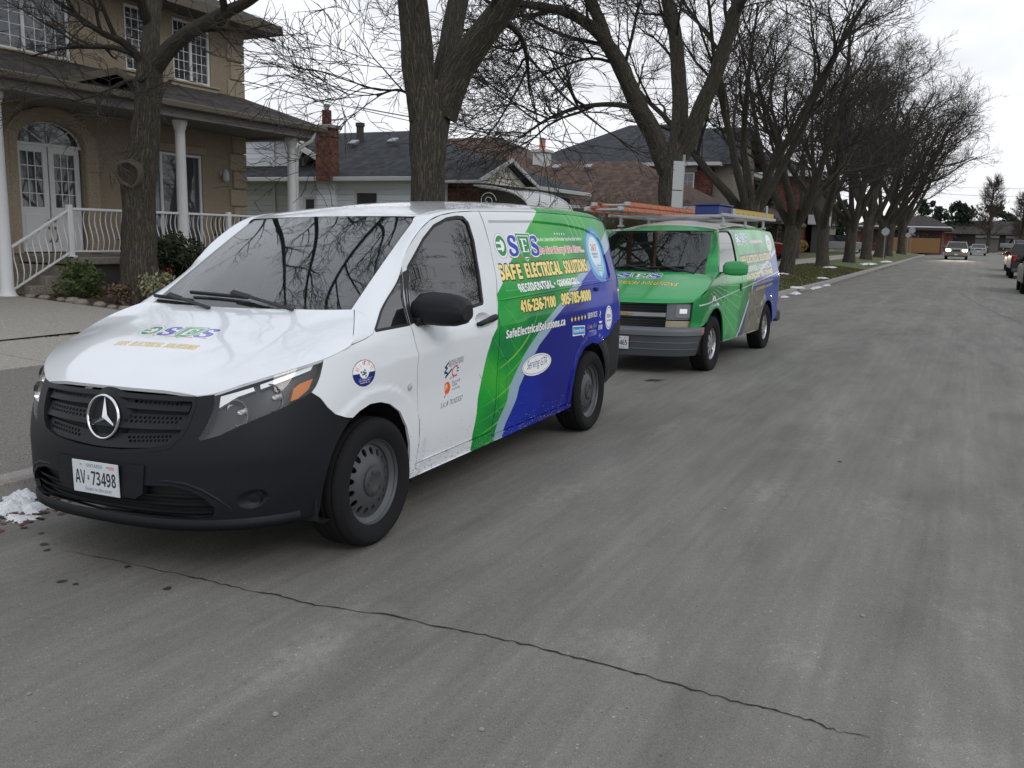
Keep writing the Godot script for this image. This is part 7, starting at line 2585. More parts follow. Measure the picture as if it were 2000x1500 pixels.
func v2_print() -> void:
	var cv := Canvas.new(1536, 560, Vector2(0.8, 1.95), Vector2(-1536 / 4.8, -560 / 1.75), Color8(30, 150, 80))
	var nz := FastNoiseLite.new()
	nz.seed = 33
	nz.frequency = 1.2
	var G := Image.create(384, 140, false, Image.FORMAT_RGBA8)
	for i in 384:
		for j in 140:
			var z := 0.8 - 4.8 * i / 384.0
			var y := 1.95 - 1.75 * j / 140.0
			var c := Color8(16, 124, 62).lerp(Color8(58, 176, 90), clamp(.5 + .6 * sin(z * 2.6 + y * 4.0 + nz.get_noise_2d(z, y) * 3.5), 0, 1))
			G.set_pixel(i, j, c)
	G.resize(1536, 560, Image.INTERPOLATE_CUBIC)
	cv.img.blit_rect(G, Rect2i(0, 0, 1536, 560), Vector2i.ZERO)
	# rays fanning across wing and door
	for k in 5: cv.line(Vector2(.2 - .10 * k, 1.0 + .02 * k), Vector2(-1.1 - .05 * k, .40 + .16 * k), .010, Color8(126, 206, 140))
	cv.fill(V2([[-1.05, .2], [-1.16, .2], [-2.0, 1.12], [-3.9, 1.62], [-3.9, 1.56], [-1.9, 1.06]]), Color8(206, 216, 228))
	cv.fill(V2([[-1.14, .2], [-2.02, 1.10], [-3.9, 1.56], [-3.9, .2]]), Color8(14, 60, 160))
	cv.fill(V2([[-1.14, .2], [-1.55, .62], [-2.0, .60], [-2.1, .2]]), Color8(34, 40, 110))
	# printed picture of workshop shelves in muted tones
	var rng := RandomNumberGenerator.new()
	rng.seed = 8
	cv.fill(V2([[-1.50, .30], [-1.75, .95], [-2.6, 1.02], [-2.75, .30]]), Color8(112, 108, 92))
	for k in 70:
		var a := Vector2(rng.randf_range(-2.62, -1.72), rng.randf_range(.34, .94))
		var d := Vector2(rng.randf_range(.02, .10), rng.randf_range(.02, .10))
		var v := rng.randi_range(60, 150)
		cv.fill(PackedVector2Array([a, a + Vector2(d.x, .01), a + d, a + Vector2(0, d.y)]), Color8(v, v - 4, v - 20))
	var white := Color8(240, 243, 243)
	var gold := Color8(226, 208, 126)
	var dark := Color8(24, 40, 36)
	print_ses(cv, Vector2(-1.30, 1.58), Vector2(-.66, 0.02), Vector2(0, .15), true)
	cv.text_edge(word("Do Not Worry! We Have...", true, false, .15), Vector2(-2.05, 1.60), Vector2(-.75, .02), Vector2(0, .05), Color8(214, 70, 80), white, .005)
	cv.fill(V2([[-1.31, 1.30], [-3.22, 1.36], [-3.22, 1.50], [-1.31, 1.45]]), Color8(36, 70, 58))
	cv.text_edge(word("SAFE ELECTRICAL SOLUTIONS"), Vector2(-1.35, 1.325), Vector2(-1.82, .05), Vector2(0, .10), gold, dark, .006, .003)
	cv.text_edge(word("RESIDENTIAL • COMMERCIAL"), Vector2(-1.50, 1.205), Vector2(-1.66, .05), Vector2(0, .075), white, dark, .004)
	cv.text_edge(word("416-236-7100   905-785-9000"), Vector2(-1.55, 1.10), Vector2(-1.6, .06), Vector2(0, .075), gold, dark, .006, .003)
	cv.text(word("SafeElectricalSolutions.ca"), Vector2(-1.95, 1.0), Vector2(-1.15, .05), Vector2(0, .05), gold)
	cv.text(word("LICENSED & INSURED"), Vector2(-2.1, .93), Vector2(-1.0, .05), Vector2(0, .04), gold)
	cv.line(Vector2(.5, .86), Vector2(-3.9, 1.20), .014, Color8(220, 228, 232))
	cv.fill(ell(Vector2(-3.21, 1.62), .17, .13, 30), Color8(206, 226, 228))
	cv.fill(V2([[-3.16, 1.50], [-3.26, 1.50], [-3.25, 1.44], [-3.17, 1.44]]), Color8(180, 196, 204))
	cv.text(word("24/7"), Vector2(-3.1, 1.59), Vector2(-.22, 0), Vector2(0, .07), Color8(200, 50, 60))
	var sc := Vector2(.05, .90)
	cv.fill(ell(sc, .075, .062, 24), white)
	cv.fill(V2([[sc.x + .07, sc.y - .01], [sc.x - .07, sc.y - .01], [sc.x - .05, sc.y - .05], [sc.x, sc.y - .062], [sc.x + .05, sc.y - .05]]), Color8(50, 58, 120))
	cv.fill(ell(sc + Vector2(0, .012), .022, .018, 12), Color8(200, 70, 60))
	M.wrap2 = mat(Color.WHITE, 0.25)
	M.wrap2.albedo_texture = cv.tex()
	M.wrap2.clearcoat_enabled = true; M.wrap2.clearcoat = 0.5; M.wrap2.clearcoat_roughness = 0.1
	var hc := Canvas.new(512, 512, Vector2(-1.0, -.3), Vector2(256, 512 / 1.2), Color8(36, 152, 78))
	for k in 14:
		var q := Vector2(rng.randf_range(-.9, .9), rng.randf_range(-.2, .8))
		hc.line(q, q + Vector2(.7, rng.randf_range(-.1, .1)), .03, Color8(44, 158, 88))
	print_ses(hc, Vector2(-.55, .16), Vector2(.86, 0), Vector2(0, -.17), false)
	hc.text_edge(word("SAFE ELECTRICAL SOLUTIONS", true, false, .2), Vector2(-.62, .34), Vector2(1.2, 0), Vector2(0, -.09), Color8(226, 206, 84), Color8(30, 70, 40), .006)
	M.hood2 = mat(Color.WHITE, 0.25)
	M.hood2.albedo_texture = hc.tex()
	M.hood2.clearcoat_enabled = true; M.hood2.clearcoat = 0.6; M.hood2.clearcoat_roughness = 0.08
	M.plate2 = mat(Color.WHITE, 0.45)
	M.plate2.albedo_texture = plate_print("AB", "70465").tex()
func v2_panel(van: Node3D, called: String, poly: PackedVector2Array, holes: Array, m: Material, gap := .004, off := 0.0, cell := .07) -> Array:
	if Geometry2D.is_polygon_clockwise(poly): poly.reverse()
	var p := inset(poly, -gap) if gap > 0 else poly
	var mb := MB.new()
	mb.ref = Vector3(0, .8, -1.4)
	mb.lift(p, holes, Vector2(cell, cell), v2_side, v2_uv, off)
	mb.skirt(p, v2_side, off, off - .015, PackedVector2Array(), v2_uv)
	var r := [part(van, called, mb, m)]
	mb.mirror_x()
	r.push_back(part(van, called, mb, m))
	return r
func v2_nose(van: Node, called: String, poly: PackedVector2Array, m: Material, off := 0.0, edge := .015) -> MeshInstance3D:
	if Geometry2D.is_polygon_clockwise(poly): poly.reverse()
	var mb := MB.new()
	mb.ref = Vector3(0, .6, -1.4)
	mb.lift(poly, [], Vector2(.07, .06), v2_front, null, off)
	if edge > 0: mb.skirt(poly, v2_front, off, off - edge)
	return part(van, called, mb, m)

func build_old_van() -> void:
	B2L = lut([[.2, .90], [.35, .940], [.6, .962], [.9, .972], [1.15, .965], [1.23, .945], [1.45, .900], [1.70, .835], [1.80, .79], [1.86, .74], [1.9, .68]], .2, 1.9)
	v2_print()
	var van := thing("old_van", "older green van with ladders on its roof rack and grey bumper", "van", Vector3(.096, -.02, -7.377), -.063)
	van.rotation.z = .025
	# flank
	var af := []
	for i in 13:
		var a := lerpf(-.10, PI + .10, i / 12.0)
		af.push_back([cos(a) * .44, .35 + sin(a) * (.455 if i > 0 else .44)])
	var ar := []
	for i in 13:
		var a := lerpf(-.05, PI + .05, i / 12.0)
		ar.push_back([-2.82 + cos(a) * .42, .35 + sin(a) * .41])
	var wing := [[.60, .60], [.52, .60]] + [[.455, .60]] + af.filter(func(q): return q[1] > .33 and not (q[0] > .3 and q[1] < .6)) + [[-.50, .31], [-.50, 1.21], [-.16, 1.225], [.02, 1.17], [.30, 1.06], [.58, .915]]
	v2_panel(van, "wing", V2(wing), [], M.wrap2, .003, 0.0, .03)
	var win := V2([[-.24, 1.245], [-.50, 1.68], [-.56, 1.735], [-.64, 1.755], [-1.05, 1.76], [-1.12, 1.72], [-1.14, 1.40], [-1.12, 1.245]])
	if Geometry2D.is_polygon_clockwise(win): win.reverse()
	var door := [[-.50, .33], [-.50, 1.21], [-.18, 1.226], [-.46, 1.70], [-.54, 1.775], [-1.20, 1.80], [-1.27, 1.74], [-1.30, 1.2], [-1.30, .33]]
	var d := v2_panel(van, "door", V2(door), [inset(win, .018)], M.wrap2)
	var body := [[-1.20, 1.80], [-2.6, 1.815], [-3.55, 1.80], [-3.72, 1.70], [-3.80, 1.2], [-3.80, .47], [-3.25, .40]] + [[-3.24, .35]]
	var arr := ar.duplicate()
	arr.reverse()
	body += arr.filter(func(q): return q[1] > .34) + [[-2.40, .33], [-1.30, .33], [-1.30, 1.2], [-1.27, 1.74]]
	v2_panel(van, "body_side", V2(body), [], M.wrap2)
	for s in 2:
		var g := MB.new()
		g.lift(win, [], Vector2(.1, .1), v2_side, null, -.012)
		var sl := MB.new()
		sl.lift(inset(win, .018), [win], Vector2(.1, .1), v2_side, null, -.002)
		var hd := MB.new()
		hd.box(Transform3D(Basis(), v2_side(-1.18, 1.02) + Vector3(.008, 0, 0)), Vector3(.02, .10, .035), .006)
		if s == 1:
			g.mirror_x(); sl.mirror_x(); hd.mirror_x()
		part(d[s], "window", g, M.glass_dark)
		part(d[s], "window_seal", sl, M.rubber_trim)
		part(d[s], "handle", hd, M.rubber_trim)
	var bk := MB.new()
	var bf := func(x: float, y: float) -> Vector3: return Vector3(x, y, -3.80 + .10 * max(0.0, y - 1.2))
	var bp := []
	for y in [.45, .8, 1.2, 1.5, 1.7]: bp.push_back([v2_side(-3.78, y).x - .01, y])
	bp.append_array([[.66, 1.80], [-.66, 1.80]])
	for y in [1.7, 1.5, 1.2, .8, .45]: bp.push_back([-v2_side(-3.78, y).x + .01, y])
	bk.lift(V2(bp), [], Vector2(.25, .25), bf)
	part(van, "rear_door", bk, M.wrap2)
	var rbm := MB.new()
	rbm.bx(Vector3(0, .46, -3.86), Vector3(1.9, .20, .16), .04)
	part(van, "rear_bumper", rbm, M.bumper_grey)
	# hood, windscreen, roof, pillars
	var E := [Vector3(.86, .90, .58), Vector3(.918, .955, .48), Vector3(.950, 1.06, .28), Vector3(.925, 1.155, .05), Vector3(.80, 1.215, -.12)]
	var ec := Curve3D.new()
	for i in E.size():
		var tg: Vector3 = (E[min(i + 1, 4)] - E[max(i - 1, 0)]) / 6.0
		ec.add_point(E[i], -tg, tg)
	var gr := []
	var gu := []
	for i in 17:
		var e := ec.samplef(4.0 * i / 16)
		var f := (.58 - e.z) / .70
		var zc := lerpf(.735, -.06, f)
		var yc: float = table([[-.06, 1.24], [.2, 1.145], [.45, 1.045], [.62, .965], [.70, .92], [.735, .885]], zc)
		var row := []
		var ru := []
		for j in 25:
			var a := (j - 12) / 12.0
			var p := Vector3(a * e.x, lerpf(yc, e.y, a * a * a * a), lerpf(zc, e.z, pow(abs(a), 2.6)))
			row.push_back(p)
			ru.push_back(Vector2((p.x + 1) / 2, (p.z + .3) / 1.2))
		gr.push_back(row); gu.push_back(ru)
	var hm := MB.new()
	hm.grid(gr, gu)
	part(van, "hood", hm, M.hood2)
	var ws := func(a: float, b: float) -> Vector3: return Vector3(a * lerpf(.785, .715, b), lerpf(1.225, 1.755, b) + .015 * (1 - a * a), lerpf(-.13, -.64, b) + .07 * (1 - a * a))
	var wg := []
	for i in 9:
		var row := []
		for j in 17: row.push_back(ws.call((j - 8) / 8.0, i / 8.0))
		wg.push_back(row)
	var wm := MB.new()
	wm.grid(wg)
	part(van, "windscreen", wm, M.glass_screen)
	var fr := MB.new()
	for k in [[0.0, .05], [.95, 1.0]]:
		var g := []
		for b in k:
			var row := []
			for j in 17: row.push_back(ws.call((j - 8) / 8.0, b) + Vector3(0, -.003, -.004))
			g.push_back(row)
		fr.grid(g)
	for s in [-1.0, 1.0]:
		var g := []
		for i in 5: g.push_back([ws.call(s, i / 4.0) + Vector3(0, -.003, -.004), ws.call(s * .94, i / 4.0) + Vector3(0, -.003, -.004)])
		fr.grid(g)
	part(van, "windscreen_border", fr, M.rubber_trim)
	for k in 2:
		var wp := MB.new()
		var x: float = [-.35, .30][k]
		wp.bar(ws.call(x - .35, .06) + Vector3(0, .01, .014), ws.call(x + .35, .12) + Vector3(0, .01, .014), .014, .02, Vector3(0, 1, .6))
		wp.bar(ws.call(x + .55, -.02) + Vector3(0, .01, .02), ws.call(x, .10) + Vector3(0, .025, .02), .018, .014, Vector3(0, 1, .6))
		part(van, "wiper", wp, M.rubber_trim)
	var rg := []
	for i in 13:
		var f := pow(i / 12.0, 1.35)
		var row := []
		for j in 13:
			var a := (j - 6) / 6.0
			var z := lerpf(-.57 - .07 * a * a, -3.70, f)
			var yc: float = table([[-3.75, 1.83], [-3.5, 1.90], [-2.5, 1.93], [-1.3, 1.91], [-.8, 1.84], [-.57, 1.77]], z)
			row.push_back(Vector3(a * .715, yc - .07 * a * a * smoothstep(-.5, -1.0, z) - .015 * a * a, z))
		rg.push_back(row)
	var hd2 := MB.new()
	hd2.grid(rg.slice(0, 3))
	part(van, "roof_header", hd2, M.green_paint)
	var rm := MB.new()
	rm.grid(rg.slice(2))
	part(van, "roof", rm, M.roof_faded)
	var inner := [E[2], E[3], E[4], ws.call(1, .02), ws.call(1, .35), ws.call(1, .7), ws.call(1, .98)]
	var outer := [[.28, 1.06], [.03, 1.165], [-.14, 1.222], [-.19, 1.235], [-.33, 1.47], [-.45, 1.68], [-.56, 1.775]]
	for q in [[-.85, -.95], [-1.3, -1.3], [-2.5, -2.5], [-3.3, -3.3], [-3.68, -3.68]]:
		var yc: float = table([[-3.75, 1.83], [-3.5, 1.90], [-2.5, 1.93], [-1.3, 1.91], [-.8, 1.84], [-.57, 1.77]], q[0])
		inner.push_back(Vector3(.715, yc - .07 * smoothstep(-.5, -1.0, q[0]) - .015, q[0]))
		outer.push_back([q[1], 1.79 if q[1] > -1.1 else (1.806 if q[1] > -3.6 else 1.72)])
	var ic := Curve3D.new()
	var oc := Curve3D.new()
	for i in inner.size():
		var i0: int = max(i - 1, 0)
		var i1: int = min(i + 1, inner.size() - 1)
		var t0: Vector3 = (inner[i1] - inner[i0]) / 6.0
		ic.add_point(inner[i], -t0 * .7, t0 * .7)
		var t1 := Vector3(0, outer[i1][1] - outer[i0][1], outer[i1][0] - outer[i0][0]) / 6.0
		oc.add_point(Vector3(0, outer[i][1], outer[i][0]), -t1 * .7, t1 * .7)
	var sg := []
	var su := []
	for i in (inner.size() - 1) * 3 + 1:
		var a := ic.samplef(i / 3.0)
		var o := oc.samplef(i / 3.0)
		var b := v2_side(o.z, o.y)
		var L := a.distance_to(b)
		var ta := Vector3(1, -.2, 0).normalized() * L * .6
		var tb := (v2_side(o.z, o.y - .02) - b).normalized() * L * .6
		var row := []
		var ru := []
		for j in 7:
			var s := j / 6.0
			var p := a * (2 * s * s * s - 3 * s * s + 1) + ta * (s * s * s - 2 * s * s + s) + b * (-2 * s * s * s + 3 * s * s) + tb * (s * s * s - s * s)
			row.push_back(p)
			ru.push_back(v2_uv(p.z, p.y))
		sg.push_back(row); su.push_back(ru)
	var sm := MB.new()
	sm.grid(sg, su)
	part(van, "roof_pillar", sm, M.wrap2)
	sm.mirror_x()
	part(van, "roof_pillar", sm, M.wrap2)
	# nose: bumper, grille, lamps, plate
	v2_nose(van, "bumper", V2([[-1.40, .50], [-1.42, .583], [1.42, .583], [1.40, .50]]), M.bumper_pale, .02, .05)
	v2_nose(van, "valance", V2([[-1.30, .25], [-1.40, .495], [1.40, .495], [1.30, .25]]), M.bumper_grey, .0, .03)
	for y in [.41, .33]:
		var gv := v2_nose(van, "valance_rib", V2([[-1.25, y], [-1.25, y + .012], [1.25, y + .012], [1.25, y]]), M.bumper_pale, .008, .01)
	v2_nose(van, "grille_back", V2([[-.47, .60], [-.47, .885], [.47, .885], [.47, .60]]), M.dark, -.05, 0)
	for i in 9:
		if i == 4: continue
		var y := .612 + i * .0315
		v2_nose(van, "grille_bar", V2([[-.445, y], [-.445, y + .009], [.445, y + .009], [.445, y]]), M.lamp_dark, -.012, .03)
	v2_nose(van, "grille_band", V2([[-.445, .722], [-.445, .768], [.445, .768], [.445, .722]]), M.silver_paint, -.004, .03)
	v2_nose(van, "badge", V2([[-.055, .735], [-.06, .752], [-.025, .752], [-.022, .762], [.022, .762], [.025, .752], [.06, .752], [.055, .735], [.025, .735], [.022, .726], [-.022, .726], [-.025, .735]]), M.brass, .004, .008)
	for s in [1, -1]:
		var fx := func(a: Array) -> PackedVector2Array: return V2(a) if s > 0 else flip_phi(V2(a))
		var fr2 := v2_nose(van, "headlamp", fx.call([[.455, .688], [.455, .888], [1.16, .888], [1.18, .688]]), M.silver_dull, -.012, .02)
		v2_nose(fr2, "lens", fx.call([[.64, .712], [.61, .73], [.61, .86], [.64, .872], [.90, .872], [.94, .85], [.94, .73], [.91, .712]]), M.lamp_glass, .002, .02)
		v2_nose(fr2, "reflector", fx.call([[.69, .765], [.69, .82], [.85, .82], [.85, .765]]), M.chrome, .004, .0)
		v2_nose(van, "turn_lamp", fx.call([[.455, .598], [.455, .675], [1.19, .675], [1.20, .598]]), M.lamp_cream, -.006, .02)
		v2_nose(van, "side_reflector", fx.call([[1.30, .528], [1.30, .555], [1.40, .555], [1.40, .528]]), M.lamp_amber, .026, .01)
	var pl := MB.new()
	pl.bx(Vector3(0, .40, .822), Vector3(.306, .156, .004), .001)
	var po := part(van, "licence_plate", pl, M.plate_edge)
	var pf := MB.new()
	pf.quad(Vector3(-.15, .324, .8252), Vector3(.15, .324, .8252), Vector3(.15, .476, .8252), Vector3(-.15, .476, .8252), Vector2(0, 1), Vector2(1, 1), Vector2(1, 0), Vector2(0, 0))
	part(po, "plate_face", pf, M.plate2)
	# mirrors
	for s in 2:
		var mm := MB.new()
		var rows := []
		for q in [[.955, .45], [.985, .85], [1.05, 1.0], [1.17, 1.0], [1.235, .85], [1.25, .5]]:
			var row := []
			for i in 17:
				var a := TAU * i / 16
				row.push_back(Vector3(q[0], 1.29 + sign(sin(a)) * pow(abs(sin(a)), .6) * .092 * q[1], -.36 + sign(cos(a)) * pow(abs(cos(a)), .6) * .055 * q[1] - (q[0] - .95) * .25))
			rows.push_back(row)
		mm.grid(rows)
		for e in [0, 5]:
			var ring := PackedVector3Array()
			for i in 16: ring.push_back(rows[e][i])
			mm.fan(ring, Vector3(-1 if e == 0 else 1, 0, 0))
		if s == 1: mm.mirror_x()
		part(van, "wing_mirror", mm, M.green_paint)
	# wheels: bright spoked alloys
	var rim := MB.new()
	rim.lathe(Transform3D(), [Vector2(.195, -.08), Vector2(.18, -.05), Vector2(.175, .05), Vector2(.19, .066), Vector2(.203, .074), Vector2(.203, .084), Vector2(.192, .082), Vector2(.184, .065)], 36)
	var dfn := func(a: float, r: float) -> Vector3: return Vector3(cos(a / .12) * r, .075 - .9 * pow(r - .05, 2), sin(a / .12) * r)
	var hs := []
	for i in 7:
		var c := (i + .5) * TAU * .12 / 7
		hs.push_back(V2([[c - .016, .085], [c + .016, .085], [c + .034, .165], [c - .034, .165]]))
	var dm := MB.new()
	dm.ref = Vector3(0, -5, 0)
	dm.lift(V2([[0, .0], [TAU * .12, .0], [TAU * .12, .186], [0, .186]]), hs, Vector2(.02, .02), dfn)
	for h in hs: dm.skirt(h, dfn, 0, -.025)
	var drum := MB.new()
	drum.lathe(Transform3D(), [Vector2(.17, -.02), Vector2(.05, -.02), Vector2(.05, .03)], 20)
	var kit := {"tyre": [tyre_mb(.352, .196, .215, 44).mesh(), M.tyre], "rim": [rim.mesh(), M.alloy], "spokes": [dm.mesh(), M.alloy], "brake_drum": [drum.mesh(), M.dark]}
	for z in [0.0, -2.82]:
		steel_wheel(van, Vector3(.86, .352, z), 1, kit)
		steel_wheel(van, Vector3(-.86, .352, z), -1, kit)
	var un := MB.new()
	un.bx(Vector3(0, .45, -1.55), Vector3(1.26, .30, 4.3))
	un.bx(Vector3(0, .45, -1.41), Vector3(1.84, .22, 1.86))
	un.bx(Vector3(0, .55, -3.5), Vector3(1.8, .3, .52))
	un.bx(Vector3(0, 1.05, -.25), Vector3(1.7, .22, .3), .04)
	part(van, "underbody", un, M.dark)
	for z in [0.0, -2.82]:
		for s in [1, -1]:
			var ww := MB.new()
			ww.lathe(Transform3D(Basis(Vector3(0, 0, 1), Vector3(s, 0, 0), Vector3(0, s, 0)), Vector3(.62 * s, .35, z)), [Vector2(0, 0), Vector2(.42, 0), Vector2(.44, .31)], 20)
			for i in ww.v.size(): ww.v[i].y = max(ww.v[i].y, .26)
			part(van, "wheel_well", ww, M.dark)
	var cab := MB.new()
	cab.quad(Vector3(-.9, .5, -1.6), Vector3(.9, .5, -1.6), Vector3(.75, 1.82, -1.6), Vector3(-.75, 1.82, -1.6))
	part(van, "cargo_partition", cab, M.cab_dark)
	for x in [.42, -.42]:
		var seat := MB.new()
		seat.box(Transform3D(Basis(Vector3.RIGHT, -.15), Vector3(x, 1.15, -1.15)), Vector3(.5, .8, .16), .05)
		part(van, "seat", seat, M.cab_dark)
	var sw := MB.new()
	var rp := PackedVector3Array()
	var rr := PackedFloat32Array()
	for i in 21:
		rp.push_back(Transform3D(Basis(Vector3.RIGHT, .9), Vector3(.42, 1.2, -.52)) * Vector3(cos(TAU * i / 20) * .19, 0, sin(TAU * i / 20) * .19)); rr.push_back(.013)
	sw.tube(rp, rr, 6, false)
	part(van, "steering_wheel", sw, M.cab_dark)
	# ---- roof rack, ladders, box: things carried on the van
	var T := van.transform
	var rack := thing("roof_rack", "aluminium roof rack on the green van", "roof rack")
	rack.transform = T
	for z in [-1.05, -2.2, -3.3]:
		var mb := MB.new()
		mb.bx(Vector3(0, 1.975, z), Vector3(1.62, .035, .06), .006)
		part(rack, "crossbar", mb, M.aluminium)
		for x in [-.74, .74]:
			var ft := MB.new()
			ft.bx(Vector3(x, 1.90, z), Vector3(.03, .14, .06), .005)
			ft.bx(Vector3(x, 1.845, z), Vector3(.07, .03, .10), .008)
			part(rack, "foot", ft, M.aluminium)
	for x in [-.80, .80]:
		var mb := MB.new()
		mb.bx(Vector3(x, 1.98, -2.2), Vector3(.035, .040, 2.9), .006)
		part(rack, "side_rail", mb, M.aluminium)
	var up := MB.new()
	up.bx(Vector3(.80, 2.09, -3.25), Vector3(.025, .20, .025), .004)
	part(rack, "upright", up, M.aluminium)
	make_ladder("extension_ladder", "orange fibreglass extension ladder on the green van's rack", T, M.ladder_orange, -.62, -.14, [2.025, 2.09], .40, -3.6, .062)
	make_ladder("step_ladder", "yellow step ladder lying at the rear of the rack", T, M.ladder_yellow, .22, .60, [2.055], -2.1, -4.6, .11)
	var bb := thing("blue_case", "scuffed blue plastic case strapped to the ladder rack", "case")
	bb.transform = T
	var bm := MB.new()
	bm.bx(Vector3(.40, 2.065, -1.75), Vector3(.34, .13, .72), .015)
	part(bb, "body", bm, M.blue_box)
	var lid := MB.new()
	lid.bx(Vector3(.40, 2.141, -1.75), Vector3(.37, .022, .75), .008)
	part(bb, "lid", lid, M.blue_box)
func make_ladder(called: String, label: String, T: Transform3D, m: Material, x0: float, x1: float, ys: Array, z0: float, z1: float, h: float) -> void:
	var o := thing(called, label, "ladder")
	o.transform = T
	var k := 0
	for y in ys:
		var sh := .22 * k
		for x in [x0, x1]:
			var mb := MB.new()
			var sx := 1.0 if x == x0 else -1.0
			mb.bx(Vector3(x, y, (z0 + z1) / 2 - sh), Vector3(.006, h, z0 - z1), .002)
			mb.bx(Vector3(x + sx * .014, y + h / 2 - .004, (z0 + z1) / 2 - sh), Vector3(.034, .008, z0 - z1))
			mb.bx(Vector3(x + sx * .014, y - h / 2 + .004, (z0 + z1) / 2 - sh), Vector3(.034, .008, z0 - z1))
			part(o, "rail", mb, m)
			var tip := MB.new()
			tip.bx(Vector3(x + sx * .012, y, z0 - sh + .03), Vector3(.05, h * .9, .12), .01)
			part(o, "end_shoe", tip, M.aluminium)
		var n := int((z0 - z1) / .305)
		for i in n:
			var mb := MB.new()
			mb.rod(Vector3(x0 - .012, y, z0 - .2 - i * .305 - sh), Vector3(x1 + .012, y, z0 - .2 - i * .305 - sh), .016, 8)
			part(o, "rung", mb, M.aluminium)
		k += 1

# ------------------------------------------------------------------ other vehicles, poles, planting
# a car from a side outline: lower body, cabin glass, roof; front looks along +z
func car(called: String, label: String, at: Vector3, turn: float, L: float, W: float, body: Array, cabin: Array, belt: float, paint: Material, lit := false, group := "", category := "car") -> Node3D:
	var o := thing(called, label, category, at, turn, group)
	var hw := W / 2
	var shell := MB.new()
	var rows := []
	var lay := [[-1.0, .06], [-.94, .015], [-.5, .0], [.5, .0], [.94, .015], [1.0, .06]]
	for q in lay:
		var row := []
		for p in body: row.push_back(Vector3(q[0] * hw, p[1] + (q[1] * (1 if p[1] < belt * .6 else -1)), p[0] * (1.0 - q[1] * .25)))
		row.push_back(row[0])
		rows.push_back(row)
	for i in rows.size() - 1:
		for j in rows[0].size() - 1: shell.quad(rows[i][j], rows[i][j + 1], rows[i + 1][j + 1], rows[i + 1][j])
	for s in [0, rows.size() - 1]:
		var poly := PackedVector2Array()
		for j in rows[s].size() - 1: poly.push_back(Vector2(rows[s][j].z, rows[s][j].y))
		var id := Geometry2D.triangulate_polygon(poly)
		for k in range(0, id.size(), 3): shell.tri3(rows[s][id[k]], rows[s][id[k + 1]], rows[s][id[k + 2]])
	part(o, "body", shell, paint)
	# cabin: glass prism, narrower at the top, with roof and pillars
	var g := MB.new()
	var top := MB.new()
	var n := cabin.size()
	var ymax := 0.0
	for p in cabin: ymax = max(ymax, p[1])
	var X := func(y: float) -> float: return lerpf(hw * .95, hw * .74, clamp((y - belt) / (ymax - belt), 0, 1))
	for i in n - 1:
		var a := Vector2(cabin[i][0], cabin[i][1])
		var b := Vector2(cabin[i + 1][0], cabin[i + 1][1])
		var xa: float = X.call(a.y)
		var xb: float = X.call(b.y)
		var mb := top if a.y > ymax - .08 and b.y > ymax - .08 else g
		mb.quad(Vector3(-xa, a.y, a.x), Vector3(xa, a.y, a.x), Vector3(xb, b.y, b.x), Vector3(-xb, b.y, b.x))
	for s in [-1.0, 1.0]:
		var poly := PackedVector2Array()
		for p in cabin: poly.push_back(Vector2(p[0], p[1]))
		var id := Geometry2D.triangulate_polygon(poly)
		for k in range(0, id.size(), 3):
			var q := []
			for j in 3: q.push_back(Vector3(s * X.call(poly[id[k + j]].y), poly[id[k + j]].y, poly[id[k + j]].x))
			g.tri3(q[0], q[1], q[2])
	part(o, "windows", g, M.car_glass)
	for i in n - 1:
		if not (cabin[i][1] > ymax - .08 and cabin[i + 1][1] > ymax - .08):
			for s in [-1.0, 1.0]: top.bar(Vector3(s * X.call(cabin[i][1]), cabin[i][1], cabin[i][0]), Vector3(s * X.call(cabin[i + 1][1]), cabin[i + 1][1], cabin[i + 1][0]), .07, .06)
	part(o, "roof", top, paint)
	var front: float = L * .5
	var ty := tyre_mb(.34, .21, .22, 12).mesh()
	var rm := MB.new()
	rm.lathe(Transform3D(), [Vector2(.212, .085), Vector2(.19, .07), Vector2(.12, .06), Vector2(0, .07)], 18)
	var rmesh := rm.mesh()
	for z in [front - L * .19, -front + L * .20]:
		for s in [1, -1]:
			var w := Node3D.new()
			w.name = "wheel"
			o.add_child(w, true)
			w.transform = Transform3D(Basis(Vector3(0, 0, 1), Vector3(s, 0, 0), Vector3(0, s, 0)), Vector3((hw - .115) * s, .34, z))
			inst(w, "tyre", ty, M.tyre, Transform3D())
			inst(w, "rim", rmesh, M.alloy, Transform3D())
	for s in [-1.0, 1.0]:
		var hl := MB.new()
		hl.bx(Vector3(s * hw * .72, belt * .80, front - .03), Vector3(.34, .17, .10), .03)
		part(o, "headlight", hl, M.lamp_glow if lit else M.lamp_glass)
		var tl := MB.new()
		tl.bx(Vector3(s * hw * .84, belt * .86, -front + .03), Vector3(.20, .34, .10), .03)
		part(o, "tail_light", tl, M.lamp_red)
		if lit:
			var sp := SpotLight3D.new()
			sp.name = "headlight_beam"
			o.add_child(sp, true)
			sp.position = Vector3(s * hw * .72, belt * .80, front + .06)
			sp.rotation = Vector3(deg_to_rad(-4), PI, 0)
			sp.spot_angle = 22.0
			sp.spot_range = 60.0
			sp.light_energy = 14.0
			sp.light_size = 0.1
			sp.light_color = Color(1.0, .93, .82)
			sp.shadow_enabled = true
	var gl := MB.new()
	gl.bx(Vector3(0, belt * .78, front - .02), Vector3(W * .42, .20, .06), .02)
	part(o, "grille", gl, M.lamp_dark)
	var bp := MB.new()
	bp.bx(Vector3(0, .38, front - .01), Vector3(W * .92, .18, .12), .04)
	part(o, "bumper", bp, M.bumper_grey if lit else paint)
	var rb := MB.new()
	rb.bx(Vector3(0, .45, -front + .01), Vector3(W * .94, .20, .12), .04)
	part(o, "bumper", rb, M.bumper_grey)
	var pt := MB.new()
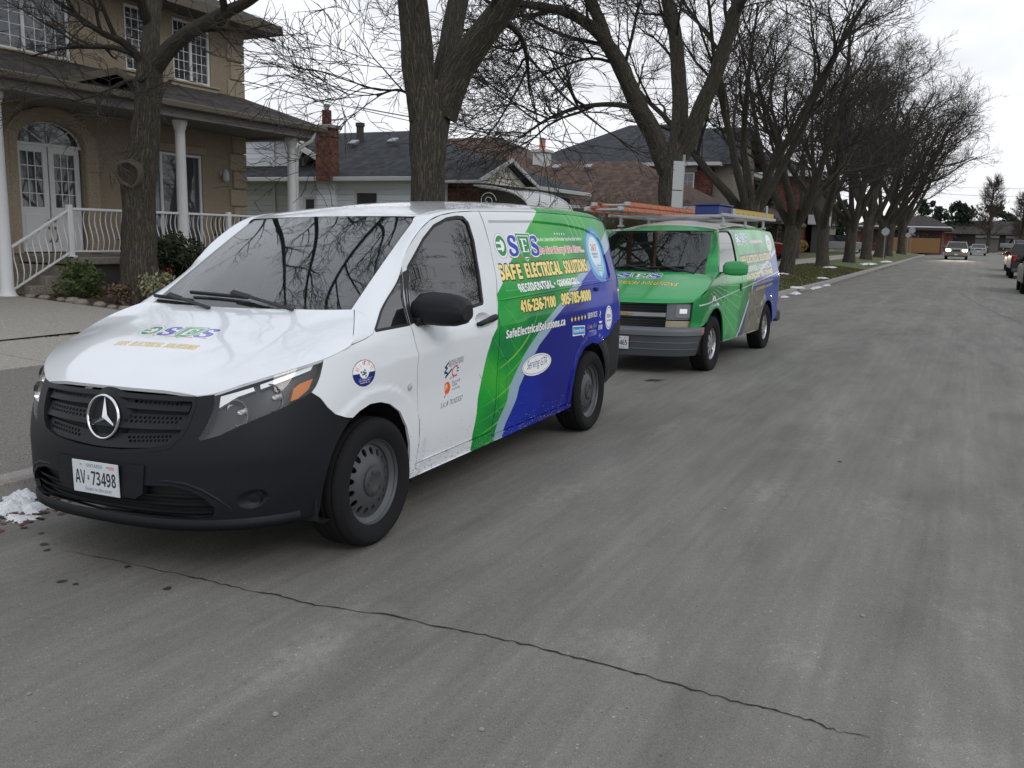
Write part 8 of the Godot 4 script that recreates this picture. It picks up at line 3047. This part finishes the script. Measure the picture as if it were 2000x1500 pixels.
	pt.bx(Vector3(0, .52, front + .06), Vector3(.30, .15, .01))
	pt.bx(Vector3(0, .78, -front - .03), Vector3(.30, .15, .01))
	stuff(part(o, "plate", pt, M.plate_edge))
	for s in [-1.0, 1.0]:
		var mr := MB.new()
		mr.bx(Vector3(s * (hw + .08), belt + .10, front - L * .33), Vector3(.20, .15, .10), .03)
		part(o, "mirror", mr, paint)
	return o
func rot_car(t_dir: float) -> float:
	return STREET_TURN + t_dir
func build_misc() -> void:
	var suv := [[2.35, .35], [2.38, .75], [2.28, 1.02], [1.25, 1.12], [-2.2, 1.12], [-2.36, 1.0], [-2.36, .38]]
	var suv_c := [[1.30, 1.10], [.55, 1.66], [.35, 1.72], [-1.75, 1.74], [-2.0, 1.70], [-2.25, 1.10]]
	var y := road_y(3.9) + rise(92)
	car("approaching_car", "pale sport utility vehicle coming up the road with headlights on", st(3.85, y, 94), rot_car(0), 4.75, 2.0, suv, suv_c, 1.12, M.beige_paint, true)
	var sed := [[2.3, .35], [2.32, .7], [2.2, .86], [1.1, .98], [-2.0, 1.0], [-2.3, .92], [-2.3, .38]]
	var sed_c := [[1.15, .96], [.35, 1.42], [.1, 1.46], [-1.0, 1.46], [-1.25, 1.42], [-2.0, .98]]
	car("silver_car", "silver car following the vehicle with lit headlights", st(5.9, road_y(5.9) + rise(128), 128), rot_car(0), 4.6, 1.85, sed, sed_c, 1.0, M.silver_paint)
	car("black_car", "black sport utility vehicle parked on the right kerb behind a pickup", st(7.85, road_y(7.85), 35.2), rot_car(PI), 4.75, 1.95, suv, suv_c, 1.12, M.black_paint, false, "vehicles parked on the right")
	var pick := [[2.75, .45], [2.8, .95], [2.7, 1.15], [1.35, 1.22], [-.55, 1.24], [-.56, 1.22], [-2.78, 1.22], [-2.8, .5]]
	var pick_c := [[1.35, 1.2], [.65, 1.80], [.45, 1.86], [-.35, 1.86], [-.5, 1.8], [-.58, 1.2]]
	car("dark_pickup", "dark pickup truck parked on the right with red tail lights", st(8.0, road_y(8.0) + rise(51), 51.5), rot_car(PI), 5.6, 2.0, pick, pick_c, 1.22, M.black_paint, false, "vehicles parked on the right", "pickup")
	car("parked_car", "dark red car parked on the right beyond the pickup", st(8.15, road_y(8.15) + rise(64), 64), rot_car(PI), 4.6, 1.85, sed, sed_c, 1.0, M.red_paint, false, "vehicles parked on the right")
	car("driveway_car", "maroon vehicle standing in a driveway behind the tree row", st(-7.2, lawn_y(-7.2, 52), 53), rot_car(PI / 2), 4.7, 1.95, suv, suv_c, 1.12, M.red_paint)
	car("driveway_car", "grey vehicle standing before the modern house", st(-6.4, lawn_y(-6.4, 92), 89.5), rot_car(PI * .55), 4.7, 1.95, suv, suv_c, 1.12, M.silver_paint)
	car("silver_pickup", "silver pickup truck at the far end of the street", st(11.5, .5 + rise(150), 166), rot_car(.5), 5.6, 2.0, pick, pick_c, 1.22, M.silver_paint, false, "", "pickup")
	# signs
	var sg := thing("street_sign", "grey backed two panel parking sign on a steel post", "sign", st(-.6, .12, 15.2), STREET_TURN + .75)
	var pm := MB.new()
	pm.bx(Vector3(.13, 1.6, 0), Vector3(.05, 3.4, .05), .006)
	part(sg, "post", pm, M.metal_grey)
	for q in [[2.86, .60], [2.36, .36]]:
		var mb := MB.new()
		mb.bx(Vector3(0, q[0], .04), Vector3(.25, q[1], .006), .002)
		part(sg, "panel", mb, M.sign_back)
	for q in [[-1.0, 72.0, 2.55, .31, "round white sign back between the street trees"], [1.4 - 2.6, 109, 3.1, .38, "white octagonal sign back at the corner beyond the headlights"], [-.9, 98.0, 2.4, .26, "small white sign by the wooden fence"]]:
		var o := thing("road_sign", q[4], "sign", st(q[0], lawn_y(q[0], q[1]), q[1]), STREET_TURN)
		var p1 := MB.new()
		p1.rod(Vector3.ZERO, Vector3(0, q[2] + .1, 0), .03, 6)
		part(o, "post", p1, M.metal_grey)
		var p2 := MB.new()
		p2.lathe(Transform3D(Basis(Vector3.RIGHT, PI / 2), Vector3(0, q[2] - q[3], .05)), [Vector2(0, 0), Vector2(q[3], 0), Vector2(q[3], .01), Vector2(0, .01)], 8, PI / 8, TAU + PI / 8)
		part(o, "panel", p2, M.sign_back)
	# utility poles and wires
	for q in [[-6.0, 62.5, 7.2, "dark utility pole behind the carport bungalow"], [-4.5, 142.0, 11.0, "utility pole above the low snowy roof"], [13.5, 150.0, 11.0, "utility pole at the right end of the street"]]:
		var o := thing("utility_pole", q[3], "pole", st(q[0], .4 + rise(q[1]), q[1]), STREET_TURN)
		var mb := MB.new()
		mb.tube(PackedVector3Array([Vector3(0, -.3, 0), Vector3(0, q[2], 0)]), PackedFloat32Array([.16, .11]), 9)
		part(o, "pole", mb, M.wood_pole)
		var ca := MB.new()
		ca.bx(Vector3(0, q[2] - .6, 0), Vector3(2.0, .10, .10))
		part(o, "crossarm", ca, M.wood_pole)
	var wires := [[[-13, 6.3, 14.5], [-5, 7.8, 34], "service cable running from the beige house past the trees"], [[-13, 5.6, 14.5], [-9.5, 5.2, 34], "thin telephone cable above the siding bungalow"], [[-6, 7.2, 62.5], [-16, 6.2, 24], "cable crossing behind the bare trees"],
		[[12.8, 11.0, 40], [13.5, 10.6, 150], "upper power line on the right of the street"], [[12.6, 9.6, 40], [13.4, 9.4, 150], "middle power line on the right of the street"], [[12.4, 7.6, 40], [13.3, 8.2, 150], "lower power line on the right of the street"], [[-4.5, 10.6, 142], [13.5, 10.4, 150], "power line crossing the end of the street"], [[-4.5, 9.6, 142], [13.5, 9.2, 150], "lower line crossing the end of the street"]]
	for q in wires:
		var a := st(q[0][0], q[0][1], q[0][2])
		var b := st(q[1][0], q[1][1], q[1][2])
		var pts := PackedVector3Array()
		var rad := PackedFloat32Array()
		for i in 17:
			var f := i / 16.0
			pts.push_back(a.lerp(b, f) - Vector3(0, 4 * f * (1 - f) * a.distance_to(b) * .012, 0)); rad.push_back(.012 if q[0][2] < 39 else .02)
		var mb := MB.new()
		mb.tube(pts, rad, 4)
		tag(part(self, "overhead_wire", mb, M.wire), q[2], "wire")
	# planting by the porch
	var rng := RandomNumberGenerator.new()
	rng.seed = 44
	shrub("garden_plant", "green leafy plant at the foot of the porch steps", st(-8.7, .33, 6.9), Vector3(.62, .36, .42), 1100, .055, M.plant, rng)
	shrub("garden_plant", "pale variegated bush before the garden tree's trunk", st(-6.95, .38, 6.75), Vector3(.36, .40, .34), 800, .04, M.plant_pale, rng)
	shrub("garden_plant", "low dark green ground shrub by the white van's hood", st(-6.3, .36, 6.9), Vector3(.5, .22, .4), 900, .045, M.plant, rng)
	for i in 3: shrub("porch_hedge", "dark clipped hedge below the porch railing", st(-8.8 + .05 * i, .40, 8.9 + 1.25 * i), Vector3(.62, .62, .72), 3600, .05, M.hedge, rng, "porch hedge")
	shrub("garden_plant", "dried brown perennials in the middle of the flower bed", st(-7.8, .34, 6.8), Vector3(.5, .2, .35), 500, .05, M.brush, rng)
	for k in 12:
		var s := lerpf(-9.3, -5.5, k / 11.0) + rng.randf_range(-.06, .06)
		var mb := MB.new()
		var r := rng.randf_range(.07, .13)
		mb.lathe(Transform3D(Basis(Vector3.UP, rng.randf() * 6), st(s, lawn_y(s, 6.2) - .02, 6.22 + rng.randf_range(-.03, .08))), [Vector2(r, 0), Vector2(r * 1.05, r * .35), Vector2(r * .7, r * .75), Vector2(0, r * .85)], 7)
		tag(part(self, "edging_stone", mb, M.stone), "rough grey stone edging the flower bed", "stone", "stones edging the flower bed")
	var tk := MB.new()
	foliage(tk, st(-8.2, .62, 8.2), Vector3(.12, .3, .12), 90, .05, rng)
	tag(part(self, "garden_flower", tk, M.red_paint), "dark red plant beside the garden tree", "plant")
	var yb := thing("yard_sign", "small blue lawn sign below the porch hedge", "sign", st(-7.6, .36, 8.6), STREET_TURN + .5)
	var ybm := MB.new()
	ybm.bx(Vector3(0, .45, 0), Vector3(.28, .22, .012), .003)
	part(yb, "panel", ybm, M.blue_box)
	var ybp := MB.new()
	ybp.rod(Vector3.ZERO, Vector3(0, .36, 0), .01, 5)
	part(yb, "stake", ybp, M.metal_grey)
	# dry brush between the bungalows, far hedges and evergreens
	for q in [[-10.6, 29.5], [-9.4, 30.2], [-8.2, 30.8], [-7.0, 31.4]]:
		var o := thing("dry_bush", "dry brown bush between the two bungalows", "shrub", st(q[0], .42, q[1]), rng.randf() * 6, "dry bushes")
		var g := Grower.new()
		g.rng.seed = 900 + int(q[1] * 10)
		g.fine = 1.6
		g.spec = [[], [], [], [7, .9, .4, .3, .8, .0], [5, .5, .4, .3, .8, .0]]
		for k in 26:
			var a := g.rng.randf() * TAU
			var p := g.polyline(Vector3(g.rng.randf_range(-.3, .3), 0, g.rng.randf_range(-.3, .3)), Vector3(cos(a) * .5, 1, sin(a) * .5).normalized(), g.rng.randf_range(1.6, 2.6), 6, .12, .02)
			var rr := g.taper(p.size(), .016, .007)
			g.twigs.tube(p, rr, 3, false)
			g.sprout(p, rr, 3, .2)
		part(o, "branches", g.twigs, M.brush)
	for q in [[-15.0, 108, 2.6, 6.0], [-11.0, 118, 3.0, 7.0], [-2.0, 176, 3.4, 8.6], [2.5, 182, 3.6, 9.0], [-7.0, 178, 3.4, 8.0], [-12.5, 78, 1.8, 7.0], [26.0, 196, 4.5, 9.0], [16.0, 198, 4.0, 7.5], [-26, 100, 4.0, 8.0], [10.0, 205, 5.0, 8.5]]:
		var o := thing("evergreen_tree", "dark evergreen tree beyond the far houses", "tree", st(q[0], .4 + rise(q[1]), q[1]), 0, "far evergreens")
		var mb := MB.new()
		for k in 5: foliage(mb, Vector3(rng.randf_range(-.3, .3) * q[2], q[3] * (.25 + .15 * k), rng.randf_range(-.3, .3) * q[2]), Vector3(q[2] * (1.1 - .16 * k), q[3] * .2, q[2] * (1.1 - .16 * k)), 800, .34, rng, .3)
		part(o, "crown", mb, M.needle)
		var tr := MB.new()
		tr.tube(PackedVector3Array([Vector3(0, -.3, 0), Vector3(0, q[3] * .6, 0)]), PackedFloat32Array([.25, .1]), 7)
		part(o, "trunk", tr, M.bark)
	# the brownish tree that ends the street, and its companion
	for q in [[7.2, 150.0, 10.5, 61, "tall narrow brown twigged tree at the end of the street"], [12.5, 170.0, 9.0, 62, "smaller brown twigged tree beside the tall one"], [19.0, 160.0, 8.5, 63, "pale bare tree at the right end of the street"]]:
		var g := Grower.new()
		g.rng.seed = q[3]
		g.fine = 3.4
		g.spec = [[], [], [], [9, 1.3, .4, .4, .9, .05], [6, .7, .4, .3, .9, .0]]
		var trk := g.polyline(Vector3(0, -.3, 0), Vector3.UP, q[2], 10, .03, .2)
		var trr := g.taper(trk.size(), .34, .05)
		g.limbs.tube(trk, trr, 9, false)
		for k in 46:
			var f := lerpf(.18, .98, k / 46.0)
			var p := trk[0].lerp(trk[10], f)
			var a := g.rng.randf() * TAU
			var ln: float = q[2] * .30 * (1.0 - .65 * f) * g.rng.randf_range(.7, 1.2)
			var br := g.polyline(p, Vector3(cos(a), .75, sin(a)).normalized(), ln, 6, .12, .08)
			var rr := g.taper(br.size(), .06, .02)
			g.limbs.tube(br, rr, 4, false)
			g.sprout(br, rr, 3, .2)
		var at := st(q[0], .4 + rise(q[1]), q[1])
		var o := thing("bare_tree", q[4], "tree", at)
		finish_tree(o, g, Vector3.ZERO, M.twig_red)
	# yellowish hedge rows behind the trees
	for i in 7:
		var s := -9.0
		var t := 61.0 + i * 3.4
		shrub("yellow_hedge", "low straw coloured hedge behind the tree row", st(s, lawn_y(s, t), t), Vector3(.8, .7, 1.9), 900, .12, M.straw, rng, "straw hedge")
	# grass blades on the near boulevard
	var gb := MB.new()
	for k in 26000:
		var t := 6.7 + 44.0 * pow(rng.randf(), 1.4)
		var s := rng.randf_range(-3.4, -.18)
		var p := st(s, lawn_y(s, t) - .014, t)
		var a := rng.randf() * TAU
		var h := rng.randf_range(.03, .075)
		var x := Vector3(cos(a), 0, sin(a)) * (.006 + .0006 * t)
		gb.tri3(p - x, p + x, p + Vector3(rng.randf_range(-.03, .03), h, rng.randf_range(-.03, .03)))
	stuff(part(self, "grass", gb, M.grass_blade), "short yellow green grass on the boulevard", "grass")

func _ready() -> void:
	var cam := Camera3D.new()
	cam.name = "camera"
	cam.fov = rad_to_deg(2 * atan(750.0 / 1710.5))
	cam.position = Vector3(3.4292, 1.653, 3.6872)
	cam.basis = Basis(Vector3.UP, 0.4384) * Basis(Vector3.RIGHT, -0.1697) * Basis(Vector3.BACK, 0.0279)
	cam.near = 0.05
	cam.far = 1200.0
	add_child(cam)
	cam.current = true
	make_sky()
	make_materials()
	print("sky ", Time.get_ticks_msec())
	build_ground()
	print("ground ", Time.get_ticks_msec())
	build_houses()
	print("houses ", Time.get_ticks_msec())
	build_trees()
	print("trees ", Time.get_ticks_msec())
	build_van()
	print("van ", Time.get_ticks_msec())
	build_old_van()
	build_misc()
	print("rest ", Time.get_ticks_msec())
func make_sky() -> void:
	var env := Environment.new()
	env.background_mode = Environment.BG_SKY
	env.tonemap_mode = Environment.TONE_MAPPER_LINEAR
	env.tonemap_exposure = 1.34
	env.sdfgi_enabled = true
	env.ssao_enabled = true
	env.ssil_enabled = true
	# overcast: pale stratus, a little darker in soft bands
	var nz := FastNoiseLite.new()
	nz.seed = 3
	nz.frequency = 1.0
	nz.fractal_octaves = 5
	var img := Image.create(1024, 512, false, Image.FORMAT_RGBF)
	for j in 512:
		var el := PI * (0.5 - (j + 0.5) / 512.0)
		for i in 1024:
			var az := TAU * (i + 0.5) / 1024.0
			var d := Vector3(cos(az) * cos(el), sin(el), sin(az) * cos(el))
			var k: float = 1.0 / max(0.12, abs(d.y) + 0.10)
			var w := nz.get_noise_3d(d.x * k * 0.8, d.z * k * 1.6, 3.0) * 0.6 + nz.get_noise_3d(d.x * k * 2.6, d.z * k * 4.0, 9.0) * 0.25
			var low := exp(-max(0.0, d.y) * 2.2)
			var v := lerpf(0.66, 0.78, low) * (1.0 + 0.40 * w)
			var c := Color(v * lerpf(0.93, 0.99, low), v * lerpf(0.985, 0.995, low), v * lerpf(1.09, 1.02, low))
			img.set_pixel(i, j, c)
	var pm := PanoramaSkyMaterial.new()
	pm.panorama = ImageTexture.create_from_image(img)
	var sky := Sky.new()
	sky.sky_material = pm
	env.sky = sky
	var we := WorldEnvironment.new()
	we.name = "world_environment"
	we.environment = env
	add_child(we)
	var sun := DirectionalLight3D.new()
	sun.name = "sun"
	sun.light_energy = 0.16
	sun.light_angular_distance = 20.0
	sun.light_color = Color(1.0, 0.98, 0.95)
	sun.shadow_enabled = true
	sun.rotation = Vector3(deg_to_rad(-38), deg_to_rad(60), 0)
	add_child(sun)
func make_materials() -> void:
	M.van_white = mat(Color8(222, 226, 230), 0.2)
	M.van_white.clearcoat_enabled = true; M.van_white.clearcoat = 0.8; M.van_white.clearcoat_roughness = 0.04
	M.van_plastic = mat(lin(.009, .010, .013), 0.48, 0.0, 0.35)
	M.rubber_trim = mat(lin(.012, .012, .013), 0.6)
	M.dark = mat(lin(.018, .018, .019), 0.85)
	M.marker_grey = mat(lin(.45, .45, .45), 0.3)
	M.wrap_dirty = mat(lin(.34, .32, .29), 0.6)
	M.chrome = mat(lin(.75, .76, .78), 0.12, 1.0)
	M.chrome_soft = mat(lin(.8, .8, .82), 0.3, 0.7)
	M.lamp_dark = mat(lin(.026, .028, .032), 0.3)
	M.lamp_white = mat(lin(.85, .9, .95), 0.15)
	M.lamp_amber = mat(lin(.55, .17, .02), 0.2)
	M.lamp_red = mat(lin(.35, .01, .012), 0.2)
	M.plate_edge = mat(lin(.6, .62, .64), 0.5)
	M.tyre = mat(lin(.013, .013, .014), 0.85, 0.0, 0.3)
	M.rim = mat(lin(.088, .094, .102), 0.42, 0.4)
	M.hub = mat(lin(.04, .042, .045), 0.6)
	M.cab_grey = mat(lin(.022, .024, .024), 0.9)
	M.cab_dark = mat(lin(.012, .012, .013), 0.8)
	M.glass_dark = pane(lin(.006, .008, .008), 0.75)
	M.glass_dark.metallic_specular = 1.0
	M.glass_dark.clearcoat_enabled = true; M.glass_dark.clearcoat = 1.0; M.glass_dark.clearcoat_roughness = 0.01
	M.glass_screen = pane(lin(.010, .016, .014), 0.42)
	M.glass_screen.metallic_specular = 1.0
	M.glass_screen.clearcoat_enabled = true; M.glass_screen.clearcoat = 1.0; M.glass_screen.clearcoat_roughness = 0.01
	M.glass_clear = pane(lin(.3, .3, .3), 0.015)
	more_materials()
func pane(c: Color, alpha: float) -> StandardMaterial3D:
	var m := mat(c, 0.02)
	m.transparency = BaseMaterial3D.TRANSPARENCY_ALPHA
	m.albedo_color.a = alpha
	m.metallic_specular = 0.9
	return m
